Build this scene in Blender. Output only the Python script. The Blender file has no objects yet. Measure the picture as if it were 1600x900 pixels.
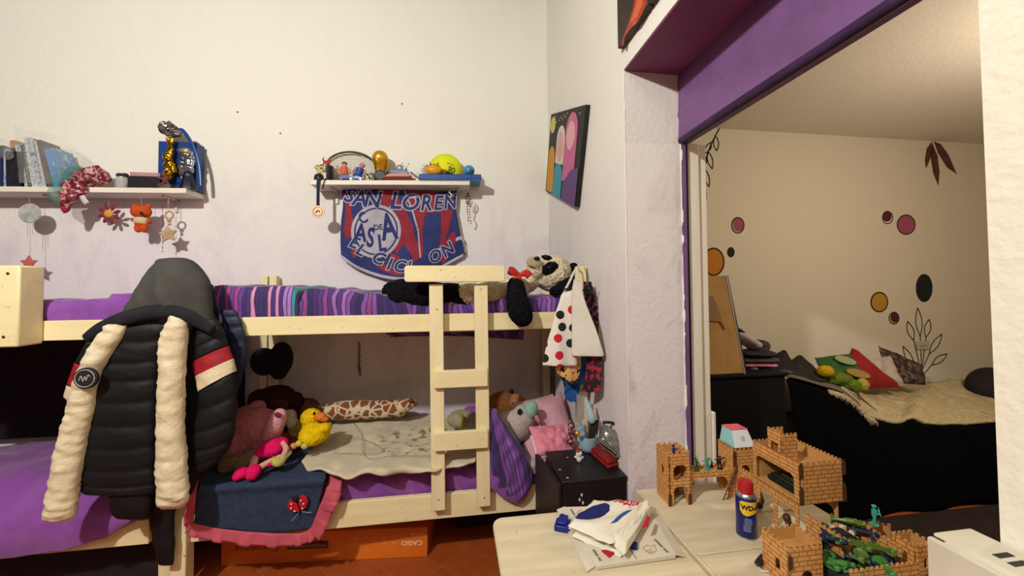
import bpy, bmesh, math, random
from mathutils import Vector, Matrix, Euler, noise
random.seed(7)
S = bpy.context.scene
COL = S.collection
PI = math.pi
# ---------------------------------------------------------------- camera
FPX, PCX, PCY, EYE = 600.0, 800.0, 432.5, 1.58
_y, _p, _r = math.radians(-8.49), math.radians(-1.556), math.radians(-0.429)
_RY = Matrix(((math.cos(_y), 0, math.sin(_y)), (0, 1, 0), (-math.sin(_y), 0, math.cos(_y))))
_RP = Matrix(((1, 0, 0), (0, math.cos(_p), -math.sin(_p)), (0, math.sin(_p), math.cos(_p))))
_RR = Matrix(((math.cos(_r), -math.sin(_r), 0), (math.sin(_r), math.cos(_r), 0), (0, 0, 1)))
CM = _RR @ _RP @ _RY
def wv(row, s=1): return Vector((row[0], row[2], -row[1])) * s
_right, _up, _fwd = wv(CM[0]), wv(CM[1], -1), wv(CM[2])
cd = bpy.data.cameras.new('camera'); cam = bpy.data.objects.new('camera', cd); COL.objects.link(cam)
cam.matrix_world = Matrix(((_right.x, _up.x, -_fwd.x, 0), (_right.y, _up.y, -_fwd.y, 0), (_right.z, _up.z, -_fwd.z, EYE), (0, 0, 0, 1)))
cd.sensor_width = 36; cd.lens = FPX / 1600 * 36; cd.shift_y = -(450 - PCY) / 1600
cd.clip_start = 0.02
S.camera = cam
# ---------------------------------------------------------------- light
w = bpy.data.worlds.new('world'); S.world = w; w.use_nodes = True
w.node_tree.nodes['Background'].inputs[0].default_value = (0.9, 0.85, 0.8, 1)
w.node_tree.nodes['Background'].inputs[1].default_value = 0.05
def lamp(name, kind, loc, energy, color, size=0.1, rot=(0, 0, 0)):
    l = bpy.data.lights.new(name, kind); l.energy = energy; l.color = color
    if kind == 'AREA': l.shape = 'DISK'; l.size = size
    else: l.shadow_soft_size = size
    o = bpy.data.objects.new(name, l); o.location = loc; o.rotation_euler = rot; COL.objects.link(o); return o
lamp('room_lamp_light', 'POINT', (-1.7, -0.4, 3.35), 140, (1.0, 0.965, 0.91), 0.07)
lamp('room_fill_light', 'AREA', (-0.4, -1.2, 3.85), 12, (1.0, 0.93, 0.82), 1.6)  # added fill light, not a lamp of the room
lamp('far_room_light', 'POINT', (3.4, 1.1, 2.3), 25, (1.0, 0.86, 0.68), 0.1)
S.view_settings.view_transform = 'Standard'; S.view_settings.look = 'None'
S.view_settings.gamma = 1; S.view_settings.exposure = 1.62; S.view_settings.use_curve_mapping = False

# ---------------------------------------------------------------- helpers
def at(px, py, X=None, Y=None, Z=None):
    """world point at a measured direction, on the plane where the thing stands"""
    c = Vector(((px - PCX) / FPX, (py - PCY) / FPX, 1)); q = CM.transposed() @ c
    d = Vector((q[0], q[2], -q[1]))
    t = X / d.x if X is not None else Y / d.y if Y is not None else (Z - EYE) / d.z
    return Vector((0, 0, EYE)) + d * t
def lin(c):
    if isinstance(c, str):
        c = c.lstrip('#'); c = [int(c[i:i+2], 16) / 255 for i in (0, 2, 4)]
    else: return (c[0], c[1], c[2], 1)
    return tuple((x / 12.92 if x <= 0.04045 else ((x + 0.055) / 1.055) ** 2.4) for x in c) + (1,)
_mc = {}
def newmat(name):
    m = bpy.data.materials.new(name); m.use_nodes = True; nt = m.node_tree
    return m, nt, nt.nodes['Principled BSDF']
def nd(nt, t, **k):
    n = nt.nodes.new(t)
    for a, b in k.items(): setattr(n, a, b)
    return n
def ramp(nt, src, stops, interp='LINEAR'):
    r = nd(nt, 'ShaderNodeValToRGB'); r.color_ramp.interpolation = interp
    while len(r.color_ramp.elements) < len(stops): r.color_ramp.elements.new(0.5)
    for e, (p, c) in zip(r.color_ramp.elements, stops): e.position = p; e.color = lin(c) if not isinstance(c, (int, float)) else (c, c, c, 1)
    nt.links.new(src, r.inputs[0]); return r.outputs[0]
def mixc(nt, f, a, b):
    m = nd(nt, 'ShaderNodeMix', data_type='RGBA')
    L = nt.links
    (L.new(f, m.inputs[0]) if hasattr(f, 'links') else setattr(m.inputs[0], 'default_value', f))
    for s, i in ((a, 6), (b, 7)):
        (L.new(s, m.inputs[i]) if hasattr(s, 'links') else setattr(m.inputs[i], 'default_value', lin(s)))
    return m.outputs[2]
def coords(nt, kind='Object', scale=(1, 1, 1), rot=(0, 0, 0), loc=(0, 0, 0)):
    t = nd(nt, 'ShaderNodeTexCoord'); mp = nd(nt, 'ShaderNodeMapping')
    mp.inputs['Scale'].default_value = scale; mp.inputs['Rotation'].default_value = rot; mp.inputs['Location'].default_value = loc
    nt.links.new(t.outputs[kind], mp.inputs[0]); return mp.outputs[0]
def noisef(nt, vec, scale=5, detail=4, rough=0.55, dist=0):
    n = nd(nt, 'ShaderNodeTexNoise'); n.inputs['Scale'].default_value = scale; n.inputs['Detail'].default_value = detail
    n.inputs['Roughness'].default_value = rough; n.inputs['Distortion'].default_value = dist
    nt.links.new(vec, n.inputs['Vector']); return n.outputs[0]
def addbump(nt, b, h, strength=0.3, dist=0.01):
    n = nd(nt, 'ShaderNodeBump'); n.inputs['Strength'].default_value = strength; n.inputs['Distance'].default_value = dist
    nt.links.new(h, n.inputs['Height']); nt.links.new(n.outputs[0], b.inputs['Normal'])
def mat(name, c, c2=None, scale=8, rough=0.75, bump=0.0, bscale=60, metal=0, sheen=0, lo=0.4, hi=0.62, spec=0.35, bd=0.004):
    if name in _mc: return _mc[name]
    m, nt, b = newmat(name); v = coords(nt)
    b.inputs['Roughness'].default_value = rough; b.inputs['Metallic'].default_value = metal
    b.inputs['Specular IOR Level'].default_value = spec
    if sheen: b.inputs['Sheen Weight'].default_value = sheen; b.inputs['Sheen Roughness'].default_value = 0.5
    if c2: nt.links.new(ramp(nt, noisef(nt, v, scale), [(lo, c), (hi, c2)]), b.inputs['Base Color'])
    else: b.inputs['Base Color'].default_value = lin(c)
    if bump: addbump(nt, b, noisef(nt, v, bscale, 3), bump, bd)
    _mc[name] = m; return m
class MB:
    def __init__(s): s.v = []; s.f = []; s.uv = {}
    def add(s, vs, fs):
        n = len(s.v); s.v += [Vector(v) for v in vs]; s.f += [tuple(i + n for i in f) for f in fs]; return s
    def box(s, x0, x1, y0, y1, z0, z1, M=None):
        vs = [Vector((x, y, z)) for z in (z0, z1) for x, y in ((x0, y0), (x1, y0), (x1, y1), (x0, y1))]
        if M: vs = [M @ v for v in vs]
        return s.add(vs, [(3, 2, 1, 0), (4, 5, 6, 7), (0, 1, 5, 4), (1, 2, 6, 5), (2, 3, 7, 6), (3, 0, 4, 7)])
    def tube(s, pts, r, n=8, cap=True, flat=1.0):
        pts = [Vector(p) for p in pts]; R = r if isinstance(r, (list, tuple)) else [r] * len(pts)
        up = None; rings = []
        for i, p in enumerate(pts):
            t = (pts[min(i + 1, len(pts) - 1)] - pts[max(i - 1, 0)])
            t = t.normalized() if t.length > 1e-9 else Vector((0, 0, 1))
            if up is None:
                up = Vector((0, 1, 0)) if abs(t.y) < 0.9 else Vector((1, 0, 0))
            up = (up - t * up.dot(t)).normalized(); sd = t.cross(up)
            rings.append([p + (up * math.sin(a) * flat + sd * math.cos(a)) * R[i] for a in [2 * PI * k / n for k in range(n)]])
        vs = [v for g in rings for v in g]; fs = []
        for i in range(len(pts) - 1):
            for k in range(n): fs.append((i * n + k, i * n + (k + 1) % n, (i + 1) * n + (k + 1) % n, (i + 1) * n + k))
        if cap: fs += [tuple(range(n - 1, -1, -1)), tuple(range((len(pts) - 1) * n, len(pts) * n))]
        return s.add(vs, fs)
    def lathe(s, c, prof, n=20, M=None, sy=1.0):
        c = Vector(c); vs = []; fs = []
        for r, z in prof:
            for k in range(n):
                a = 2 * PI * k / n; v = Vector((r * math.cos(a), r * sy * math.sin(a), z))
                vs.append(c + (M @ v if M else v))
        for i in range(len(prof) - 1):
            for k in range(n): fs.append((i * n + k, i * n + (k + 1) % n, (i + 1) * n + (k + 1) % n, (i + 1) * n + k))
        fs += [tuple(range(n - 1, -1, -1)), tuple(range((len(prof) - 1) * n, len(prof) * n))]
        return s.add(vs, fs)
    def ell(s, c, r, rot=(0, 0, 0), n=16, m=10):
        M = Euler(rot).to_matrix(); c = Vector(c)
        if not isinstance(r, (tuple, list)): r = (r, r, r)
        vs = [c + M @ Vector((0, 0, -r[2]))]; fs = []
        for j in range(1, m):
            b = -PI / 2 + PI * j / m
            for k in range(n):
                a = 2 * PI * k / n; vs.append(c + M @ Vector((r[0] * math.cos(a) * math.cos(b), r[1] * math.sin(a) * math.cos(b), r[2] * math.sin(b))))
        vs.append(c + M @ Vector((0, 0, r[2]))); top = len(vs) - 1
        for k in range(n):
            fs.append((0, 1 + (k + 1) % n, 1 + k)); fs.append((top, 1 + (m - 2) * n + k, 1 + (m - 2) * n + (k + 1) % n))
            for j in range(m - 2): fs.append((1 + j * n + k, 1 + j * n + (k + 1) % n, 1 + (j + 1) * n + (k + 1) % n, 1 + (j + 1) * n + k))
        return s.add(vs, fs)
    def prism(s, poly, M, d):
        """poly in local xy, extruded local z 0..d, mapped by M"""
        n = len(poly); vs = [M @ Vector((x, y, 0)) for x, y in poly] + [M @ Vector((x, y, d)) for x, y in poly]
        return s.add(vs, [tuple(range(n - 1, -1, -1)), tuple(range(n, 2 * n))] + [(i, (i + 1) % n, n + (i + 1) % n, n + i) for i in range(n)])
    def grid(s, fn, nu, nv, wrap=False):
        n0 = len(s.v); vs = []; U = nu if wrap else nu + 1
        for j in range(nv + 1):
            for i in range(U):
                s.uv[n0 + len(vs)] = (i / nu, j / nv); vs.append(fn(i / nu, j / nv))
        fs = [(j * U + i, j * U + (i + 1) % U, (j + 1) * U + (i + 1) % U, (j + 1) * U + i) for j in range(nv) for i in range(nu)]
        return s.add(vs, fs)
    def plate(s, loops, M, d, fn=None, sub=0):
        """flat plate with holes: loops in local xy, thickness d along local z"""
        cu = bpy.data.curves.new('c', 'CURVE'); cu.dimensions = '2D'; cu.fill_mode = 'BOTH'; cu.extrude = d / 2
        for L in loops:
            sp = cu.splines.new('POLY'); sp.points.add(len(L) - 1); sp.use_cyclic_u = True
            for p, q in zip(sp.points, L): p.co = (q[0], q[1], 0, 1)
        return s._cu(cu, M @ Matrix.Translation((0, 0, d / 2)), fn, sub)
    def text(s, body, size, M, d=0.001, bold=0.0, sx=1.0, shear=0.0, align='CENTER', fn=None, fill=True, sub=0, spacing=1.0):
        cu = bpy.data.curves.new('t', 'FONT'); cu.body = body; cu.size = size; cu.extrude = d / 2; cu.align_x = align; cu.align_y = 'CENTER'
        cu.offset = bold * size; cu.shear = shear; cu.resolution_u = 3; cu.space_character = spacing
        return s._cu(cu, M @ Matrix.Diagonal((sx, 1, 1, 1)), fn, sub)
    def _cu(s, cu, M, fn=None, sub=0):
        o = bpy.data.objects.new('tmp', cu); COL.objects.link(o)
        dg = bpy.context.evaluated_depsgraph_get(); dg.update(); me = bpy.data.meshes.new_from_object(o.evaluated_get(dg))
        if sub:
            bm = bmesh.new(); bm.from_mesh(me)
            for _ in range(4):
                es = [e for e in bm.edges if e.calc_length() > sub]
                if not es: break
                bmesh.ops.subdivide_edges(bm, edges=es, cuts=1); bmesh.ops.triangulate(bm, faces=bm.faces[:])
            bm.to_mesh(me); bm.free()
        vs = [M @ v.co for v in me.vertices]
        if fn: vs = [fn(v) for v in vs]
        s.add(vs, [tuple(p.vertices) for p in me.polygons])
        bpy.data.objects.remove(o); bpy.data.curves.remove(cu); bpy.data.meshes.remove(me); return s
    def xf(s, M): s.v = [M @ v for v in s.v]; return s
    def build(s, name, m, parent=None, loc=None, smooth=None, bevel=0, solid=0, subsurf=0, remesh=0, disp=None, relax=0):
        vs = s.v
        if disp and not remesh: vs = [v + disp(v) for v in vs]
        if parent is not None: base = Vector(parent.get('_b', (0, 0, 0)))
        elif loc is not None: base = Vector(loc)
        else:
            lo = [min(v[i] for v in vs) for i in range(3)]; hi = [max(v[i] for v in vs) for i in range(3)]
            base = Vector(((lo[0] + hi[0]) / 2, (lo[1] + hi[1]) / 2, lo[2]))
        me = bpy.data.meshes.new(name); me.from_pydata([v - base for v in vs], [], s.f); me.validate()
        bm = bmesh.new(); bm.from_mesh(me)
        bmesh.ops.recalc_face_normals(bm, faces=bm.faces[:])
        bm.to_mesh(me); bm.free()
        if s.uv and not remesh:
            ul = me.uv_layers.new(name='UVMap')
            for lp in me.loops: ul.data[lp.index].uv = s.uv.get(lp.vertex_index, (0, 0))
        o = bpy.data.objects.new(name, me); COL.objects.link(o)
        if remesh:
            md = o.modifiers.new('r', 'REMESH'); md.mode = 'VOXEL'; md.voxel_size = remesh
            if relax: sm = o.modifiers.new('s', 'SMOOTH'); sm.iterations = relax; sm.factor = 0.6
            dg = bpy.context.evaluated_depsgraph_get(); dg.update(); me2 = bpy.data.meshes.new_from_object(o.evaluated_get(dg))
            o.modifiers.clear(); o.data = me2; me = me2
            if disp:
                for v in me.vertices: v.co += disp(v.co + base)
        me.materials.clear()
        for mm in (m if isinstance(m, (list, tuple)) else [m]): me.materials.append(mm)
        if parent is not None: o.parent = parent; o['_b'] = tuple(base)
        else: o.location = base; o['_b'] = tuple(base)
        sm = smooth if smooth is not None else bool(remesh or s.uv or subsurf)
        if sm == 'auto' or sm is True:
            for p in me.polygons: p.use_smooth = True
            if sm == 'auto': me.set_sharp_from_angle(angle=math.radians(40))
        if solid: md = o.modifiers.new('t', 'SOLIDIFY'); md.thickness = solid; md.offset = 0
        if bevel:
            md = o.modifiers.new('b', 'BEVEL'); md.width = bevel; md.segments = 2; md.limit_method = 'ANGLE'; md.angle_limit = math.radians(40)
            for p in me.polygons: p.use_smooth = True
            me.set_sharp_from_angle(angle=math.radians(40))
        if subsurf: md = o.modifiers.new('s', 'SUBSURF'); md.levels = subsurf; md.render_levels = subsurf
        return o
def thing(name, label, cat, loc=(0, 0, 0), group=None):
    o = bpy.data.objects.new(name, None); COL.objects.link(o); o.location = loc; o.empty_display_size = 0.05
    o['_b'] = tuple(loc); return tag(o, label, cat, group)
def tag(o, label, cat, group=None):
    o['label'] = label; o['category'] = cat
    if group: o['group'] = group
    return o
def struct(o): o['kind'] = 'structure'; return o
def N(x, y=0, z=0): return noise.noise(Vector((x, y, z)))
def fuzz(amp, sc, seed=0):
    return lambda v: Vector((N(v.x * sc, v.y * sc, v.z * sc + seed), N(v.x * sc + 9, v.y * sc, v.z * sc + seed), N(v.x * sc, v.y * sc + 17, v.z * sc + seed))) * amp
def frame(o, x, y, z=None):
    """matrix with origin o, local x, y axes"""
    x = Vector(x).normalized(); y = Vector(y); y = (y - x * y.dot(x)).normalized(); z = x.cross(y)
    return Matrix(((x.x, y.x, z.x, o[0]), (x.y, y.y, z.y, o[1]), (x.z, y.z, z.z, o[2]), (0, 0, 0, 1)))
def lerp(a, b, t): return a + (b - a) * t
def spline(pts, t):
    """Catmull-Rom through rows of numbers, t 0..1"""
    n = len(pts) - 1; k = min(int(t * n), n - 1); f = t * n - k
    P = [pts[max(k - 1, 0)], pts[k], pts[k + 1], pts[min(k + 2, n)]]
    return [0.5 * ((2 * b) + (c - a) * f + (2 * a - 5 * b + 4 * c - d) * f * f + (3 * b - a - 3 * c + d) * f ** 3) for a, b, c, d in zip(*P)]
def smoothpath(pts, n=24): return [Vector(spline([tuple(p) for p in pts], i / n)) for i in range(n + 1)]
def loft(rows, n=36, m=24, puff=0, amp=0.0, phase=0.0, mb=None, sq=2.0, wr=None, cap=True):
    """rows: (cx,cy,cz, hx,hy,hz, d) centre, half width vector, half depth (world y); elliptical sections"""
    mb = mb or MB()
    def P(u, v):
        r = spline(rows, v); c = Vector(r[:3]); h = Vector(r[3:6]); a = 2 * PI * u
        k = 1.0
        if puff: k = 1 - amp * (1 - abs(math.sin(PI * (v * puff + phase + 0.05 * math.sin(a * 3))))) ** 2
        e = 2.0 / sq; ca, sa = math.cos(a), math.sin(a)
        x = math.copysign(abs(ca) ** e, ca); y = math.copysign(abs(sa) ** e, sa)
        p = c + h * x * (1 + (k - 1) * 0.35) + Vector((0, 1, 0)) * (-r[6] * y * k)
        if wr: p += wr(p)
        return p
    mb.grid(P, m, n, wrap=True)
    if cap:
        tot = len(mb.v); mb.f.append(tuple(range(tot - m, tot))); mb.f.append(tuple(range(tot - (n + 1) * m + m - 1, tot - (n + 1) * m - 1, -1)))
    return mb
def prow(y, xl, xr, Y, d, dy=0):
    """loft row between two measured edges at depth Y (right edge at Y+dy)"""
    a = at(xl, y, Y=Y); b = at(xr, y, Y=Y + dy); c = (a + b) / 2; h = (b - a) / 2
    return (c.x, c.y, c.z, h.x, h.y, h.z, d)
def qrow(p, q, Y, d):
    a = at(*p, Y=Y); b = at(*q, Y=Y); c = (a + b) / 2; h = (b - a) / 2
    return (c.x, c.y, c.z, h.x, h.y, h.z, d)
# ---------------------------------------------------------------- setting materials
WY, XW, XI, JY, NY = 3.1, 0.775, 1.06, 1.655, 0.453     # back wall, right wall face, its inner face, far jamb, near jamb
def plaster(name, top='e4e0cf', low='d9cdd2', z0=1.7, z1=2.6, dirt='b09aac', amt=0.5):
    m, nt, b = newmat(name); v = coords(nt); b.inputs['Roughness'].default_value = 0.72
    b.inputs['Specular IOR Level'].default_value = 0.25
    sx = nd(nt, 'ShaderNodeSeparateXYZ'); nt.links.new(v, sx.inputs[0])
    mr = nd(nt, 'ShaderNodeMapRange'); mr.inputs[1].default_value = z0; mr.inputs[2].default_value = z1
    ad = nd(nt, 'ShaderNodeMath', operation='MULTIPLY_ADD'); nt.links.new(noisef(nt, v, 1.3, 5), ad.inputs[0]); ad.inputs[1].default_value = 0.9
    nt.links.new(sx.outputs[2], ad.inputs[2]); nt.links.new(ad.outputs[0], mr.inputs[0]); mr.inputs[1].default_value += 0.45; mr.inputs[2].default_value += 0.45
    base = mixc(nt, mr.outputs[0], low, top)
    d = ramp(nt, noisef(nt, coords(nt, scale=(1, 1, 0.45)), 3.2, 8, 0.68, 0.6), [(0.5, 0), (0.78, amt)])
    mm = nd(nt, 'ShaderNodeMath', operation='MULTIPLY'); nt.links.new(d, mm.inputs[0])
    iv = nd(nt, 'ShaderNodeMath', operation='SUBTRACT'); iv.inputs[0].default_value = 1.15; nt.links.new(mr.outputs[0], iv.inputs[1]); nt.links.new(iv.outputs[0], mm.inputs[1])
    c2 = mixc(nt, mm.outputs[0], base, dirt)
    nt.links.new(c2, b.inputs['Base Color'])
    h = nd(nt, 'ShaderNodeMath', operation='ADD'); nt.links.new(noisef(nt, v, 5, 8, 0.6), h.inputs[0]); nt.links.new(noisef(nt, v, 45, 3), h.inputs[1])
    addbump(nt, b, h.outputs[0], 0.35, 0.008)
    return m
M_wall = plaster('wall_plaster', 'e6e4d6', 'dfd7d8')
M_jamb = plaster('jamb_plaster', 'e4dfd5', 'ddd3d4', 1.2, 2.6, '94788f', 1.0)
M_wallr = plaster('right_wall_plaster', 'e4e1d4', 'd8cfd0', 1.4, 2.4, 'bfae9c', 0.5)
M_far = plaster('far_room_plaster', 'd6ccb6', 'd6ccb6', 0, 1, 'c2b498', 0.15)
M_ceil = plaster('ceiling_paint', 'd9d0c0', 'd9d0c0', 0, 1, 'c9bda6', 0.1)
def purple():
    m, nt, b = newmat('purple_paint'); v = coords(nt)
    n = noisef(nt, v, 4, 6, 0.6)
    c = ramp(nt, n, [(0.3, '674672'), (0.6, '785284')])
    chips = ramp(nt, noisef(nt, coords(nt, scale=(1, 1, 1)), 26, 6, 0.7), [(0.68, 0), (0.71, 1)])
    nt.links.new(mixc(nt, chips, c, 'cfc4d0'), b.inputs['Base Color'])
    b.inputs['Roughness'].default_value = 0.5; addbump(nt, b, n, 0.5, 0.01); return m
M_purple = purple()
M_soffit = mat('soffit_purple', '74365f', '7e3e68', 3, 0.6, 0.2, 30)
M_cream = plaster('cream_paint', 'dfd9c6', 'dad2c0', 0, 1, 'cfc4ae', 0.2)
def floorm():
    m, nt, b = newmat('terracotta_tiles'); v = coords(nt, rot=(0, 0, math.radians(43)))
    br = nd(nt, 'ShaderNodeTexBrick'); nt.links.new(v, br.inputs[0]); br.offset = 0; br.squash = 1
    br.inputs['Scale'].default_value = 1; br.inputs['Brick Width'].default_value = 0.2; br.inputs['Row Height'].default_value = 0.2
    br.inputs['Mortar Size'].default_value = 0.002; br.inputs['Mortar Smooth'].default_value = 0.4
    br.inputs['Color1'].default_value = lin('a0501f'); br.inputs['Color2'].default_value = lin('984619'); br.inputs['Mortar'].default_value = lin('a8673c')
    nt.links.new(mixc(nt, ramp(nt, noisef(nt, v, 9, 6), [(0.4, 0), (0.75, 0.5)]), br.outputs[0], '7a3414'), b.inputs['Base Color'])
    b.inputs['Roughness'].default_value = 0.45; addbump(nt, b, br.outputs['Fac'], -0.3, 0.003); return m
def M_wood(name, c, c2, spots='8a6a45', axis=0, rough=0.5):
    m, nt, b = newmat(name); sc = [14, 14, 14]; sc[axis] = 1.5
    g = ramp(nt, noisef(nt, coords(nt, scale=sc), 2, 5), [(0.35, c), (0.7, c2)])
    s = ramp(nt, noisef(nt, coords(nt), 38, 4, 0.6), [(0.66, 0), (0.74, 0.8)])
    nt.links.new(mixc(nt, s, g, spots), b.inputs['Base Color']); b.inputs['Roughness'].default_value = rough
    b.inputs['Specular IOR Level'].default_value = 0.3; return m
bedwood = M_wood('cream_painted_wood', 'e2d3a0', 'eadcb0')
bedwoodz = M_wood('cream_painted_wood_upright', 'e0d2a2', 'eadcb2', axis=2)
# ---------------------------------------------------------------- room shell
CH = 4.05
def sbox(name, m, *a): return struct(MB().box(*a).build(name, m, loc=(0, 0, 0)))
sbox('floor', floorm(), -4.3, 6.3, -2.5, 3.35, -0.1, 0)
sbox('wall_back', M_wall, -4.3, XI, WY, WY + 0.15, 0, CH)
M_dim = mat('bounce_cut_brown', '4e463e', '443c35', 2, 0.9)  # unseen walls and ceiling coloured dark to cut bounced light
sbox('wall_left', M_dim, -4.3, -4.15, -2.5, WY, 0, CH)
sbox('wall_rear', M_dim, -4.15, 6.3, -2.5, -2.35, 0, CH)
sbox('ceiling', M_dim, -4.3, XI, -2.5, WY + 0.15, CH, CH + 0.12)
mb = MB()
# the right wall around the corner: plaster face, slightly uneven
mb.box(XW, XI, JY, WY, 0, CH); mb.box(XW, XI, NY, JY, 2.58, CH)
struct(mb.build('wall_right', M_wallr, loc=(0, 0, 0)))
sbox('wall_right.001', M_cream, XW, XI, -2.35, NY, 0, CH)
# jamb face plaster (thin coat), bead of plaster on its arris
struct(MB().box(XW + 0.002, XI - 0.004, JY - 0.006, JY, 0, 2.579).build('trim_1', M_jamb, loc=(0, 0, 0)))
bead = MB().tube([(XW + 0.001 + 0.003 * N(i * 1.7), JY - 0.003 + 0.003 * N(i, 3), i * 0.05) for i in range(52)], [0.004 + 0.005 * N(i * 2.3, 9) for i in range(52)], 6)
struct(bead.build('trim_2', M_jamb, loc=(0, 0, 0), smooth=True))
bead = MB().tube([(XI - .008 + 0.003 * N(i * 1.7, 5), JY - 0.008 + 0.003 * N(i, 7), i * 0.04) for i in range(64)], [0.004 + 0.006 * N(i * 2.9, 9) for i in range(64)], 6)
struct(bead.build('trim_10', mat('white_filler', 'e8e4dc', rough=.7), loc=(0, 0, 0), smooth=True))
# purple soffit and the purple beam on the far side of the opening
sbox('trim_3', M_soffit, XW + 0.004, XI, NY, JY, 2.574, 2.58)
hb = MB()
def beam(u, v):
    y = lerp(NY, JY + 0.02, u); z = lerp(2.578, 2.262, v)
    ex = 0.006 * math.exp(-((v - 0.62) / 0.03) ** 2) + 0.004 * N(y * 3, z * 9)
    return Vector((1.045 - ex, y, z))
hb.grid(beam, 60, 30)
struct(hb.build('trim_4', M_purple, loc=(0, 0, 0), solid=0.004))
sbox('trim_5', M_purple, 1.05, 1.115, NY, JY + 0.02, 2.262, 2.6)
hbl = MB().tube([(1.055, NY, 2.262), (1.055, JY + 0.02, 2.262)], 0.018, 10)
struct(hbl.build('trim_6', mat('dark_purple_paint', '3a2148', '2c1a36', 8, 0.6), loc=(0, 0, 0), smooth='auto'))
sbox('trim_7', M_purple, 1.05, 1.072, JY - 0.012, JY + 0.05, 0, 2.262)
sbox('trim_8', mat('black_rubber', '17131a', rough=0.5), 1.073, 1.088, JY - 0.004, JY + 0.05, 0, 2.262)
ww = M_wood('white_painted_wood', 'dcd3c2', 'e6decd', 'cabfae', 2)
struct(MB().box(1.089, 1.155, JY + 0.012, JY + 0.08, 0, 2.262).box(1.158, 1.205, JY + 0.03, JY + 0.09, 0, 2.262).box(1.207, 1.222, JY + 0.02, JY + 0.06, 0, 0.98).build('trim_9', ww, loc=(0, 0, 0), bevel=0.003))
# far room
sbox('wall_far', M_far, XI, 6.3, 3.25, 3.35, 0, 3.2)
sbox('ceiling_far_room', M_ceil, XI, 6.3, -2.5, 3.35, 3.06, 3.2)
sbox('wall_far_side', M_far, 6.2, 6.3, -2.5, 3.25, 0, 3.06)

for i, (x_, y_) in enumerate(((371, 175), (438, 208), (628, 162))):
    q_ = at(x_, y_, Y=WY - .004); tag(MB().tube([q_, q_ + Vector((0, .01, 0))], .006, 8).build('nail', mat('dark_nail', '3a342e', rough=.5), smooth='auto'), 'small dark nail in the back wall, ' + ('leftmost of three', 'middle of three', 'rightmost of three, above the golden trophy')[i], 'nail')
tag(MB().box(1.5, 5.2, .7, 2.24, .001, .012).build('shade_sheet', mat('dark_brown_shade', '2a1a12', '1f130e', 8, .95), bevel=.004), 'dark brown sheet added as shade on the floor in front of the daybed', 'shade_sheet')  # thin dark sheet added in place of shade on the far floor
# ---------------------------------------------------------------- bunk beds
def post(x0, x1, y0, y1, z0, z1): return MB().box(x0, x1, y0, y1, z0, z1)
bed = thing('bunk_bed', 'cream-painted wooden bunk bed with a flat-rung ladder, standing beside the black nightstand', 'bunk bed', (-0.33, 2.6, 0))
post(-1.402, -1.33, 2.17, 2.235, 0, 1.60).build('post', bedwoodz, bed, bevel=0.004)
post(0.705, 0.76, 2.15, 2.2, 0, 1.70).build('post', bedwoodz, bed, bevel=0.004)
post(-1.335, -1.285, 3.02, 3.075, 0, 1.675).build('post', bedwoodz, bed, bevel=0.004)
post(0.70, 0.755, 3.02, 3.075, 0, 1.60).build('post', bedwoodz, bed, bevel=0.004)
MB().box(-1.415, 0.705, 2.2, 2.232, 1.335, 1.432).build('upper_side_rail', bedwood, bed, bevel=0.003)
MB().box(-1.33, 0.705, 2.2, 2.232, 0.30, 0.432).build('lower_side_rail', bedwood, bed, bevel=0.003)
MB().box(-1.285, 0.70, 3.03, 3.06, 1.335, 1.432).build('rear_rail', bedwood, bed, bevel=0.003)
MB().box(-1.285, 0.70, 3.03, 3.06, 0.30, 0.432).build('rear_rail', bedwood, bed, bevel=0.003)
MB().box(-1.32, 0.70, 2.235, 3.028, 1.345, 1.365).build('bunk_base', bedwood, bed)
MB().box(-1.32, 0.70, 2.235, 3.028, 0.335, 0.355).build('bunk_base', bedwood, bed)
for z in (1.335, 0.30): MB().box(0.715, 0.745, 2.202, 3.018, z, z + 0.1).build('end_rail', bedwood, bed)
lad = MB().box(-0.139, -0.064, 2.150, 2.198, 1.335, 1.615).build('ladder', bedwoodz, bed)   # replaced below by tilted stiles
bpy.data.objects.remove(lad)
def stile(xt, xb, w):
    m = MB(); vs = [(xt, 2.145, 1.60), (xt + w, 2.145, 1.60), (xt + w, 2.19, 1.60), (xt, 2.19, 1.60), (xb, 2.15, .372), (xb + w, 2.15, .372), (xb + w, 2.195, .372), (xb, 2.195, .372)]
    return m.add(vs, [(0, 1, 2, 3), (7, 6, 5, 4), (0, 4, 5, 1), (1, 5, 6, 2), (2, 6, 7, 3), (3, 7, 4, 0)])
ladder = stile(-0.139, -0.128, 0.074).build('ladder', bedwoodz, bed, bevel=0.003)
stile(0.108, 0.118, 0.074).build('stile', bedwoodz, ladder, bevel=0.003)
def rboard(x0, x1, z0, z1, y0, y1, r, tilt=0):
    pts = []
    for cx, cz, a0 in ((x1 - r, z1 - r, 0), (x0 + r, z1 - r, 90), (x0 + r, z0 + r, 180), (x1 - r, z0 + r, 270)):
        for k in range(5): a = math.radians(a0 + k * 22.5); pts.append((cx + r * math.cos(a), cz + r * math.sin(a)))
    return MB().prism([(x, z + tilt * (x - x0)) for x, z in pts], frame((0, y1, 0), (1, 0, 0), (0, 0, 1)), y1 - y0)
rboard(-0.266, 0.275, 1.612, 1.70, 2.112, 2.143, 0.016).build('top_board', bedwood, ladder, bevel=0.003)
rboard(-0.116, 0.178, 1.038, 1.131, 2.118, 2.147, 0.006).build('rung', bedwood, ladder, bevel=0.003)
rboard(-0.116, 0.178, 0.703, 0.800, 2.119, 2.149, 0.006).build('rung', bedwood, ladder, bevel=0.003)
sc_m = mat('dark_screw', '4a4436', rough=0.4, metal=0.6)
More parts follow.
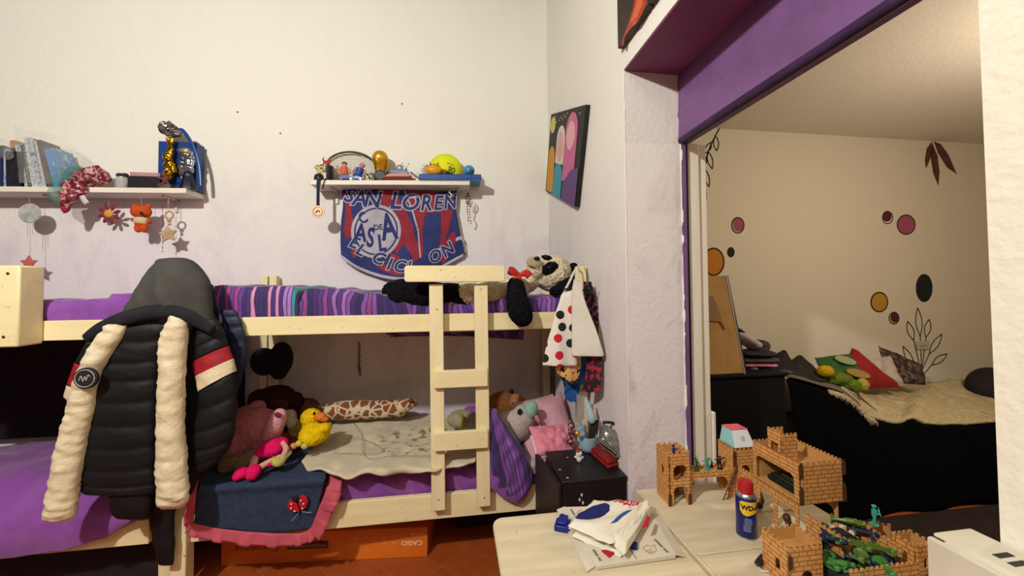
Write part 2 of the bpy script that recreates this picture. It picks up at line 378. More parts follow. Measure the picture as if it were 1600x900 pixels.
for x, z, y in ((-0.1, 1.36, 2.149), (0.145, 1.375, 2.149), (-0.09, 0.43, 2.152), (0.158, 0.42, 2.152)):
    MB().lathe((x, y, z), [(0.006, -0.003), (0.006, 0.001), (0.003, 0.003)], 10, Matrix.Rotation(PI / 2, 3, 'X')).build('screw', sc_m, ladder, smooth='auto')
bed2 = thing('bunk_bed', 'cream wooden bunk bed at the left edge with a thick guard board', 'bunk bed', (-2.4, 2.6, 0))
MB().box(-3.4, -1.425, 2.2, 2.232, 1.335, 1.432).build('upper_side_rail', bedwood, bed2, bevel=0.003)
MB().box(-3.4, -1.516, 2.2, 2.232, 0.312, 0.432).build('lower_side_rail', bedwood, bed2, bevel=0.003)
post(-1.50, -1.44, 2.24, 2.30, 0, 1.42).build('post', bedwoodz, bed2, bevel=0.004)
post(-1.395, -1.345, 3.02, 3.075, 0, 1.675).build('post', bedwoodz, bed2, bevel=0.004)
post(-3.46, -3.40, 2.2, 2.26, 0, 1.6).build('post', bedwoodz, bed2); post(-3.46, -3.40, 3.02, 3.075, 0, 1.6).build('post', bedwoodz, bed2)
MB().box(-3.4, -1.43, 2.235, 3.028, 1.345, 1.365).build('bunk_base', bedwood, bed2)
MB().box(-3.4, -1.43, 2.235, 3.028, 0.335, 0.355).build('bunk_base', bedwood, bed2)
gb = MB().box(-2.6, -1.985, 2.085, 2.198, 1.322, 1.698).build('guard_board', bedwood, bed2, bevel=0.008)
for x, z in ((-2.03, 1.66), (-2.04, 1.37)): MB().lathe((x, 2.085, z), [(0.007, -0.003), (0.007, 0.001), (0.003, 0.003)], 10, Matrix.Rotation(PI / 2, 3, 'X')).build('screw', sc_m, gb, smooth='auto')

# ---------------------------------------------------------------- bedding
purple_c = mat('purple_cotton', '7a3f93', '86499c', 6, 0.85, 0.35, 120, sheen=0.25)
purple_d = mat('purple_cotton_duvet', '7e4092', '884a9a', 5, 0.85, 0.35, 120, sheen=0.25)
def striped(name, n, cols, uv=True, dist=0.35, ax=0, lines=True):
    m, nt, b = newmat(name); v = coords(nt, 'UV' if uv else 'Object')
    s = nd(nt, 'ShaderNodeSeparateXYZ'); nt.links.new(v, s.inputs[0])
    nz = noisef(nt, coords(nt, 'UV' if uv else 'Object', scale=(3, 1.3, 1)), 2.2, 2, 0.5)
    a = nd(nt, 'ShaderNodeMath', operation='MULTIPLY_ADD'); nt.links.new(nz, a.inputs[0]); a.inputs[1].default_value = dist; nt.links.new(s.outputs[ax], a.inputs[2])
    k = nd(nt, 'ShaderNodeMath', operation='MULTIPLY'); nt.links.new(a.outputs[0], k.inputs[0]); k.inputs[1].default_value = n
    wn = nd(nt, 'ShaderNodeTexWhiteNoise', noise_dimensions='1D'); fl = nd(nt, 'ShaderNodeMath', operation='FLOOR'); nt.links.new(k.outputs[0], fl.inputs[0]); nt.links.new(fl.outputs[0], wn.inputs['W'])
    col = ramp(nt, wn.outputs[0], [(i / len(cols), c) for i, c in enumerate(cols)], 'CONSTANT')
    if lines:
        fr = nd(nt, 'ShaderNodeMath', operation='FRACT'); nt.links.new(k.outputs[0], fr.inputs[0])
        e = ramp(nt, fr.outputs[0], [(0, 1), (0.2, 0), (0.8, 0), (0.96, 1)])
        col = mixc(nt, e, col, '2a1645')
    nt.links.new(col, b.inputs['Base Color']); b.inputs['Roughness'].default_value = 0.85; b.inputs['Sheen Weight'].default_value = 0.2
    addbump(nt, b, noisef(nt, coords(nt), 120, 2), 0.2, 0.002); return m
M_stripe = striped('striped_duvet_print', 58, ['3f2266', '6a3d8c', '301a52', '7d4a9c', '4e2b78', '9463ac', '262058', '844080'], dist=0.05)
M_stripe_col = striped('striped_duvet_print_bright', 24, ['3c2a70', '2e8c94', '9a70b8', '38205c', '94347c', '5c3488', 'c884ac', '2f2a63'], dist=0.05)
def mattress(name, x0, x1, y0, y1, z0, ztop, m, seed, amp=0.012, bulge=0.0):
    """puffy sheeted mattress: u along x, v around the section"""
    prof = [(y1, z0, 0), (y1, 0.86, 1), (y1 - 0.03, 1, 1), ((y0 + y1) / 2, 1, 1), (y0 + 0.07, 1, 1), (y0 + 0.02, 0.93, 1), (y0, 0.7, 1), (y0 + 0.005, 0.3, 1), (y0 + 0.02, 0.0, 1)]
    def P(u, v):
        x = lerp(x0, x1, u); zt = ztop(x); r = spline([(p[0], (p[1] if p[2] else 0)) for p in prof], v)
        y, k = r; z = z0 + (zt - z0) * max(0, k)
        fr = max(0, 1 - abs(y - y0) / 0.12)
        f = N(x * 9 + z * 4, y * 3, seed) * amp + N(x * 22 + z * 12, y * 5, seed + 3) * amp * 0.55 * (0.4 + fr)
        e = min(1, (x - x0) / 0.03, (x1 - x) / 0.03); e = max(0, e) ** 0.5
        return Vector((x, y - (f * fr if z > z0 else 0) - bulge * fr * N(x * 4, seed), z0 + (z - z0) * (0.75 + 0.25 * e) + f * (1 if k > 0.3 else 0)))
    mb = MB(); mb.grid(P, 150, 44)
    U = 151; mb.f.append(tuple(j * U for j in range(45))); mb.f.append(tuple(j * U + 150 for j in range(44, -1, -1)))
    return mb.build(name, m)
def zt_up(x): return spline([(1.60,), (1.59,), (1.585,), (1.575,), (1.545,), (1.495,), (1.49,), (1.50,), (1.52,), (1.525,)], min(1, max(0, (x + 1.32) / 2.0)))[0]
tag(mattress('striped_duvet', -.84, 0.69, 2.238, 3.0, 1.366, zt_up, M_stripe, 1, 0.016), 'wavy purple striped duvet filling the upper bunk, under the lying panda toy', 'duvet')
tag(mattress('striped_duvet', -1.335, -.842, 2.238, 3.0, 1.366, lambda x: 1.60 - .012 * (x + 1.33), M_stripe_col, 2, 0.014), 'folded end of bedding with teal, white and pink stripes beside the grey hood', 'duvet')
tag(mattress('purple_mattress', -3.38, -1.43, 2.225, 3.0, 1.366, lambda x: 1.525 + 0.02 * (x + 2.2) + (0.03 if x > -1.75 else 0), purple_c, 5, 0.014), 'plain purple sheeted mattress on the upper bunk at the far left', 'mattress')
tag(mattress('purple_mattress', -1.325, 0.69, 2.238, 3.01, 0.357, lambda x: 0.555, purple_d, 8, 0.034), 'purple sheeted mattress of the lower bunk behind the ladder', 'mattress')
def bedpt(px, py, zt, yf=2.19):
    p = at(px, py, Z=zt)
    if p.y < yf + 0.03:
        q = at(px, py, Y=yf); k = min(1, max(0, (yf + 0.03 - p.y) / 0.12)); p = p.lerp(q, k) if k < 1 else q
    if p.y > 2.99: p = at(px, py, Y=2.99)
    return p
def sheet(name, top, bot, zt, m, label, cat, nu=70, nv=30, seed=0, amp=0.008, fs=9, yf=2.19, solid=0.008, lift=0.0, hem=0.0, kind=None, build=True):
    """cloth lying on a bed between a far and a near edge, going over the bed front at yf"""
    def P(u, v):
        a = spline(top, u); b = spline(bot, u); w = v
        p = bedpt(lerp(a[0], b[0], w), lerp(a[1], b[1], w), zt, yf)
        n = N(p.x * fs, p.y * fs * 0.7, p.z * fs + seed) + 0.5 * N(p.x * fs * 2.3, p.y * fs * 1.5, p.z * fs * 2 + seed)
        h = hem * max(0, v - 0.75) * 4 * math.sin(p.x * 30 + 2 * N(p.x * 5))
        return p + Vector((0, -abs(n) * amp * (1 if p.y < yf + 0.08 else 0.2) - h, n * amp + lift))
    mb = MB(); mb.grid(P, nu, nv)
    if not build: return mb
    return tag(mb.build(name, m, solid=solid), label, cat)
tag(MB().box(-3.35, -1.50, 3.03, 3.055, .60, 1.33).build('dark_shade_backing', mat('dark_maroon_shade', '1a0f13', '221418', 5, .95), bevel=.008), 'dark maroon sheet added as deep shade on the wall inside the lower left bunk', 'blanket')  # dark backing added to stand in for the bunk's deep shade
# left lower duvet hanging over its rail
def P(u, v):
    x = lerp(-3.3, -1.52, u); pr = spline([(3.0, .57), (2.8, .60), (2.5, .615), (2.3, .60), (2.19, .52), (2.165, .42), (2.17, .335)], v)
    hang = 0.05 * N(x * 3, 4) + (0.11 * max(0, (x + 1.85) / .33) if v > .6 else 0) * (v - .6) / .4
    n = N(x * 7, pr[0] * 6, pr[1] * 6) + 0.5 * N(x * 15, pr[0] * 11, pr[1] * 9)
    fold = 0.02 * math.sin(6 * x + 14 * pr[0]) * (1 if v < .7 else .3)
    return Vector((x, pr[0] - (abs(n) * 0.02 if v > .6 else 0), pr[1] + hang + n * 0.016 + fold * .5))
mb = MB(); mb.grid(P, 110, 50); tag(mb.build('purple_duvet', purple_d, solid=0.012), 'rumpled purple duvet draped over the lower bunk rail at the far left', 'duvet')
tag(mattress('purple_mattress', -3.38, -1.53, 2.238, 3.0, 0.357, lambda x: 0.53, purple_c, 9, 0.004), 'mattress under the rumpled purple duvet, lower bunk at the far left', 'mattress')
denim = mat('dark_denim', '2b3950', '222f45', 40, 0.95, 0.5, 220, lo=0.35, hi=0.7)
ruffle_m = mat('pink_ruffle', 'bc5260', 'ae4858', 14, 0.85, 0.3, 90)
dq = thing('denim_blanket', 'dark blue denim blanket with pink ruffled edge and a ladybird patch', 'blanket', (-1.0, 2.4, 0.57))
def dsheet(top, bot, yf, nu=60, nv=34, amp=.006, seed=0): return sheet('', top, bot, .592, None, '', '', nu, nv, seed, amp, 7, yf, build=False)
dsheet([(318, 720), (380, 702), (440, 700), (520, 702)], [(303, 822), (350, 826), (420, 832), (488, 826)], 2.165).build('blanket_cloth', denim, dq, solid=0.012)
def ruff(path, w, n=200, f=26, yoff=-.004):
    """gathered strip hanging from a path of measured points"""
    pts = smoothpath([bedpt(x, y, .59, 2.16) for x, y in path], 80)
    def P(u, v):
        p = Vector(spline([tuple(q) for q in pts], u)); d = spline([tuple(t) for t in w], u)
        o = Vector((d[0], 0, d[1]))
        s = math.sin(u * f * 2 * PI + 2 * N(u * 8, 3)); sq = math.tanh(s * 3.5) * .5
        return p + o * v + Vector((0, yoff - 0.012 * v * (1 + sq), 0.008 * v * N(u * 12)))
    mb = MB(); mb.grid(P, n, 6); return mb
ruff([(300, 816), (350, 826), (420, 832), (470, 832), (488, 822)], [(-.0, -.06), (0, -.058), (0, -.062), (.01, -.055), (.03, -.05)], f=6).build('ruffle', ruffle_m, dq, solid=.004)
ruff([(485, 828), (498, 795), (508, 770), (518, 735)], [(.05, -.05), (.075, -.02), (.08, -.01), (.06, 0)], 80, 3).build('ruffle', ruffle_m, dq, solid=.004)
ruff([(318, 720), (308, 760), (302, 818)], [(-.05, -.01), (-.05, -.01), (-.03, -.04)], 80, 4, .002).build('ruffle', ruffle_m, dq, solid=.004)
# ladybird patch
lb = at(465, 787, Y=2.135); red = mat('ladybird_red', 'b01028', rough=0.6); blk = mat('black_felt', '14131a', rough=0.9)
LM = frame(lb, (1, 0, .35), (-.35, 0, 1)); pm = MB()
for sgn in (-1, 1):
    pm.prism([(sgn * .004, -.042), (sgn * .03, -.035), (sgn * .05, -.008), (sgn * .048, .018), (sgn * .026, .034), (sgn * .012, .02), (sgn * .004, .0)][::sgn], LM, -.010)
pt = pm.build('ladybird_patch', red, dq, bevel=.002)
MB().ell(LM @ Vector((0, .03, .004)), (.019, .006, .014)).build('head', blk, pt, smooth=True)
for x, y in ((-.03, -.005), (-.02, -.026), (-.022, .014), (.03, -.008), (.018, -.028), (.024, .012)): MB().ell(LM @ Vector((x, y, .011)), (.0045, .002, .0045), n=8, m=6).build('spot', mat('white_thread', 'd8cfc8', rough=.8), pt)
at_ = MB()
for s in (-1, 1): at_.tube([LM @ Vector((s * .008 + .014 * k * s, -.045 - .008 * k + .006 * math.sin(k * 3), .006)) for k in range(4)], .0016, 6)
at_.build('embroidered_legs', mat('grey_thread', '8b93a0'), pt)
# beige throw
def throwm():
    m, nt, b = newmat('beige_fleece'); v = coords(nt, 'UV')
    base = ramp(nt, noisef(nt, coords(nt), 7, 4), [(0.35, 'bdb094'), (0.65, 'ccc0a4')])
    br = ramp(nt, noisef(nt, coords(nt, 'UV', scale=(14, 9, 1)), 1.6, 3, .6), [(0.55, 0), (0.57, 1)])
    s = nd(nt, 'ShaderNodeSeparateXYZ'); nt.links.new(v, s.inputs[0])
    mu = ramp(nt, s.outputs[0], [(.42, 0), (.46, 1), (.80, 1), (.84, 0)]); mv = ramp(nt, s.outputs[1], [(.22, 0), (.28, 1), (.66, 1), (.72, 0)])
    a = nd(nt, 'ShaderNodeMath', operation='MULTIPLY'); nt.links.new(mu, a.inputs[0]); nt.links.new(mv, a.inputs[1])
    c = nd(nt, 'ShaderNodeMath', operation='MULTIPLY'); nt.links.new(a.outputs[0], c.inputs[0]); nt.links.new(br, c.inputs[1])
    nt.links.new(mixc(nt, c.outputs[0], base, '8a6a30'), b.inputs['Base Color']); b.inputs['Roughness'].default_value = .95; b.inputs['Sheen Weight'].default_value = .3
    addbump(nt, b, noisef(nt, coords(nt), 150, 2), .4, .004); return m
tb = sheet('', [(528, 656), (560, 650), (620, 652), (700, 648), (765, 660)], [(470, 722), (500, 738), (560, 742), (640, 741), (690, 728), (742, 724)], .608, None, '', '', 110, 50, 4, .024, 7, 2.16, build=False, hem=.02)
throw = thing('beige_throw', 'beige fleece throw with brown printed script, spread on the lower bunk', 'blanket', (-.3, 2.5, .6))
tb.build('throw_cloth', throwm(), throw, solid=.012)
line_m = mat('brown_line', '80704e', rough=.9)  # thin brown lines laid over the throw
for path in ([(520, 705), (560, 685), (600, 706), (520, 708)], [(548, 655), (565, 680), (572, 714), (620, 712), (700, 712)]):
    ps = smoothpath([bedpt(x, y, .632, 2.15) for x, y in path], 30); MB().tube(ps, .0013, 6).build('thin_line', line_m, throw, smooth=True)
def crease_(a): return lambda p: Vector((0, -a * N(p.x * 20, 1, p.z * 14), 0))
# striped bundle slipping over the rail right of the ladder
rows = [prow(y, a, b, 2.18, d) for y, a, b, d in ((640, 764, 776, .03), (668, 764, 794, .05), (700, 764, 816, .06), (730, 765, 829, .06), (755, 772, 831, .05), (770, 788, 822, .045), (783, 800, 812, .02))]
M_str2 = striped('striped_duvet_print_fine', 26, ['4b2a78', '6b3a90', '38205c', '70408f', '2f1f55', '8050a0'], dist=.12, ax=0)
tag(loft(rows, 50, 40, wr=lambda p: Vector((0, -.006 * math.sin(p.x * 70 - p.z * 45 + 3 * N(p.x * 9, p.z * 9)), 0))).build('duvet_bundle', M_str2), 'bunched purple striped duvet spilling over the lower rail right of the ladder', 'duvet')
tag(loft([prow(y, a, b, 2.17, d) for y, a, b, d in ((700, 752, 780, .01), (730, 756, 800, .02), (755, 762, 822, .03), (772, 778, 824, .03), (784, 796, 810, .012))], 20, 24, wr=crease_(.01)).build('purple_pillowcase', purple_d), 'plain purple cloth edge hanging below the striped bundle', 'pillowcase')
tag(sheet('', [(815, 660), (845, 668), (860, 672)], [(822, 735), (838, 740), (850, 735)], .57, None, '', '', 24, 24, 6, .008, 9, 2.2, build=False).build('pale_blue_blanket', striped('pale_stripe', 9, ['b87c84', '8fa0a2', 'a89aa2', '6f8890'], ax=1, lines=False), solid=.01), 'pale striped blanket corner between purple bundle and nightstand', 'blanket')
# ---------------------------------------------------------------- coats
blackn = mat('black_nylon', '0d0e12', '090a0d', 12, .6, .35, 26, bd=.01, spec=.3)
navyn = mat('navy_nylon', '121a33', '0f152a', 12, .55, .3, 26, bd=.01)
cream_n = mat('cream_nylon', 'd9ccac', 'cbbd9a', 16, .6, .6, 22, bd=.012)
greyj = mat('grey_jersey', '474641', '3e3d39', 10, .95, .3, 200)
redn = mat('red_nylon', '9c1424', '8b1020', 12, .6, .4, 24, bd=.01)
def crease(amp=.006, f=16, sl=.6):
    return lambda p: Vector((0, -amp * N(p.x * f * .6, 3, p.z * f * 1.6 + p.x * f * sl) - amp * .5 * N(p.x * f * 2, 7, p.z * f * 3), 0))
cA = thing('hooded_jacket', 'black quilted jacket with long cream sleeves and grey jersey hood, hung over the bunk', 'jacket', (-1.55, 2.05, .55))
YA = 2.04
loft([prow(y, a, b, YA, d) for y, a, b, d in ((488, 190, 272, .03), (515, 178, 268, .05), (560, 160, 256, .055), (600, 150, 252, .055), (650, 140, 250, .055), (700, 134, 248, .055), (745, 128, 247, .05), (768, 130, 247, .045))], 90, 28, puff=10, amp=.16, sq=2.6, wr=crease(.003)).build('body', blackn, cA)
loft([prow(y, a, b, YA + .01, d) for y, a, b, d in ((745, 160, 240, .035), (770, 172, 240, .04), (795, 175, 238, .04), (808, 182, 234, .02))], 20, 24, sq=2.6).build('hem', blackn, cA)
sl = [prow(y, a, b, YA - .055, d) for y, a, b, d in ((506, 168, 196, .02), (522, 155, 193, .035), (548, 139, 178, .045), (582, 124, 158, .045), (611, 113, 149, .045), (640, 107, 146, .045), (663, 100, 140, .045), (690, 93, 134, .045), (717, 87, 129, .045), (740, 82, 125, .045), (765, 77, 121, .045), (790, 72, 119, .045), (806, 68, 117, .035), (813, 76, 108, .015))]
sleeve = loft(sl, 90, 24, puff=13, amp=.06, phase=.2, wr=crease(.011, 22)).build('sleeve', cream_n, cA)
sr = [prow(y, a, b, YA - .055, d) for y, a, b, d in ((493, 266, 280, .015), (500, 262, 291, .03), (520, 254, 292, .045), (545, 250, 290, .048), (580, 249, 289, .048), (620, 248, 287, .046), (660, 246, 287, .046), (700, 245, 290, .046), (740, 245, 292, .046), (765, 246, 294, .046), (782, 246, 294, .04), (793, 250, 285, .018))]
loft(sr, 90, 24, puff=13, amp=.05, wr=crease(.011, 22)).build('sleeve', cream_n, cA)
# collar band and hood
cp = [(136, 528), (158, 513), (190, 499), (225, 490), (262, 487), (295, 494), (318, 508), (332, 515)]
MB().tube(smoothpath([at(x, y, Y=1.985 if 150 < x < 300 else 2.0) for x, y in cp], 40), [.022 + .012 * math.sin(PI * min(1, i / 36)) for i in range(41)], 14, flat=.7).build('collar', mat('black_knit', '15151a', '1d1c24', 30, .9, .4, 150), cA, smooth='auto')
hood = [prow(y, a, b, 2.09, d) for y, a, b, d in ((403, 266, 290, .02), (408, 250, 303, .05), (420, 238, 314, .075), (440, 224, 325, .09), (460, 212, 329, .10), (480, 199, 331, .095), (498, 190, 333, .08), (512, 215, 333, .05))]
def hw(p):
    return Vector((0, -.012 * math.exp(-((p.x + .35 * p.z + .785) / .02) ** 2) * 2 - .008 * N(p.x * 14 + p.z * 10, 2, p.z * 12), .006 * N(p.x * 9, 1, p.z * 9)))
loft(hood, 50, 44, wr=hw).build('hood', greyj, cA)
# badge
bc = at(134, 591, Y=YA - .105); BM = frame(bc, (1, .0, .12), (-.1, 0, 1))
bd = MB().lathe((0, 0, 0), [(.046, -.008), (.046, .002), (.044, .004), (.0, .004)], 30).xf(BM).build('badge', mat('badge_black', '1a191b', rough=.7), cA, smooth='auto')
rg = MB(); rg.tube([BM @ Vector((.037 * math.cos(a), .037 * math.sin(a), .005)) for a in [2 * PI * k / 30 for k in range(31)]], .0022, 6)
rg.tube(smoothpath([BM @ Vector(q) for q in ((-.022, -.008, .006), (-.012, .012, .006), (-.006, -.012, .006), (.002, .008, .006), (.006, -.010, .006), (.014, .012, .006), (.022, .004, .006))], 24), .0022, 6)
rg.build('badge_mark', mat('badge_grey', '9a948c', rough=.6), bd, smooth=True)
cB = thing('quilted_jacket', 'black quilted jacket with red and cream sleeve bands, hanging behind the cream-sleeved one', 'jacket', (-1.3, 2.11, .55))
YB = 2.125
loft([prow(y, a, b, YB, d) for y, a, b, d in ((492, 282, 338, .02), (530, 285, 350, .025), (600, 262, 352, .028), (660, 240, 345, .028), (720, 236, 322, .028), (770, 233, 300, .025), (800, 232, 274, .02), (850, 240, 273, .018), (882, 248, 271, .01))], 80, 24, puff=12, amp=.2, sq=2.4).build('body', blackn, cB)
def srow(y0, x0, y1, x1, d, Y=YB - .055): return qrow((x0, y0), (x1, y1), Y, d)
full = [srow(500, 300, 498, 338, .02), srow(530, 296, 508, 346, .04), srow(548, 299, 524, 352, .045), srow(566, 302, 541, 356, .048), srow(588, 307, 561, 363, .05), srow(611, 312, 580, 368, .05), srow(640, 309, 620, 371, .05), srow(675, 302, 655, 369, .05), srow(705, 298, 688, 364, .045), srow(728, 296, 712, 350, .035), srow(742, 298, 730, 332, .02)]
def seg(i0, i1, s=1.0): return [tuple(list(full[i][:3]) + [q * s for q in full[i][3:6]] + [full[i][6] * s]) for i in range(i0, i1 + 1)]
loft(seg(0, 3), 30, 24, puff=3, amp=.15).build('sleeve', blackn, cB)
loft(seg(3, 4, 1.03), 12, 24, wr=crease(.004)).build('red_band', redn, cB)
loft(seg(4, 5, 1.04), 12, 24, wr=crease(.004)).build('cream_band', cream_n, cB)
loft(seg(5, 10), 50, 24, puff=5, amp=.2).build('sleeve', blackn, cB)
loft([qrow((100, 618), (128, 632), 2.11, .02), qrow((106, 600), (134, 606), 2.11, .025)], 6, 16).build('cream_band', cream_n, cB)
loft([qrow((106, 600), (134, 606), 2.11, .026), qrow((118, 566), (150, 572), 2.11, .026)], 6, 16).build('red_band', redn, cB)
loft([qrow((118, 566), (150, 572), 2.11, .025), qrow((135, 535), (175, 540), 2.11, .02)], 6, 16).build('sleeve', blackn, cB)
tag(loft([prow(y, a, b, 2.172, d) for y, a, b, d in ((484, 335, 368, .01), (500, 336, 377, .016), (525, 340, 384, .018), (560, 345, 385, .018), (590, 345, 379, .018), (615, 345, 370, .015), (632, 345, 362, .01))], 50, 20, puff=8, amp=.35).build('navy_vest', navyn), 'navy quilted garment peeking out at the right behind the black jackets', 'vest')
tag(MB().tube(smoothpath([at(330, 445, Y=2.19), at(334, 470, Y=2.18), at(345, 500, Y=2.12), at(338, 515, Y=2.08)]), .008, 8, flat=.4).build('lanyard', mat('dark_strap', '1c2233')), 'thin dark strap beside the grey hood', 'strap')
# ---------------------------------------------------------------- clothes on the end post
white_c = mat('white_cotton', 'd6d1c4', 'cfc9ba', 9, .9, .3, 110)
def dotm():
    m, nt, b = newmat('dotted_cotton'); b.inputs['Roughness'].default_value = .9
    v0 = coords(nt); sx = nd(nt, 'ShaderNodeSeparateXYZ'); nt.links.new(v0, sx.inputs[0]); cx = nd(nt, 'ShaderNodeCombineXYZ'); nt.links.new(sx.outputs[0], cx.inputs[0]); nt.links.new(sx.outputs[2], cx.inputs[1])
    vo = nd(nt, 'ShaderNodeTexVoronoi', voronoi_dimensions='2D'); vo.inputs['Randomness'].default_value = .55; vo.inputs['Scale'].default_value = 13.5
    nt.links.new(cx.outputs[0], vo.inputs[0])
    s = nd(nt, 'ShaderNodeSeparateColor'); nt.links.new(vo.outputs['Color'], s.inputs[0])
    r = nd(nt, 'ShaderNodeMath', operation='MULTIPLY_ADD'); nt.links.new(s.outputs[0], r.inputs[0]); r.inputs[1].default_value = .0; r.inputs[2].default_value = .31
    lt = nd(nt, 'ShaderNodeMath', operation='LESS_THAN'); nt.links.new(vo.outputs['Distance'], lt.inputs[0]); nt.links.new(r.outputs[0], lt.inputs[1])
    dc = ramp(nt, s.outputs[1], [(0, '14130f'), (.48, 'c01420')], 'CONSTANT')
    nt.links.new(mixc(nt, lt.outputs[0], 'dcd6cb', dc), b.inputs['Base Color']); return m
def pleat(f, a): return lambda p: Vector((0, -a * math.sin(p.x * f + 3 * p.z), 0))
def garment(name, rows, Y, m, label, cat, n=24, mm=30, pl=(60, .006), dy=0, sq=2.0):
    return tag(loft([prow(y, a, b, Y, d, dy) for y, a, b, d in rows], n, mm, wr=pleat(*pl), sq=sq).build(name, m), label, cat)
pd = thing('polka_dot_dress', 'white dress with black and red polka dots hanging on the bed post', 'dress', (.6, 2.0, 1.2))
loft([prow(y, a, b, 2.0, d) for y, a, b, d in ((452, 884, 898, .01), (462, 877, 900, .02), (472, 874, 902, .02), (490, 867, 902, .022), (510, 862, 902, .024), (528, 857, 902, .026), (550, 852, 902, .028), (569, 848, 901, .026), (570, 850, 899, .02))], 30, 36, wr=pleat(55, .007)).build('skirt', dotm(), pd)
MB().tube(smoothpath([at(882, 455, Y=1.99), at(890, 440, Y=2.02), at(897, 425, Y=2.06), at(903, 418, Y=2.11), at(906, 424, Y=2.14)]), .007, 8, flat=.4).build('strap', white_c, pd)
MB().tube(smoothpath([at(880, 452, Y=1.98), at(893, 449, Y=1.975), at(899, 436, Y=2.03)]), .004, 8).build('strap', blk, pd)
wd = thing('white_skirt', 'plain off-white flared skirt hanging over the polka dot dress', 'skirt', (.65, 1.95, 1.2))
loft([prow(y, a, b, 1.955, d, -.06) for y, a, b, d in ((436, 897, 905, .008), (445, 895, 908, .014), (458, 893, 911, .018), (477, 893, 917, .02), (512, 893, 930, .022), (540, 893, 939, .024), (554, 893, 943, .024), (556, 896, 940, .018))], 30, 36, wr=pleat(48, .006)).build('skirt_cloth', white_c, wd)
MB().tube(smoothpath([at(900, 438, Y=1.95), at(902, 420, Y=2.03), at(908, 412, Y=2.12)]), .006, 8, flat=.4).build('strap', white_c, wd)
floral = mat('pink_black_floral', '15121a', '96506a', 34, .85, lo=.52, hi=.58)
tartan = mat('red_black_pink_print', '1b1216', '8e2238', 26, .85, lo=.5, hi=.54)
leo = mat('leopard_print', 'd8a868', '15110e', 42, .85, lo=.56, hi=.58)
bluec = mat('blue_cotton', '35609c', '2d5590', 12, .85, .4, 160)
bluep = mat('bright_blue_print', '1f5aa6', '0e2444', 30, .85, lo=.55, hi=.6)
garment('floral_blouse', ((440, 912, 924, .008), (460, 912, 930, .012), (480, 914, 934, .012), (505, 920, 936, .01), (530, 926, 938, .008)), 2.075, floral, 'pink and black floral blouse peeking out right of the white skirt', 'blouse', dy=-.07)
garment('leopard_print_cloth', ((545, 872, 906, .012), (566, 867, 908, .014), (584, 872, 906, .014), (598, 892, 901, .008)), 2.02, leo, 'tan leopard print cloth under the polka dot dress', 'cloth')
garment('blue_skirt', ((540, 880, 920, .012), (570, 882, 921, .014), (596, 886, 920, .014), (600, 890, 918, .008)), 2.085, bluec, 'plain blue garment hanging behind the leopard print cloth', 'garment')
garment('blue_printed_top', ((580, 872, 902, .01), (600, 880, 906, .012), (618, 882, 904, .012), (628, 890, 902, .006)), 2.125, bluep, 'bright blue printed garment, lowest of the hanging clothes', 'garment')
garment('red_printed_dress', ((545, 915, 941, .01), (570, 916, 941, .014), (600, 912, 939, .014), (612, 908, 936, .008)), 1.99, tartan, 'red, black and pink printed garment hanging nearest the right wall', 'garment', dy=-.08)
tag(MB().tube([at(911, 455, Y=1.93), at(922, 443, Y=1.92), at(924, 441, Y=1.92)], .006, 8, flat=.4).build('black_strap', blk), 'black strap looped over the top of the clothes', 'strap')
tag(MB().tube([at(865, 565, Y=2.19), at(865, 590, Y=2.19), at(866, 619, Y=2.19)], [.008, .009, .006], 8, flat=.4).build('black_belt', mat('black_leather', '15110f', rough=.5)), 'narrow black belt end hanging below the polka dot dress', 'belt')
# ---------------------------------------------------------------- panda and other soft toys
def furry(name, c, c2, bs=90, st=1.0, bd=.012):
    return mat(name, c, c2, 45, 1.0, st, bs, sheen=0, bd=bd, spec=.1)
fur_c = furry('cream_curly_fur', 'dccfb2', 'c8ba9c', 90, .6); fur_k = furry('black_fur', '0b0b0f', '16151b')
def blob(els, vox=.008, relax=3, d=None):
    m = MB()
    for e in els: m.ell(*e, n=20, m=14)
    return lambda name, mt, par, **k: m.build(name, mt, par, remesh=vox, relax=relax, disp=d, **k)
ff = lambda a, s=60, sd=0: fuzz(a, s, sd)
Yp = 2.36
def A(x, y, Y=Yp): return at(x, y, Y=Y)
pa = thing('panda_plush', 'large cream and black panda soft toy lying on the upper bunk with a red bow', 'soft toy', (.2, 2.4, 1.5))
pb = MB(); 
for c, r in ((A(862, 427), (.125, .12, .115)), (A(838, 422, 2.31), (.06, .07, .055)), (A(800, 452), (.11, .12, .075)), (A(768, 455), (.13, .13, .08)), (A(735, 458), (.11, .12, .075)), (A(822, 440), (.08, .09, .07))): pb.ell(c, r, n=20, m=14)
pb.build('body', fur_c, pa, remesh=.008, relax=3, disp=fuzz(.009, 120))
blob([(A(835, 411, 2.262), (.05, .03, .038), (0, .3, 0))], .006, 1)('muzzle', mat('beige_plush', 'a8997c', '9a8b70', 30, .95), pa)
MB().ell(A(839, 404, 2.235), (.019, .016, .013)).build('nose', mat('black_plastic', '0c0b0d', rough=.3), pa, smooth=True)
MB().tube(smoothpath([A(828, 415, 2.236), A(838, 420, 2.231), A(850, 416, 2.236)]), .002, 6).build('mouth', blk, pa)
for (x, y, Y, r, ro) in ((859, 419, 2.252, (.058, .020, .036), (0, -.45, 0)), (854, 402, 2.29, (.034, .03, .014), (0, .2, 0))):
    ep = blob([(A(x, y, Y), r, ro)], .005, 1, ff(.005, 90))('eye_patch', fur_k, pa)
    MB().ell(A(x - 1, y - 1, Y - r[1] - .002), (.011, .006, .010)).build('eye', mat('black_plastic', '0c0b0d'), ep, smooth=True)
for (x, y, Y) in ((896, 419, 2.36), (898, 424, 2.40)): blob([(A(x, y, Y), (.03, .03, .036))], .006, 1, ff(.006, 90))('ear', fur_k, pa)
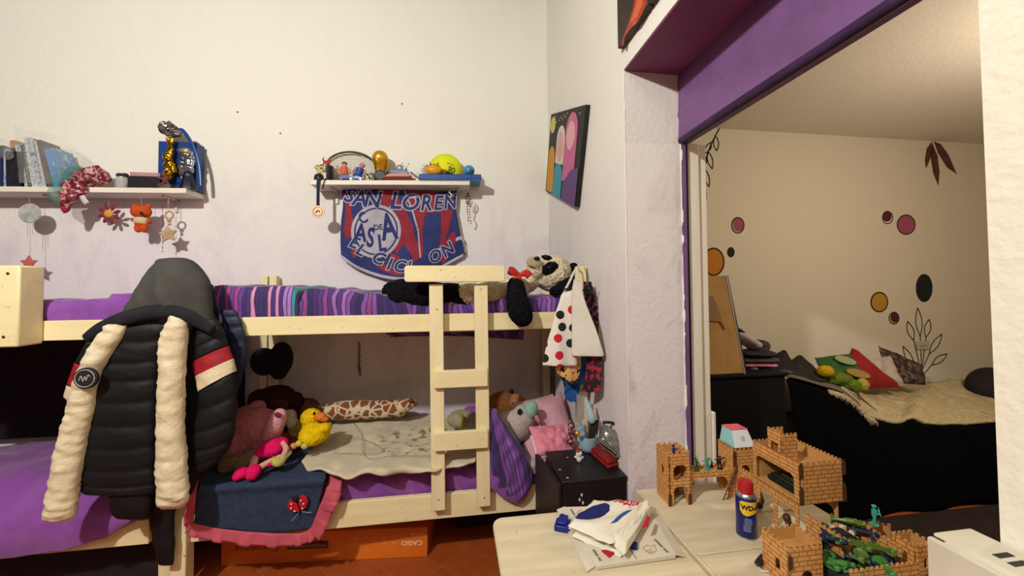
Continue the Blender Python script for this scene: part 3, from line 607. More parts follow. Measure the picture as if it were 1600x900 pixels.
def limb(pts, rr, Y=Yp): 
    m = MB(); ps = smoothpath([A(x, y, q) for x, y, q in pts], 16); R = [spline([(a,) for a in rr], i / 16)[0] for i in range(17)]
    m.tube(ps, R, 16); m.ell(ps[0], R[0]); m.ell(ps[-1], R[-1]); return m.build('limb', fur_k, pa, remesh=.008, relax=2, disp=fuzz(.007, 80))
limb([(628, 458, 2.30), (660, 460, 2.30), (700, 462, 2.33), (730, 462, 2.36)], [.084, .08, .075, .08])
limb([(612, 455, 2.50), (660, 462, 2.5), (725, 460, 2.46)], [.06, .07, .07])
limb([(806, 446, 2.20), (808, 468, 2.155), (812, 486, 2.135), (816, 494, 2.13)], [.05, .062, .068, .06])
limb([(905, 436, 2.30), (885, 447, 2.26), (866, 455, 2.25)], [.03, .045, .03])
bow = MB(); R_ = mat('red_satin', 'b8201c', 'a01818', 20, .5)
for pth, wds in (([(812, 430), (800, 424), (794, 422)], [.01, .026, .02]), ([(812, 430), (822, 427), (828, 432)], [.01, .022, .022]), ([(811, 430), (812, 442), (813, 458)], [.01, .02, .012]), ([(812, 430), (805, 438), (800, 440)], [.01, .016, .012])):
    bow.tube(smoothpath([A(x, y, 2.18) for x, y in pth], 8), [spline([(a,) for a in wds], i / 8)[0] for i in range(9)], 10, flat=.4)
bow.build('bow', R_, pa, smooth='auto')

def toy(name, label, loc): return thing(name, label, 'soft toy', loc)
def L(x, y, Y): return at(x, y, Y=Y)
def plush_tube(pts, rr, nm, m, par, vox=.006, d=None, n=14):
    mb = MB(); ps = smoothpath(pts, n); R = [spline([(a,) for a in rr], i / n)[0] for i in range(n + 1)]
    mb.tube(ps, R, 14); mb.ell(ps[0], R[0]); mb.ell(ps[-1], R[-1]); return mb.build(nm, m, par, remesh=vox, relax=2, disp=d)
# giraffe print bolster
gm, nt, b = newmat('giraffe_print'); v = coords(nt, scale=(18, 18, 18)); vo = nd(nt, 'ShaderNodeTexVoronoi', feature='DISTANCE_TO_EDGE'); nt.links.new(v, vo.inputs[0]); vo.inputs['Scale'].default_value = 1
nt.links.new(ramp(nt, vo.outputs[0], [(.07, 'c9b79c'), (.12, '7d4420')]), b.inputs['Base Color']); b.inputs['Roughness'].default_value = .95; M_gir = gm
g = toy('giraffe_plush', 'long plush toy with brown giraffe spots along the back of the lower bunk', (-.6, 2.9, .62))
plush_tube([L(500, 645, 2.88), L(540, 641, 2.9), L(590, 640, 2.9), L(625, 638, 2.88)], [.05, .068, .065, .06], 'body', M_gir, g)
plush_tube([L(628, 636, 2.86), L(640, 631, 2.84), L(648, 630, 2.83)], [.05, .04, .02], 'head', M_gir, g)
MB().ell(L(642, 626, 2.80), (.02, .012, .016)).build('ear', mat('brown_plush', '5e3a20', rough=.95), g, smooth=True)
# brown bear far left back
brn = furry('dark_brown_fur', '3b1a10', '2c130c')
t = toy('brown_bear_plush', 'dark brown soft bear in the shaded back corner of the lower bunk', (-1.3, 2.85, .7))
blob([(L(432, 625, 2.84), (.13, .1, .1)), (L(440, 650, 2.84), (.13, .1, .12)), (L(405, 625, 2.82), (.07, .06, .07)), (L(460, 628, 2.82), (.06, .06, .07))], .009, 2, ff(.006))('body', brn, t)
blob([(L(436, 634, 2.70), (.06, .04, .045))], .008, 1)('muzzle', furry('brown_fur', '4a2818', '3b1e12'), t)
t = toy('tan_bear_plush', 'tan soft toy slumped right of the dark brown bear', (-1.0, 2.9, .65))
blob([(L(478, 636, 2.88), (.09, .07, .06)), (L(488, 655, 2.86), (.09, .07, .08))], .008, 2, ff(.005))('body', furry('tan_fur', '6b4630', '5a3824'), t)
# big pink toy
pk = furry('dusty_pink_plush', 'b06a72', 'a05c66', 60, .6)
t = toy('pink_bird_plush', 'large dusty pink soft toy with an upturned pale pink snout', (-1.25, 2.55, .6))
blob([(L(397, 672, 2.5), (.16, .13, .13)), (L(372, 690, 2.46), (.11, .11, .12)), (L(420, 700, 2.46), (.10, .1, .07)), (L(390, 652, 2.54), (.10, .09, .07)), (L(402, 636, 2.58), (.05, .05, .04))], .009, 3, ff(.003, 30))('body', pk, t)
sn = plush_tube([L(422, 682, 2.38), L(430, 665, 2.36), L(436, 650, 2.35)], [.04, .048, .042], 'snout', furry('pale_pink_plush', 'cf98a4', 'bd8490', 60, .6), t)
MB().ell(L(434, 648, 2.305), (.018, .008, .014), (0, .4, 0)).build('nostril', mat('dark_rose', '6b1f30', rough=.9), sn, smooth=True)
# beige toy below it
t = toy('beige_plush', 'faded beige soft toy lying left of the pink shoes', (-1.28, 2.35, .58))
blob([(L(372, 722, 2.34), (.09, .06, .045)), (L(392, 716, 2.36), (.07, .05, .045)), (L(356, 728, 2.33), (.05, .05, .04)), (L(338, 716, 2.37), (.07, .04, .04))], .008, 3, ff(.003))('body', furry('beige_fur', '8a7256', '7a6248'), t)
# white and green toy
t = toy('white_yellow_plush', 'small soft toy with white head and yellow-green body behind the duck', (-1.08, 2.65, .62))
blob([(L(452, 652, 2.62), (.045, .04, .05)), (L(459, 664, 2.60), (.04, .04, .035))], .007, 2)('head', furry('ivory_fur', 'b7ab8c', 'a2967a'), t)
blob([(L(463, 680, 2.60), (.06, .06, .065)), (L(470, 668, 2.6), (.05, .05, .05))], .007, 2)('body', furry('olive_fur', '99893c', '8a7c3c'), t)
t = toy('red_plush', 'dull red soft toy wedged between the pink bird and the duck', (-1.05, 2.5, .6))
blob([(L(442, 688, 2.54), (.05, .05, .05)), (L(455, 694, 2.52), (.05, .05, .04))], .007, 2)('body', furry('dull_red_fur', '84303a', '742832'), t)
# duck
yl = furry('yellow_chenille', 'e0bf10', 'cda808', 70, 1)
t = toy('yellow_duck_plush', 'bright yellow soft duck with an orange bill beside the beige throw', (-.98, 2.5, .62))
blob([(L(492, 677, 2.44), (.085, .08, .062)), (L(486, 683, 2.42), (.068, .07, .05)), (L(508, 668, 2.42), (.038, .05, .03)), (L(486, 652, 2.46), (.058, .055, .052)), (L(484, 664, 2.46), (.04, .045, .045))], .007, 2, ff(.004, 80))('body', yl, t)
blob([(L(500, 651, 2.42), (.038, .03, .024)), (L(507, 655, 2.42), (.026, .022, .014))], .005, 2)('bill', mat('orange_plush', 'd8742c', 'c8641e', 40, .95, .5, 90), t)
MB().ell(L(491, 646, 2.408), .008).build('eye', mat('black_plastic', '0c0b0d'), t, smooth=True)
# doll with pink shoes
hot = furry('hot_pink_plush', 'd81860', 'c81458', 60, .5); skin = furry('doll_skin', 'c99c88', 'bd8e7c', 60, .4)
t = thing('rag_doll', 'floppy rag doll in a hot pink dress with round pink shoes', 'doll', (-1.1, 2.3, .6))
blob([(L(425, 700, 2.31), (.065, .06, .05)), (L(412, 706, 2.30), (.045, .05, .035)), (L(438, 692, 2.34), (.04, .04, .03))], .006, 3)('dress', hot, t)
plush_tube([L(399, 716, 2.26), L(395, 728, 2.22)], [.019, .019], 'leg', skin, t); plush_tube([L(438, 715, 2.25), L(420, 722, 2.23), L(404, 732, 2.2)], [.018, .016, .018], 'leg', skin, t)
blob([(L(396, 736, 2.17), (.037, .035, .034)), (L(394, 742, 2.16), (.032, .03, .026))], .006, 2)('shoe', hot, t)
blob([(L(377, 739, 2.18), (.036, .035, .03)), (L(372, 744, 2.17), (.026, .028, .022))], .006, 2)('shoe', hot, t)
plush_tube([L(442, 692, 2.30), L(447, 702, 2.27), L(440, 716, 2.24)], [.013, .015, .014], 'arm', skin, t)
blob([(L(423, 723, 2.24), (.03, .03, .018))], .006, 1)('skirt_hem', hot, t)
t = toy('yellow_flower_plush', 'small pale yellow and pink soft toy at the feet of the rag doll', (-1.0, 2.28, .6))
blob([(L(435, 722, 2.22), (.032, .03, .024)), (L(428, 718, 2.23), (.016, .02, .016)), (L(442, 718, 2.23), (.016, .02, .016))], .005, 1)('head', furry('pale_yellow_plush', 'c4b264', 'b4a25a'), t)
plush_tube([L(443, 716, 2.25), L(452, 708, 2.28)], [.018, .014], 'body', furry('pale_green_plush', 'a0a888', '909878'), t)
t = toy('rattle_plush', 'tiny soft rattle of pink, orange and yellow pieces in front of the duck', (-1.0, 2.4, .6))
for i, (x, y, c) in enumerate(((452, 702, 'c0566c'), (459, 697, 'c98a50'), (467, 693, 'c9ac48'), (476, 697, 'b8a850'))): blob([(L(x, y, 2.36 - i * .01), (.02, .018, .018))], .005, 1)('knob', mat('rattle' + c, c, rough=.95), t)
# toys at the right end
t = toy('tan_dog_plush', 'big tan soft dog at the back right behind the ladder', (.35, 2.9, .65))
blob([(L(790, 635, 2.80), (.16, .1, .11)), (L(770, 655, 2.80), (.12, .1, .12)), (L(815, 650, 2.78), (.1, .09, .09))], .009, 3, ff(.005))('body', furry('tan_dog_fur', '8a5a34', '7a4c2a'), t)
blob([(L(806, 627, 2.68), (.05, .05, .055))], .007, 2)('muzzle', furry('tan_pale_fur', 'a8744c', '986640'), t); MB().ell(L(799, 611, 2.72), .018).build('nose', blk, t, smooth=True)
grp = furry('grey_lilac_plush', 'b3a49e', 'a89892', 60, .4)
t = toy('grey_unicorn_plush', 'pale grey soft toy with mint green forehead and a pink ear', (.4, 2.4, .62))
blob([(L(806, 665, 2.36), (.10, .09, .105), (0, .6, 0)), (L(818, 652, 2.36), (.075, .08, .08)), (L(800, 682, 2.34), (.05, .06, .05)), (L(792, 655, 2.37), (.05, .06, .05))], .008, 3)('body', grp, t)
blob([(L(829, 641, 2.318), (.045, .04, .06), (0, .35, 0))], .006, 2)('forehead', furry('mint_plush', '8fb09c', '84a490', 60, .4), t)
blob([(L(840, 655, 2.30), (.016, .02, .034), (0, -.5, 0))], .005, 1)('ear', furry('rose_plush', 'c47c88', 'b87080', 60, .4), t)
blob([(L(800, 684, 2.275), (.026, .02, .024))], .005, 1)('paw', furry('mint_plush', '8fb09c', '84a490'), t)
MB().ell(L(812, 643, 2.285), (.014, .008, .018), (0, .5, 0)).build('eye', blk, t, smooth=True)
# white toy behind ladder
t = toy('white_rabbit_plush', 'off-white soft toy with yellow cord seen between the ladder rails', (0, 2.6, .62))
blob([(L(722, 655, 2.6), (.10, .08, .06)), (L(742, 665, 2.58), (.07, .07, .06))], .008, 2, ff(.004))('body', furry('offwhite_fur', 'aaa088', '9c927a'), t)
tg = MB()
for k in range(3): tg.tube(smoothpath([L(716 + k * 3, 645 + k, 2.5), L(722 + k * 2, 655, 2.49), L(720 + k * 3, 668, 2.47)]), .005, 6)
tg.build('cord', mat('mustard_cord', '9a8a28'), t, smooth=True)
tag(MB().ell((L(742, 640, 2.75)), (.08, .06, .035)).build('purple_cushion', purple_d, disp=fuzz(.01, 12), smooth=True), 'small dark purple cushion seen between the ladder rails', 'cushion')
# pink pillow and folded towel
def pillow(mb, c, ax, ay, az, w, h, t, n=20, pinch=.25, amp=.006, seed=0):
    ax, ay, az = Vector(ax).normalized(), Vector(ay).normalized(), Vector(az).normalized()
    def P(sg):
        def f(u, v):
            x, y = 2 * u - 1, 2 * v - 1
            k = max(0, (1 - x ** 4) * (1 - y ** 4)) ** .5
            sx = x * (1 - pinch * .25 * (1 - abs(y)) ** .7 * 0 - .06 * (1 - y * y)); sy = y * (1 - .06 * (1 - x * x))
            q = c + ax * sx * w / 2 + ay * sy * h / 2 + az * (sg * t / 2 * k + amp * N(x * 3 + seed, y * 3, sg) * k)
            return q
        return f
    mb.grid(P(1), n, n); mb.grid(P(-1), n, n); return mb
pkc = mat('pale_pink_cotton', 'c99aa4', 'bf8e9a', 8, .9, .5, 90)
p = thing('pink_pillow', 'pale pink pillow propped against the wall end of the lower bunk', 'pillow', (.6, 2.4, .6))
pillow(MB(), at(852, 668, Y=2.42), (1, .1, .15), (-.1, .75, .75), (-.1, -.9, .6), .36, .44, .15, 24, amp=.03).build('pillow_body', pkc, p)
tw = mat('pink_terry', 'd88494', 'c87484', 20, .95, .6, 120); tww = mat('white_pink_terry', 'dfc0c4', 'd4b0b6', 20, .95, .6, 120)
t = thing('folded_towel', 'folded pink towel with white underside beside the pillow', 'towel', (.55, 2.1, .7))
pillow(MB(), at(861, 686, Y=2.06), (1, .1, -.02), (-.1, .6, .5), (0, -.6, .8), .21, .17, .05, 20, amp=.03, seed=3).build('towel_top', tw, t)
pillow(MB(), at(856, 697, Y=2.05), (1, .1, -.08), (-.1, .6, .5), (0, -.6, .8), .17, .13, .045, 20, amp=.02, seed=6).build('towel_underside', tww, t)
# things hanging under the upper bunk
t = tag(blob([(L(412, 565, 2.95), (.09, .03, .10)), (L(440, 560, 2.95), (.08, .03, .12)), (L(436, 580, 2.95), (.06, .03, .06))], .008, 3)('black_bag', blk, None), 'black bag hanging in shade behind the lower bunk post', 'bag')
t = thing('bead_charm', 'thin brown tassel charm hanging under the upper bunk against the wall', 'charm', at(562, 580, Y=3.05))
bmb = MB()
for k in range(9): bmb.ell(at(561 + (k % 2), 536 + k * 4, Y=3.05), (.008, .008, .010), n=8, m=6)
bmb.build('beads', mat('brown_beads', '6b4a2a', rough=.5), t); MB().tube([at(560, 568, Y=3.05), at(562, 578, Y=3.05), at(563, 588, Y=3.05)], [.006, .010, .004], 8).build('tassel', mat('brown_thread', '7a5a38'), t)
tag(sheet('', [(600, 520), (700, 520), (820, 516)], [(610, 527), (720, 526), (818, 532)], 1.32, None, '', '', 30, 6, 3, .004, 8, 2.3, build=False).xf(Matrix.Translation((0, .02, .0))).build('hanging_sheet_edge', M_str2, solid=.005), 'dark striped sheet edge sagging beneath the upper bunk rail', 'sheet')
# ---------------------------------------------------------------- shelves
shelf_w = M_wood('white_shelf_laminate', 'ddd6c2', 'e6dfcc', 'c4b89c', 0)
def s2(x): return 2.356 + (x + 1.015) * .030
def s1(x): return 2.251 + (x + 2.88) * .020
def shelf(x0, x1, f, label, br):
    t = thing('wall_shelf', label, 'shelf', ((x0 + x1) / 2, 3.0, f((x0 + x1) / 2) - .035))
    m = MB().box(x0, x1, 2.9, 3.098, -.034, 0); m.v = [v + Vector((0, 0, f(v.x))) for v in m.v]; m.build('board', shelf_w, t, bevel=.002)
    for bx in br: MB().box(bx, bx + .02, 2.96, 3.097, f(bx) - .046, f(bx) - .035).box(bx, bx + .02, 3.085, 3.097, f(bx) - .13, f(bx) - .035).build('bracket', mat('white_metal', 'c9c4ba', rough=.4), t)
    return t
shelf(-3.3, -1.811, s1, 'long white wall shelf with books and trophies at the upper left', (-2.7, -2.0))
shelf(-1.015, .115, s2, 'white wall shelf above the red and blue football flag', (-.9, 0.02))
def B2(px, Y=2.97):
    p = at(px, 285, Y=Y); return Vector((p.x, Y, s2(p.x) + .001))
def B1(px, Y=2.97):
    p = at(px, 293, Y=Y); return Vector((p.x, Y, s1(p.x) + .001))
gold = mat('gold', 'd09a2a', 'c08a20', 20, .28, metal=.9); gold2 = mat('gold_matt', 'cf9c34', rough=.4, metal=.6)
silver = mat('silver', 'b9bcc4', rough=.25, metal=.9); plas_k = mat('black_plastic2', '17171a', rough=.4); white_p = mat('white_plastic', 'd8d4c8', rough=.4)
royal = mat('royal_blue', '1d4a9c', '173f8a', 18, .45); redp = mat('red_plastic', 'b8302c', rough=.4)
# figurine left
b = B2(499, 2.95); t = thing('spotted_figurine', 'small yellow and black spotted figurine on a black base, leftmost on the middle shelf', 'figurine', b)
MB().lathe(b, [(.036, 0), (.036, .03), (.03, .045), (.028, .05)], 16).build('base', plas_k, t, smooth='auto')
spm = mat('yellow_black_spots', 'cfc47a', '1c1a14', 60, .6, lo=.55, hi=.57)
MB().ell(b + Vector((.005, 0, .075)), (.024, .02, .026)).ell(b + Vector((-.012, 0, .105)), (.022, .02, .018)).ell(b + Vector((.022, 0, .10)), (.018, .015, .02)).build('figure', spm, t, remesh=.004, relax=1)
# metal cup with horned red toy
b = B2(510, 2.99); t = thing('metal_cup', 'dark metal cup with a white label', 'cup', b)
MB().lathe(b, [(.045, 0), (.048, .005), (.048, .125), (.045, .125), (.043, .01), (.0, .008)], 24).build('cup_body', mat('dark_metal', '45443e', rough=.35, metal=.8), t, smooth='auto')
lbm = MB(); lbm.grid(lambda u, v: b + Vector((.0495 * math.sin(lerp(-.75, .25, u)), -.0495 * math.cos(lerp(-.75, .25, u)), lerp(.01, .065, v))), 8, 2); lbm.build('label', mat('paper_label', 'cdc8ba', rough=.8), t)
r0 = b + Vector((0, 0, .11)); t = thing('horned_toy', 'small red horned toy sitting in the dark metal cup', 'toy', r0)
hb_ = MB().ell(r0 + Vector((0, 0, .03)), (.024, .02, .03))
for s in (-1, 1): hb_.tube([r0 + Vector((s * .014, 0, .045)), r0 + Vector((s * .024, 0, .065)), r0 + Vector((s * .018, 0, .088))], [.009, .006, .001], 8)
hb_.build('toy_body', redp, t, smooth='auto')
# racket
rc = at(548, 262, Y=3.055); rc = Vector((rc.x, 3.06, s2(rc.x) + .136))
t = thing('tennis_racket', 'dark-framed tennis racket standing on its side against the wall behind the toys', 'racket', rc - Vector((0, 0, .135)))
def rp(a, k=1): return rc + Vector((.188 * k * math.cos(a), .02 - .06 * k * math.sin(a) * .2, .128 * k * math.sin(a)))
MB().tube([rp(2 * PI * i / 48) for i in range(49)], .0075, 8, flat=1.3).build('frame', mat('racket_frame', '34322c', rough=.4), t, smooth=True)
sm_ = MB()
for i in range(-11, 12):
    x = i / 12; h = math.sqrt(1 - x * x); sm_.tube([rc + Vector((.188 * x, .018, -.128 * h)), rc + Vector((.188 * x, .018, .128 * h))], .0009, 4)
for i in range(-8, 9):
    z = i / 9; h = math.sqrt(1 - z * z); sm_.tube([rc + Vector((-.188 * h, .018, .128 * z)), rc + Vector((.188 * h, .018, .128 * z))], .0009, 4)
sm_.build('strings', mat('racket_string', 'b8ab98', rough=.5), t)['kind'] = 'stuff'
hx = rc.x + .188
MB().tube([rp(0), rc + Vector((.27, .015, -.02))], .009, 8).build('throat', mat('racket_frame', ''), t, smooth='auto')
# toy figures
def figure(b, h, c1, c2, c3, label, lean=0, name='toy_figure'):
    t = thing(name, label, 'toy figure', b); m = MB(); k = h / .1
    R_ = Matrix.Translation(b) @ Matrix.Rotation(lean, 4, 'Y') @ Matrix.Scale(k, 4)
    def g(m, nm, c): m.xf(R_); return m.build(nm, c, t, smooth='auto')
    g(MB().tube([(-.012, 0, 0), (-.010, 0, .04)], [.009, .010], 8).tube([(.014, 0, 0), (.010, 0, .04)], [.009, .010], 8).tube([(0, 0, .035), (0, 0, .072)], [.017, .02], 10), 'clothes', c1)
    g(MB().tube([(-.02, 0, .068), (-.028, -.004, .045), (-.022, -.012, .04)], [.007, .006, .005], 8), 'arm', c2); g(MB().tube([(.02, 0, .068), (.028, -.004, .045), (.024, -.012, .038)], [.007, .006, .005], 8), 'arm', c2)
    g(MB().ell((0, 0, .085), (.012, .011, .014)), 'head', c2)
    hm = MB().ell((0, .002, .092), (.014, .013, .011)); g(hm, 'hair', c3); return t
org = mat('orange_cloth', 'c8683a', rough=.7); skn = mat('doll_face', 'c48e70', rough=.6); hairk = mat('toy_hair', '5a4a34', rough=.7)
figure(B2(538, 2.95), .145, org, skn, hairk, 'orange-clothed toy figure in front of the racket')
figure(B2(560, 2.96) + Vector((-.02, 0, 0)), .15, royal, mat('rose_plastic', 'b87f78', rough=.6), mat('rose_plastic', ''), 'blue-clothed toy figure leaning right, in front of the racket', .35)
def car(b, l, body, label, h=.03):
    t = thing('toy_car', label, 'toy car', b)
    pr = [(-l / 2, .008), (l / 2, .008), (l / 2, .02), (l * .3, .024), (l * .12, h + .01), (-l * .2, h + .01), (-l * .36, .024), (-l / 2, .022)]
    MB().prism(pr, frame(b + Vector((0, .022, 0)), (1, 0, 0), (0, 0, 1)), .044).build('body', body, t, bevel=.003)
    for x in (-l * .3, l * .3):
        for y in (-.022, .022): MB().lathe(b + Vector((x, y, .010)), [(.010, -.004), (.010, .004)], 12, Matrix.Rotation(PI / 2, 3, 'X')).build('wheel', plas_k if y > 0 or x < 0 else white_p, t, smooth='auto')
    return t
car(B2(542, 2.925), .11, royal, 'bright blue toy car at the front of the middle shelf')
car(B2(559, 2.925), .08, mat('pale_blue_plastic', '6c8cc0', rough=.4), 'small pale blue toy car right of the bright blue one', .022)
b = B2(574, 2.95); t = figure(b, .06, mat('white_toy', 'cfcabc', rough=.6), plas_k, plas_k, 'tiny black and white toy figure between car and golden trophy')
b = B2(580, 2.96); tag(MB().lathe(b, [(.013, 0), (.018, .012), (.008, .03), (.014, .05), (.002, .055)], 12).build('tiny_ornament', mat('pale_green_glass', 'c0c79a', rough=.3), smooth='auto'), 'tiny pale green ornament just left of the golden trophy', 'ornament')
# trophy
b = B2(594, 2.99); t = thing('golden_trophy', 'golden trophy topped by a large round globe', 'trophy', b)
def tg_(u, v):
    r, z = spline([(.038, 0), (.040, .02), (.038, .045), (.040, .07), (.046, .10), (.054, .13), (.058, .155)], v); a = 2 * PI * u + v * 2.2
    r *= 1 + .12 * math.cos(3 * a); return b + Vector((r * math.cos(a), r * math.sin(a), z + .02))
m = MB(); m.grid(tg_, 36, 20, wrap=True); m.build('stem', gold, t)
MB().ell(b + Vector((0, 0, .19)), .058, n=28, m=18).build('globe', gold2, t, smooth=True)
MB().lathe(b, [(.044, 0), (.046, .004), (.044, .03), (.036, .034)], 24).build('base', mat('green_malachite', '1f3a26', rough=.3), t, smooth='auto')
b = B2(594, 2.925) + Vector((0, 0, .042)); t = thing('round_black_gadget', 'round black ring-shaped gadget in front of the golden trophy', 'gadget', b - Vector((0, 0, .042)))
MB().tube([b + Vector((.034 * math.cos(a), 0, .034 * math.sin(a))) for a in [2 * PI * k / 28 for k in range(29)]], .008, 8).build('ring', plas_k, t, smooth=True)
MB().lathe(b, [(.030, -.006), (.030, .008)], 20, Matrix.Rotation(PI / 2, 3, 'X')).build('face', mat('dark_grey_plastic', '2c2a2c', '3c3838', 60, .5), t, smooth='auto')
MB().box(b.x - .07, b.x - .035, 2.91, 2.94, b.z - .041, b.z - .022).build('foot', plas_k, t, bevel=.003)
# folded cloth and things on it
b = B2(626, 2.97); t = thing('folded_purse', 'folded pale pink and dark red purse on the middle shelf', 'purse', b)
MB().prism([(-.12, 0), (.125, 0), (.10, .018), (.06, .036), (-.10, .026)], frame(b + Vector((0, .06, 0)), (1, 0, 0), (0, 0, 1)), .13).build('lower_fold', mat('dark_red_cloth', '6e2420', rough=.8), t, bevel=.004)
MB().prism([(-.12, .022), (.085, .03), (.065, .052), (.03, .058), (-.06, .05)], frame(b + Vector((0, .05, 0)), (1, 0, 0), (0, 0, 1)), .122).build('upper_fold', mat('salmon_cloth', 'c39080', rough=.8), t, bevel=.004)
tz = b.z + .062
tag(MB().box(b.x - .07, b.x + .06, 2.93, 3.01, tz, tz + .022).build('pale_blue_box', mat('dusty_blue', '7288b4', rough=.6), bevel=.003), 'thin dusty blue box on top of the folded purse', 'box')
sn_ = Vector((b.x, 2.97, tz + .023)); t = thing('silver_snail', 'silver wire snail ornament with two beaded feelers', 'ornament', sn_)
MB().ell(sn_ + Vector((-.005, 0, .026)), (.026, .014, .026)).build('shell', mat('striped_shell', 'b8b6b4', '6f7076', 80, .35, metal=.5), t, smooth=True)
MB().tube([sn_ + Vector((-.02, 0, .004)), sn_ + Vector((.03, 0, .006)), sn_ + Vector((.045, 0, .022))], [.006, .007, .006], 8).build('body', mat('gunmetal', '3a3b40', rough=.3, metal=.8), t, smooth='auto')
for dx in (-.032, .018): MB().tube([sn_ + Vector((.042, 0, .024)), sn_ + Vector((.042 + dx, 0, .06))], .0012, 6).ell(sn_ + Vector((.042 + dx, 0, .062)), .004, n=8, m=6).build('feeler', mat('gunmetal', ''), t, smooth=True)
tag(MB().tube([Vector((b.x + .075, 2.95, tz + .015)), Vector((b.x + .145, 2.93, b.z + .02))], .007, 8).build('grey_pen', mat('grey_metal', '8a8780', rough=.4, metal=.5), smooth='auto'), 'short grey pen leaning at the right end of the folded purse', 'pen')
# blue box
bl = at(654, 280, Y=2.88).x; br_ = at(752, 280, Y=2.885).x
bx = MB().box(bl, br_, 2.885, 3.08, 0, .044); bx.v = [v + Vector((0, 0, s2(v.x) + .001)) for v in bx.v]
t = thing('glitter_box', 'long flat glittery blue box overhanging the right shelf end', 'box', (bl, 2.98, s2(bl)))
bx.build('lid', mat('blue_glitter', '1c3f86', '3d68b8', 140, .35, lo=.55, hi=.62), t, bevel=.006)
un = MB().box(bl + .004, br_ - .004, 2.889, 3.076, -.001, .002); un.v = [v + Vector((0, 0, s2(v.x))) for v in un.v]; un.build('underside', mat('dusty_teal', '5f8fa0', rough=.6), t)
# sun ornament
b = B2(678, 2.93) + Vector((0, 0, .046)); t = thing('sun_ornament', 'golden sun ornament with pointed rays on the blue box', 'ornament', b)
MB().ell(b + Vector((0, -.01, .035)), (.060, .035, .037), n=24).build('sun_face', mat('glazed_yellow', 'd89a18', rough=.35), t, smooth=True)
for k in range(13):
    a = PI * (k / 12 * 1.24 - .12); c, s = math.cos(a), math.sin(a)
    o = b + Vector((.052 * c, .012, .036 + .034 * s)); tip = b + Vector((.105 * c, .018, .036 + (.078 if k % 2 else .066) * s)); n_ = Vector((-s, 0, c)) * .014
    m = MB().add([o + n_, o - n_, tip, o + Vector((0, .018, 0))], [(0, 2, 1), (1, 2, 3), (3, 2, 0), (0, 1, 3)]); m.build('ray', mat('glazed_ochre', '8a6a1c', '7a5a14', 20, .4), t)
# cap
b = B2(697, 3.03) + Vector((0, 0, .046)); t = thing('baseball_cap', 'neon yellow baseball cap with dark lettering leaning against the wall', 'cap', b)
neon = mat('neon_yellow', 'd9e012', 'cdd410', 10, .7, .15, 90)
CC = b + Vector((-.01, -.01, .045)); CRt = Euler((0, .35, 0)).to_matrix()
def capf(u, v):
    a = 2 * PI * u; e = v * PI / 2; r = math.cos(e)
    p = Vector((.132 * r * math.cos(a), .078 * r * math.sin(a), .148 * math.sin(e) ** .9)); 
    return CC + CRt @ (p * (1 - .012 * abs(math.cos(3 * a)) ** 8))
m = MB(); m.grid(capf, 48, 18, wrap=True); cr_ = m.build('crown', neon, t, solid=.003)
def brim(u, v):
    a = lerp(-.9, .9, u); k = v; q = Vector((.112 * math.cos(a) + .035 * k * math.cos(a * .8), -.072 * math.sin(a), .0 - .028 * k - .004 * math.sin(a) ** 2))
    return CC + CRt @ q
m = MB(); m.grid(brim, 20, 8); m.build('brim', neon, t, solid=.004)
MB().ell(CC + CRt @ Vector((0, 0, .149)), (.008, .008, .005)).build('button', neon, t, smooth=True)
def capwrap(v):
    x, z = v.x, v.y; r = max(.0, 1 - (x / .132) ** 2 - (z / .15) ** 2); return CC + CRt @ Vector((x, -.0812 * math.sqrt(r) - .001, z))
MB().text('SO', .052, Matrix.Translation((.050, .022, 0)), 0, .04, .8, fn=capwrap, sub=.01).build('lettering', mat('cap_lettering', '3c4018', rough=.8), t)
MB().plate([[(.0, .056), (.058, .058), (.058, .066), (.0, .064)]], Matrix.Identity(4), 0, capwrap, .01).build('small_print', mat('cap_small_print', '8a8a14', rough=.8), t)
# globe
b = B2(733, 2.95); b.z = s2(b.x) + .046; t = thing('small_globe', 'small blue and green globe ball at the right end of the shelf', 'globe', b)
m_, nt, bb = newmat('globe_paint'); nt.links.new(ramp(nt, noisef(nt, coords(nt), 14, 2), [(.5, '3b88c4'), (.54, '2c6a50')]), bb.inputs['Base Color']); bb.inputs['Roughness'].default_value = .4
MB().ell(b + Vector((0, 0, .043)), .043, n=24, m=16).build('ball', m_, t, smooth=True)
MB().lathe(b, [(.02, 0), (.02, .006)], 12).build('foot', plas_k, t)
# medal
mc_ = at(496.8, 330.8, Y=2.885); t = thing('medal', 'bronze medal on a dark ribbon hanging from the left end of the middle shelf', 'medal', mc_)
MB().lathe(mc_, [(.043, -.003), (.044, 0), (.043, .003)], 28, Matrix.Rotation(PI / 2, 3, 'X')).build('disc', mat('bronze', 'b08468', rough=.4, metal=.5), t, smooth='auto')
mr = MB(); mr.tube([mc_ + Vector((.032 * math.cos(a), -.004, .032 * math.sin(a))) for a in [2 * PI * k / 24 for k in range(25)]], .002, 6)
mr.tube(smoothpath([mc_ + Vector(q) for q in ((-.015, -.005, -.01), (0, -.005, .008), (.014, -.005, -.004))]), .004, 6); mr.build('relief', mat('bronze_dark', '6e4a3c', rough=.5, metal=.4), t, smooth=True)
rb = MB(); zt = s2(mc_.x)
rb.tube([mc_ + Vector((0, 0, .042)), Vector((mc_.x, 2.886, zt - .02)), Vector((mc_.x + .004, 2.889, zt + .004)), Vector((mc_.x + .006, 2.94, zt + .006))], .011, 8, flat=.18); rb.build('ribbon', mat('navy_ribbon', '151a33', rough=.8), t, smooth='auto')
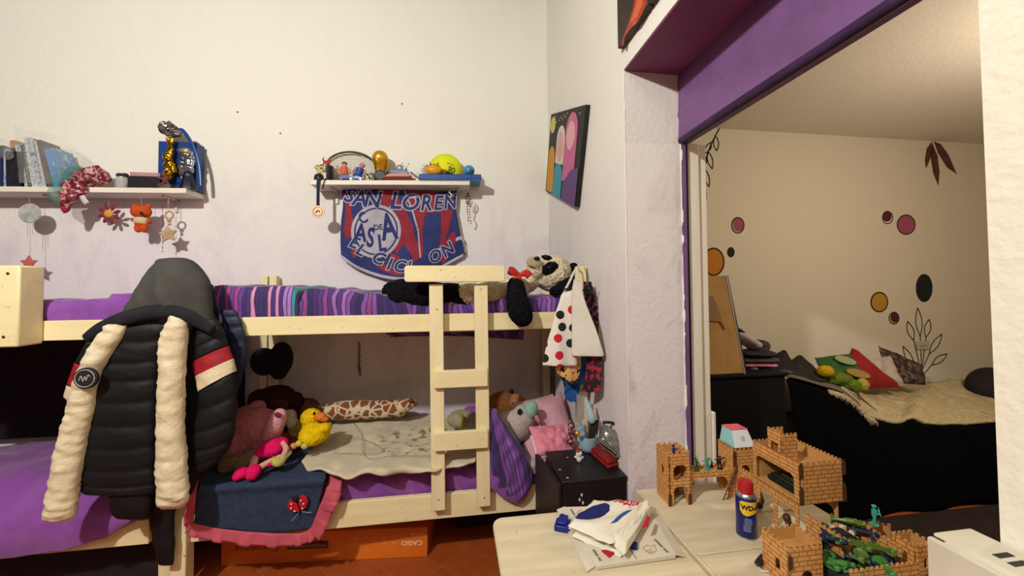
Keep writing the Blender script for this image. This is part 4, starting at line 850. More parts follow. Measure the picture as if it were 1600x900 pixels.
rb = MB(); rb.tube([Vector((mc_.x + .05, 2.94, zt + .006)), Vector((mc_.x + .045, 2.889, zt + .004)), Vector((mc_.x + .035, 2.885, zt - .035)), Vector((mc_.x + .03, 2.885, zt - .07))], .008, 8, flat=.2); rb.build('ribbon', mat('dark_ribbon', '2c2c30', rough=.8), t, smooth='auto')
# bead strings at the right end
def beads(name, pts, r, m, label, cat='beads', n=20):
    t = thing(name, label, cat, pts[0]); ps = smoothpath(pts, n); mb = MB()
    for i, p in enumerate(ps): mb.ell(p, (r * (1 + .4 * N(i * 1.7)), r, r), n=7, m=5)
    mb.build('beads', m, t, smooth=True)['kind'] = 'stuff'
    MB().tube(ps, r * .25, 5).build('thread', m, t); return t
YB2 = 3.06
lp = [at(x, y, Y=YB2) for x, y in ((731, 302), (728.5, 308), (729, 316), (732, 318), (734, 312), (732, 303), (731, 316), (730, 325), (731, 334), (732, 345))]
beads('bead_string', lp, .006, mat('dark_red_beads', '5e1f26', rough=.4), 'dark red bead string hanging below the right end of the middle shelf')
lp = [at(x, y, Y=3.085) for x, y in ((742, 318), (746, 324), (744, 331), (739, 330), (741, 322), (742, 334), (740, 342), (744, 350), (742, 357))]
beads('bead_string', lp, .005, mat('pearl_beads', 'b9b0a4', rough=.3), 'pale pearl bead string hanging beside the dark red one', n=24)
# ---------------------------------------------------------------- football flag
def YF(x, y):
    u = (x - 533) / 190; v = (y - 292) / 140
    return 3.045 - .014 * math.sin(u * 9 + 2.5 * v) * (.35 + v) - .010 * math.sin(u * 5 - v * 6) - .008 * N(u * 7, v * 6) + .02 * v * 0
FL = [(534, 291), (536, 320), (533, 345), (532, 372), (533, 402)]; FR = [(713, 299), (712, 318), (716, 345), (721, 372), (727, 398)]
FB = [(533, 402), (560, 420), (600, 434), (640, 437), (672, 428), (700, 413), (727, 398)]
def FP(u, v, off=0):
    l = spline(FL, v); r = spline(FR, v); x = lerp(l[0], r[0], u)
    top = lerp(291, 299, u) + 3 * math.sin(u * PI) ; bt = spline(FB, u)
    y = lerp(top, bt[1], v); return at(x, y, Y=YF(x, y) - off)
t = thing('football_flag', 'red and blue football club flag with white lettering and crest, hanging under the shelf', 'flag', at(630, 430, Y=3.06))
flagblue = mat('flag_blue', '2c356c', '262e60', 8, .8, .2, 120); flagred = mat('flag_red', '94283a', '84222f', 8, .8, .2, 120); flagwhite = mat('flag_white', 'b6b0b8', 'a8a2ae', 8, .8, .2, 120)
m = MB(); m.grid(lambda u, v: FP(u, v), 80, 60); cloth = m.build('cloth', flagblue, t, solid=.002)
def fx(off): return lambda v: at(v.x, v.y, Y=YF(v.x, v.y) - off)
def C2(p): return [(x / 3.75 + 460, y / 3.75 + 210) for x, y in p]
def fdec(name, polys, m, off):
    mb = MB()
    for P_ in polys: mb.plate([C2(q) for q in P_], Matrix.Identity(4), 0, fx(off), 4)
    return mb.build(name, m, t)
for P_ in ([(300, 330), (345, 340), (330, 420), (345, 520), (360, 600), (300, 610), (288, 560), (300, 460)], [(490, 325), (600, 325), (640, 380), (690, 480), (722, 600), (738, 725), (700, 728), (640, 640), (600, 700), (570, 660), (612, 560), (590, 480), (520, 425)], [(655, 325), (840, 335), (860, 440), (845, 560), (870, 640), (940, 560), (945, 640), (880, 700), (800, 650), (765, 620), (770, 500), (740, 430), (700, 445), (720, 600), (690, 440)],
           [(480, 770), (560, 760), (600, 800), (640, 822), (600, 830), (520, 800)], [(560, 690), (620, 720), (610, 742), (560, 735)], [(700, 690), (735, 730), (700, 745), (690, 720)], [(345, 640), (365, 700), (350, 730), (330, 690)], [(860, 700), (900, 720), (880, 760), (850, 740)]):
    fdec('red_panel', [[P_]], flagred, .0022)
fdec('red_panel', [[[(700, 445), (768, 440), (752, 560), (757, 700), (742, 722), (728, 600)]]], flagred, .0028)
fdec('red_panel', [[[(858, 440), (930, 440), (905, 560), (870, 650), (835, 705), (858, 600)]]], flagred, .0028)
fdec('white_stripe', [[[(640, 330), (650, 332), (695, 440), (728, 560), (742, 722), (734, 722), (720, 565), (686, 445)]]], flagwhite, .0034)
fdec('blue_stripe', [[[(590, 340), (630, 360), (700, 470), (722, 560), (728, 640), (706, 600), (690, 520), (640, 430)]]], flagblue, .0034)
fdec('blue_stripe', [[[(770, 460), (855, 455), (858, 620), (830, 700), (755, 730), (750, 560)]]], flagblue, .0034)
def circ(cx, cy, rx, ry, n=48, ro=0): return [(cx + rx * math.cos(a) * math.cos(ro) - ry * math.sin(a) * math.sin(ro), cy + rx * math.cos(a) * math.sin(ro) + ry * math.sin(a) * math.cos(ro)) for a in [2 * PI * k / n for k in range(n)]]
cres = fdec('crest', [[circ(478, 568, 146, 158, ro=.2)]], flagwhite, .0046)
def fring(c, w, m, off, nm, par):
    mb = MB(); mb.plate([C2(c), C2(w)], Matrix.Identity(4), 0, fx(off), 4); return mb.build(nm, m, par)
fring(circ(478, 568, 128, 140, ro=.2), circ(478, 568, 119, 131, ro=.2), flagblue, .0058, 'crest_ring', cres)
def fchar(ch, cx, cy, size, rot, par, m=flagblue, off=.0058, sx=1, shear=.2, outline=True, bold=.022):
    cx, cy = C2([(cx, cy)])[0]; sz = size / 3.75
    for k, (mm, of, bo) in enumerate(((flagwhite, off, bold + .05), (m, off + .0012, bold)) if outline else ((m, off, bold),)):
        M = Matrix.Translation((cx, cy, 0)) @ Matrix.Rotation(rot, 4, 'Z') @ Matrix.Diagonal((sz, -sz, 1, 1))
        MB().text(ch, 1.0, M, 0, bo, sx, shear, fn=fx(of), sub=3).build('letter', mm, par)
for ch, x, y, s, r in (('S', 318, 358, 92, .25), ('A', 378, 376, 95, .06), ('N', 452, 385, 100, .05), ('L', 590, 392, 108, .04), ('O', 675, 402, 100, .02), ('R', 768, 405, 100, 0), ('E', 838, 405, 92, 0), ('N', 908, 398, 88, -.1)): fchar(ch, x, y, s * 1.28, r, t, sx=.85 if x > 700 else 1.0)
for ch, x, y, s, r in (('E', 345, 635, 80, .35), ('L', 385, 678, 80, .45), ('C', 488, 728, 84, .3), ('I', 552, 762, 84, .2), ('C', 612, 775, 84, .1), ('L', 680, 780, 80, 0), ('O', 822, 718, 80, -.45), ('N', 895, 680, 80, -.6)): fchar(ch, x, y, s * 1.2, r, t, sx=1.0)
for ch, x, y, s, r, w_ in (('C', 402, 492, 80, -.4, .8), ('A', 388, 580, 130, .1, .7), ('S', 446, 610, 140, .1, .6), ('L', 512, 640, 120, -.1, .7), ('A', 552, 548, 190, -.15, .62)): fchar(ch, x, y, s * 1.12, r, cres, outline=False, sx=w_, shear=0, bold=.03)
MB().plate([C2([(835, 672), (862, 660), (866, 668), (842, 682)])], Matrix.Identity(4), 0, fx(.006), 4).build('letter_accent', flagwhite, t)
fchar('DE', 490, 545, 44, -.1, cres, outline=False, shear=0, off=.0072)
def hem(pts, w, nm):
    def P(u, v):
        q = spline(pts, u); x, y = q; d = w * v; return at(x + q[0] * 0, y + d, Y=YF(x, y) - .004)
    m = MB(); m.grid(P, 40, 3); return m.build(nm, flagwhite, t, solid=.002)
hem([(533, 398), (560, 416), (600, 430), (640, 433), (672, 424), (700, 409), (724, 396)], 5, 'white_hem')
hem([(712, 372), (722, 370), (726, 390)], 6, 'white_hem')
MB().tube(smoothpath([at(x, y, Y=3.0) for x, y in ((704, 292), (702, 300), (706, 305), (703, 309))]), .008, 8).build('knot', flagwhite, t, smooth=True)
# ---------------------------------------------------------------- left shelf items
def lean_box(nm, xb, xt, ytop, w, m, label, Y0=2.93, Y1=3.06, cat='book', th=None, page=True):
    """a book standing on the left shelf, its spine leaning from base xb to top xt"""
    a = B1(xb, Y0); c = at(xt, ytop, Y=Y0); ax = (c - a); h = ax.length; up = ax.normalized(); rt = Vector((up.z, 0, -up.x))
    W = w * .005; lift = Vector((0, 0, max(0, -rt.z * W)))
    t = thing(nm, label, cat, a + lift); Mx = Matrix(((rt.x, 0, up.x, a.x), (0, 1, 0, 0), (rt.z, 0, up.z, a.z + lift.z), (0, 0, 0, 1)))
    MB().box(0, W, Y0, Y1, 0, h, Mx).build('cover', m, t, bevel=.002)
    if page: MB().box(.003, W - .003, Y0 + .006, Y1 + .001, .004, h + .0012, Mx).build('pages', mat('paper', 'c9c4b4', rough=.9), t)
    return t, Mx, W, h
bk = {}
def bmat(n, c, c2, sc=40, lo=.5, hi=.54): return mat(n, c, c2, sc, .5, lo=lo, hi=hi)
lean_box('book', -4, -4, 227, 7, bmat('navy_cover', '2a2c58', '22244a'), 'navy blue book at the very left end of the long shelf')
lean_box('book', 3.5, 3, 232, 5, bmat('blue_white_cover', '9fb0c8', '6a80a8'), 'pale blue book between the navy and the black books')
lean_box('book', 9, 8, 236, 21, bmat('black_cover', '1c1b22', '242230'), 'thick black book near the left end of the long shelf')
lean_box('booklet', 17, 15, 219, 7, mat('tan_card', 'a8835e', rough=.7), 'tan card booklet standing taller behind the black book', Y0=3.0, Y1=3.07, page=False)
lean_box('book', 33, 22.5, 226, 9, bmat('grey_white_cover', 'b4b4b2', '8d9094'), 'grey and white book, first of the leaning ones')
lean_box('book', 43.5, 31, 226, 5, bmat('black_white_cover', '2a2a2c', '8a8a88', 60), 'thin black book, second of the leaning ones')
lean_box('book', 50, 36, 214, 6, bmat('white_cover', 'cfd0cc', '9aa4b0', 50), 'tall white book, third of the leaning ones')
lean_box('book', 57.5, 43, 217, 7, bmat('white_blue_cover', 'b8bec4', '4a6a94', 34, .54, .56), 'white and blue book, fourth of the leaning ones')
lean_box('book', 66, 51, 220, 5, bmat('white_cover_b', 'c2c4c4', 'a9adb2', 50), 'plain white book, fifth of the leaning ones')
lean_box('book', 72.5, 56, 219, 5, bmat('dark_red_cover', '3c2c30', '6a2a30', 34), 'dark book with red spine, sixth of the leaning ones')
lean_box('book', 84, 68, 233, 12, bmat('bright_blue_cover', '3f82be', 'a9bccb', 22, .58, .62), 'bright blue book, last of the leaning ones')
def film(name, c, a, rough=.25):
    m, nt, b = newmat(name); b.inputs['Base Color'].default_value = lin(c); b.inputs['Roughness'].default_value = rough
    b.inputs['Alpha'].default_value = a; addbump(nt, b, noisef(nt, coords(nt), 26, 4), .5, .01); return m
def bagsurf(top, bot, Y, bulge, seed=0):
    def f(u, v):
        a = spline(top, u); c = spline(bot, u); x, y = lerp(a[0], c[0], v), lerp(a[1], c[1], v)
        return at(x, y, Y=Y - bulge * math.sin(PI * min(1, u)) * math.sin(PI * v) - .012 * N(u * 7, v * 6, seed))
    return f
m = MB(); m.grid(bagsurf([(22, 197), (55, 206), (88, 212), (112, 225), (128, 242), (134, 255)], [(30, 286), (55, 287), (80, 287), (95, 278), (106, 268), (128, 262)], 2.925, .035), 40, 24)
tag(m.build('plastic_bag', film('clear_plastic', 'cfd2c8', .13), solid=.001), 'crumpled clear plastic bag spread over the leaning books', 'plastic bag')
m = MB(); m.grid(bagsurf([(-6, 214), (8, 218), (20, 226)], [(-6, 240), (10, 250), (22, 246)], 2.915, .02, 4), 14, 10)
tag(m.build('plastic_bag', film('clear_plastic_b', 'c4c6bc', .13), solid=.001), 'torn clear plastic bag edge over the black book at far left', 'plastic bag')
gb_ = film('green_plastic', '5f8f80', .28, .3); mb = MB()
for pts, rr in (([(122, 258), (105, 268), (92, 280), (86, 295), (86, 308), (98, 316)], [.02, .035, .035, .035, .03, .02]), ([(128, 262), (110, 276), (96, 290)], [.015, .025, .02])):
    mb.tube(smoothpath([at(x, y, Y=2.87) for x, y in pts], 20), [spline([(a,) for a in rr], i / 20)[0] for i in range(21)], 12, flat=.6)
tag(mb.build('green_bag', gb_, smooth=True, disp=fuzz(.010, 22)), 'translucent green plastic bag drooping over the shelf edge', 'plastic bag')
m_, nt, b = newmat('strawberry_print'); n1 = noisef(nt, coords(nt), 26, 3, .5, .6); nt.links.new(ramp(nt, n1, [(.40, '5e1a26'), (.50, '962e3c'), (.545, 'cfb8b4'), (.60, '8c3642')]), b.inputs['Base Color']); b.inputs['Roughness'].default_value = .3; addbump(nt, b, n1, .6, .01); M_st = m_
t = thing('strawberry_wrap', 'crumpled burgundy and white printed wrap hanging over the edge of the long shelf', 'wrapping', at(135, 290, Y=2.92))
MB().ell(at(146, 277, Y=2.94), (.10, .045, .07)).ell(at(130, 278, Y=2.9), (.06, .05, .05)).build('gathered_top', M_st, t, remesh=.007, relax=1, disp=fuzz(.022, 24))
MB().ell(at(118, 292, Y=2.87), (.07, .04, .055), (0, .5, 0)).ell(at(106, 306, Y=2.865), (.055, .035, .05), (0, .5, 0)).ell(at(104, 318, Y=2.865), (.03, .025, .03)).build('hanging_fold', M_st, t, remesh=.007, relax=1, disp=fuzz(.02, 28))
MB().tube(smoothpath([at(x, y, Y=2.87) for x, y in ((131, 291), (127, 302), (131, 312), (136, 318))]), .016, 8, flat=.3).build('white_tab', mat('white_satin', 'c6bcb0', rough=.5), t, smooth='auto')
t = thing('strawberry_charm', 'small red felt strawberry hanging lowest below the wrap', 'charm', at(102, 333, Y=2.87))
MB().lathe(at(102, 333, Y=2.87), [(.002, 0), (.016, .012), (.024, .03), (.02, .045), (.004, .05)], 14).build('fruit', mat('berry_red', '9a2230', rough=.7), t, smooth=True)
MB().tube([at(102, 323, Y=2.87), at(103, 316, Y=2.87)], .003, 6).build('loop', mat('green_felt', '4a6a3c'), t)
# jar
b = B1(191, 2.96); t = thing('glass_jar', 'small clear jar of pebbles with a dark purple flower lid', 'jar', b)
MB().lathe(b, [(.034, 0), (.037, .006), (.037, .07), (.03, .078), (.03, .084), (.028, .084), (.028, .078), (.034, .07), (.034, .006), (0, .005)], 24).build('glass', film('jar_glass', 'c8c8c4', .4, .05), t, smooth='auto')
for i in range(14): MB().ell(b + Vector((.018 * math.cos(i * 2.4), .018 * math.sin(i * 2.4), .014 + .011 * (i // 3))), (.009, .008, .007), n=8, m=6).build('pebble', mat('pebble', 'c4bdb2', '8a857e', 30, .5), t, smooth=True)
MB().ell(b + Vector((0, 0, .094)), (.036, .03, .016)).ell(b + Vector((.016, 0, .10)), (.02, .018, .014)).ell(b + Vector((-.016, 0, .10)), (.02, .018, .013)).build('lid', mat('plum_felt', '3a1a30', '4a2038', 30, .9), t, remesh=.004, relax=1)
bb = at(199, 285, Y=2.93); x1 = at(250, 285, Y=2.93).x
t = thing('black_box', 'flat black box lying between the jar and the trophies', 'box', (bb.x, 2.98, s1(bb.x)))
MB().box(bb.x, x1, 2.93, 3.06, s1(bb.x) + .003, s1(bb.x) + .088).build('box_body', mat('matt_black', '17151a', rough=.7), t, bevel=.002)
tag(MB().box(bb.x + .005, x1 - .01, 2.94, 3.04, s1(bb.x) + .090, s1(bb.x) + .118).build('pink_case', film('pink_clear', 'c08a94', .75), bevel=.004), 'flat clear case with pink contents on the black box', 'case')
# trophies
b = B1(262, 2.94); t = thing('gold_star_trophy', 'tall gold figure trophy wrapped in clear film at its top', 'trophy', b)
MB().box(b.x - .045, b.x + .03, 2.915, 2.965, b.z, b.z + .035).build('base', mat('marble_brown', '4a3c34', '6a564a', 20, .3), t, bevel=.003)
gm_ = MB()
for c, r in (((0, 0, .10), (.03, .022, .05)), ((.008, 0, .17), (.036, .022, .045)), ((-.005, 0, .22), (.03, .02, .03)), ((.012, 0, .27), (.02, .016, .04)), ((.012, 0, .335), (.022, .018, .035)), ((.03, 0, .13), (.03, .016, .025))): gm_.ell(b + Vector(c), r)
gm_.build('figure', mat('gold_foil', 'd0a02c', 'b8861c', 30, .22, metal=.95), t, remesh=.006, relax=1, disp=fuzz(.010, 40))
for k in range(5):
    a = k * 1.256 + .4; MB().tube([b + Vector((.0, -.02, .06)), b + Vector((.05 * math.cos(a), -.03, .06 + .05 * math.sin(a)))], [.012, .002], 6).build('star_point', mat('rose_gold', 'a06a58', rough=.3, metal=.8), t)
fm = MB().ell(at(264, 203, Y=2.94), (.075, .03, .045), (0, .5, 0)).ell(at(262, 197, Y=2.94), (.05, .03, .03)); fm.build('film_wrap', mat('silver_film', '9a9490', '4c3f4c', 30, .15, metal=.7), t, remesh=.007, disp=fuzz(.02, 45))
b = B1(294, 2.95); t = thing('silver_trophy', 'silver figure trophy on a dark blue flared base', 'trophy', b)
MB().lathe(b, [(.05, 0), (.048, .02), (.034, .08), (.026, .11), (.03, .12), (0, .12)], 8).build('base', mat('navy_gloss', '161a30', rough=.2), t, smooth='auto')
gm_ = MB()
for c, r in (((0, 0, .14), (.035, .02, .04)), ((-.008, 0, .19), (.045, .022, .04)), ((.015, 0, .21), (.03, .02, .03)), ((-.005, 0, .245), (.042, .02, .03)), ((-.04, 0, .13), (.02, .015, .05))): gm_.ell(b + Vector(c), r)
gm_.build('figure', mat('silver_foil', 'c2c6d0', 'a8acb8', 30, .15, metal=.95), t, remesh=.006, relax=1, disp=fuzz(.014, 42))
MB().ell(at(289, 236, Y=2.94), (.034, .02, .018)).build('crown', mat('pale_gold', 'c0a878', rough=.3, metal=.6), t, smooth=True, disp=fuzz(.008, 60))
# gift bag
c0 = at(247.5, 219, Y=2.985); c1 = at(316, 222, Y=2.985); zb = s1(c0.x) + .001
t = thing('gift_bag', 'deep blue gift bag standing behind the trophies', 'bag', ((c0.x + c1.x) / 2, 3.02, zb))
MB().box(c0.x, -1.80, 2.985, 3.075, s1(-1.83) + .002, c0.z - .005).build('bag_body', mat('blue_gift_paper', '14336e', '1a3f84', 6, .35), t, bevel=.003)
MB().tube(smoothpath([at(x, y, Y=2.94) for x, y in ((272, 206), (284, 203), (296, 218), (304, 236), (310, 262), (312, 290))], 24), [.012] * 25, 8, flat=.25).build('ribbon_handle', mat('blue_satin', '1b4080', rough=.3), t, smooth='auto')
# hanging ornaments under the long shelf
thr = mat('thin_thread', 'a89c90', rough=.8)
def hang(x, y, Y): return at(x, y, Y=Y)
def strg(par, x, y0, y1, Y, r=.0012): MB().tube([at(x, y0, Y=Y), at(x, y1, Y=Y)], r, 5).build('string', thr, par)
def star2d(c, r, k=.5, n=5, ro=PI / 2): return [(r * (1 if i % 2 == 0 else k) * math.cos(ro + i * PI / n), r * (1 if i % 2 == 0 else k) * math.sin(ro + i * PI / n)) for i in range(2 * n)]
def XZ(c): return frame(c, (1, 0, 0), (0, 0, 1))
c = hang(46.5, 333, 2.95); t = thing('dream_catcher', 'pale round ornament on a string holding a small pink star', 'ornament', c)
MB().lathe(c, [(.0, -.006), (.06, -.006), (.065, 0), (.06, .006), (0, .006)], 28, Matrix.Rotation(PI / 2, 3, 'X')).build('disc', mat('mottled_white', 'bdb7b0', '8f9a90', 18, .7), t, smooth='auto')
strg(t, 46, 300, 321, 2.95); strg(t, 43, 344, 372, 2.95); strg(t, 47, 345, 402, 2.95); strg(t, 51, 344, 366, 2.95)
MB().prism(star2d(0, .052, .5), XZ(hang(47, 411, 2.955)), .014).build('star', mat('coral_felt', 'b8605c', rough=.9), t, bevel=.005)
c = hang(171, 334, 3.0); t = thing('sun_charm', 'little sun charm with yellow face and dark red petals under the long shelf', 'charm', c)
for k in range(8):
    a = k * PI / 4 + .3; MB().ell(c + Vector((.048 * math.cos(a), 0, .048 * math.sin(a))), (.024, .007, .012), (0, -a, 0), 10, 8).build('petal', mat('petal_red', '7c2226', rough=.6), t, smooth=True)
MB().ell(c + Vector((0, -.006, 0)), (.028, .012, .028)).build('face', mat('ochre_yellow', 'd0903c', rough=.7), t, smooth=True); strg(t, 170, 306, 324, 3.0)
c = hang(220, 340, 2.95); t = thing('crochet_bear', 'small orange crocheted bear in a striped shirt hanging under the long shelf', 'soft toy', c)
och = mat('orange_wool', 'c84f18', 'b84412', 60, .95, .6, 160)
def BR(x, y, Y=2.95): return at(x, y, Y=Y)
MB().ell(BR(220.5, 331), (.062, .045, .047)).ell(BR(210, 322), .016).ell(BR(232, 322), .016).build('head', och, t, remesh=.005, relax=1)
MB().ell(BR(216, 356), (.022, .022, .034)).ell(BR(225, 356), (.022, .022, .034)).ell(BR(220, 349), (.035, .03, .03)).build('legs', och, t, remesh=.005, relax=1)
MB().ell(BR(220.5, 345), (.044, .034, .036)).build('shirt', striped('crochet_stripes', 40, ['c8b890', '3a3a30'], uv=False, dist=0, ax=2, lines=False), t, smooth=True)
MB().tube([BR(213, 342), BR(206, 343.5)], [.012, .013], 10).build('arm', och, t, smooth=True); MB().tube([BR(227, 343), BR(235, 348)], [.012, .013], 10).build('arm', och, t, smooth=True)
MB().ell(BR(221, 333, 2.90), (.011, .008, .010)).build('nose', plas_k, t, smooth=True); strg(t, 221, 302, 320, 2.95)
c = hang(264, 366, 2.96); t = thing('wooden_star_keyring', 'pale wooden star keyring hanging below the trophies', 'keyring', c)
wood_l = mat('pale_wood', 'bda07c', 'a98c68', 20, .6)
MB().prism(star2d(0, .062, .55, ro=PI / 2 + .15), XZ(c), .016).build('star', wood_l, t, bevel=.006)
MB().tube([hang(264.5, 336, 2.96) + Vector((.024 * math.cos(a), 0, .026 * math.sin(a))) for a in [2 * PI * k / 20 for k in range(21)]], .006, 8).build('ring', wood_l, t, smooth=True)
MB().ell(hang(264.5, 344, 2.96), .014).build('bead', wood_l, t, smooth=True); MB().ell(hang(264.5, 350, 2.96), .011).build('bead', wood_l, t, smooth=True); strg(t, 263, 306, 331, 2.96, .002)
beads('bead_string', [hang(254, y, 2.95) for y in (322, 345, 370, 393)], .004, mat('dark_beads', '3a3230', rough=.4), 'thin dark bead string left of the wooden star keyring', n=9)
tag(MB().ell(at(49, 436, Y=2.6), (.02, .012, .028)).build('grey_pebble_charm', mat('grey_stone', '7a746a', rough=.7), smooth=True), 'small grey pebble-like charm peeking beside the guard board', 'charm')
# ---------------------------------------------------------------- pictures on the right wall
def WX(x, y, o=.0): return at(x, y, X=XW - .032 - o)
BLc, BRc, TLc = (Vector((XW - .032, *q)) for q in ((3.072, 2.372), (2.29, 2.075), (2.868, 2.92)))
PM = frame(BLc, BRc - BLc, TLc - BLc); pw, ph = (BRc - BLc).length, (TLc - BLc).length
t = thing('canvas_picture', 'tilted canvas painting with orange, blue and pink shapes on the right wall', 'picture', BLc)
MB().box(0, pw, 0, ph, -.03, 0, PM).build('canvas', mat('night_black_paint', '14120f', '1c1a14', 14, .6), t, bevel=.003)
def pdec(nm, pts, c, z=.001, m=None):
    MB().prism([(x * pw, y * ph) for x, y in pts], PM @ Matrix.Translation((0, 0, z)), .0012).build(nm, m or mat('paint_' + c, c, rough=.6), t)
def ell2(cx, cy, rx, ry, n=24): return [(cx + rx * math.cos(2 * PI * k / n), cy + ry * math.sin(2 * PI * k / n)) for k in range(n)]
def dome(x0, x1, y0, y1, n=12): cx = (x0 + x1) / 2; r = (x1 - x0) / 2; h = min(y1 - y0, r * 1.3); return [(x0, y0), (x1, y0)] + [(cx + r * math.cos(PI * k / n), y1 - h + h * math.sin(PI * k / n)) for k in range(n + 1)]
pdec('painted_shape', dome(.04, .27, .02, .60), 'c98a1e'); pdec('painted_shape', dome(.28, .56, .0, .42), '2f8fa0', .0012); pdec('painted_shape', dome(.30, .56, .40, .84), 'cfc8ba', .0014)
pdec('painted_shape', ell2(.43, .60, .10, .17), 'd0a09a', .0028); pdec('painted_shape', dome(.57, .88, .22, .96), 'c0608c', .0012); pdec('painted_shape', ell2(.72, .72, .11, .15), 'd8a4a8', .0028)
pdec('painted_shape', [(.6, .0), (.99, .0), (.99, .40), (.8, .36), (.62, .2)], '5a3a70', .0026); pdec('painted_shape', ell2(.12, .86, .09, .10), 'c8bc5c')
for i in range(16): pdec('painted_star', ell2(.05 + .9 * ((i * .37) % 1), .86 + .1 * ((i * .71) % 1), .008, .01, 8), 'cfc49a', .0042)
# dark diptych above the opening
def dip(y0, y1, z0, z1, label, flames):
    t = thing('dark_picture', label, 'picture', (XW - .015, (y0 + y1) / 2, z0))
    MB().box(XW - .03, XW - .001, y1, y0, z0, z1).build('panel', mat('smoky_black_print', '3a2a26', '251a18', 5, .5), t, bevel=.003)
    for k, (pts, c) in enumerate(flames): MB().prism([(-q[0], q[1]) for q in pts], frame((XW - .0302 - .0006 * k, 0, 0), (0, -1, 0), (0, 0, 1)), .0006).build('flame', mat('flame_' + c, c, 'e08a60', 12, .5, lo=.5, hi=.75), t)
def yz(x, y): p = at(x, y, X=XW - .031); return (p.y, p.z)
fl = [yz(*q) for q in ((971, 72), (973, 60), (978, 48), (984, 30), (990, 10), (994, -14), (1008, -14), (1010, 6), (1004, 20), (996, 34), (984, 46), (976, 56), (974, 70))]
fl2 = [yz(*q) for q in ((984, 38), (990, 20), (996, 0), (1002, -10), (1004, 6), (996, 26))]
d0 = yz(965, 90); ds = yz(1012, 10)
dip(d0[0], ds[0] + .004, 2.672, 3.25, 'dark picture panel with red-orange flame left of its twin above the opening', [(fl, 'a83a20'), (fl2, 'c86038')])
dip(ds[0] - .004, ds[0] - .3, 2.672, 3.25, 'plain dark picture panel, right half of the pair above the opening', [])
# ---------------------------------------------------------------- floor things
def wtext(body, size, o, x, y, mt, par, nm='lettering', d=.0006, sx=1, bold=0, shear=0, align='CENTER', fn=None, sub=0):
    return MB().text(body, size, frame(o, x, y), d, bold, sx, shear, align, fn, sub=sub).build(nm, mt, par)
def cardm(n, c, c2): return mat(n, c, c2, 6, .6)
bxr = at(668, 870, Z=0); bxl = at(345, 884, Z=0); d_ = (bxr - bxl); 
t = thing('keyboard_carton', 'long orange keyboard carton lying upside down on the floor under the bunk', 'carton', bxl)
KM = frame(bxl, d_, (0, 0, 1)); kw = d_.length
MB().box(0, kw, 0, .172, -.30, 0, KM).build('carton_body', cardm('orange_card', 'd8701c', 'cc6418'), t, bevel=.003)
ink = mat('faded_white_ink', 'e0c8a8', rough=.7); dink = mat('brown_ink', '6e3210', rough=.7); dkp = mat('dark_print', '3a1c10', '57301c', 40, .6)
def ktext(body, s_, x, z, m, sx=1, bold=0): return MB().text(body, s_, KM @ Matrix.Translation((x, z, .0008)) @ Matrix.Rotation(PI, 4, 'Z'), .0006, bold, sx).build('lettering', m, t)
ktext('CASIO', .036, kw - .09, .085, ink, 1.2, .02); ktext('CT-S100', .020, kw - .06, .135, ink); ktext('Casiotone', .055, .20, .09, dink, 1.1)
kb = MB().box(.37, .60, .075, .118, 0, .001, KM).build('printed_keyboard', dkp, t)
km = MB()
for i in range(28): km.box(.378 + i * .0076, .384 + i * .0076, .083, .100, .001, .0015, KM)
km.build('printed_keys', mat('faded_key_print', '8a6040', rough=.7), kb)['kind'] = 'stuff'
for r in range(2):
    for k in range(5):
        x = kw - .21 - k * .055; km = MB()
        km.box(x, x + .034, .088 + r * .034, .0905 + r * .034, 0, .001, KM).box(x + .006, x + .026, .095 + r * .034, .097 + r * .034, 0, .001, KM); km.build('printed_icon', mat('pale_orange_ink', 'd89a60', rough=.7), t)
# dark boxes added to stand in for the deep shade under the bunks
tag(MB().box(.0, .62, 2.58, 2.98, .002, .26).build('shade_box', mat('dark_shade_fill', '1c1518', '241a1c', 8, .9), bevel=.02), 'dark box added as deep shade under the right end of the bunk', 'box')
tag(MB().box(-1.26, -.20, 2.64, 2.98, .002, .27).build('shade_box', mat('dark_shade_fill', ''), bevel=.02), 'dark box added as deep shade behind the orange carton', 'box')
tag(MB().box(-3.2, -1.55, 2.36, 2.95, .002, .28).build('shade_box', mat('dark_shade_fill', ''), bevel=.02), 'dark box added as deep shade under the far left bunk', 'box')
# ---------------------------------------------------------------- nightstand
NT = .72
t = thing('nightstand', 'scuffed black wooden nightstand between the bunk end and the right wall', 'nightstand', (.62, 1.83, 0))
blw = mat('worn_black_paint', '141315', '1d1b1d', 9, .42, .3, 60)
MB().box(.474, .768, 1.672, 1.99, .02, NT - .018).build('cabinet', blw, t, bevel=.004)
MB().box(.466, .772, 1.668, 1.99, NT - .018, NT).build('top', blw, t, bevel=.004)
dr = MB().add([(.470, 1.674, .36), (.470, 1.674, NT - .012), (.428, 1.98, NT - .004), (.428, 1.98, .36), (.452, 1.668, .36), (.452, 1.668, NT - .012), (.408, 1.976, NT - .004), (.408, 1.976, .36)], [(0, 1, 2, 3), (7, 6, 5, 4), (0, 4, 5, 1), (1, 5, 6, 2), (2, 6, 7, 3), (3, 7, 4, 0)])
dr.build('drawer_front', blw, t, bevel=.004)
MB().box(.455, .474, 1.68, 1.98, .03, .34).build('drawer_front', blw, t, bevel=.004)
wf = mat('white_paint_fleck', 'c4c0b8', rough=.6)
for x, y, z in ((.50, 1.70, NT), (.487, 1.78, NT), (.56, 1.9, NT)): MB().ell((x, y, z), (.006, .004, .001), n=8, m=4).build('paint_fleck', wf, t)
for x, z in ((.555, .655), (.545, .635), (.56, .62)): MB().ell((x, 1.668, z), (.005, .001, .008), n=8, m=4).build('paint_fleck', wf, t)
def NS(x, y, up=0): p = at(x, y, Z=NT); return p + Vector((0, 0, up))
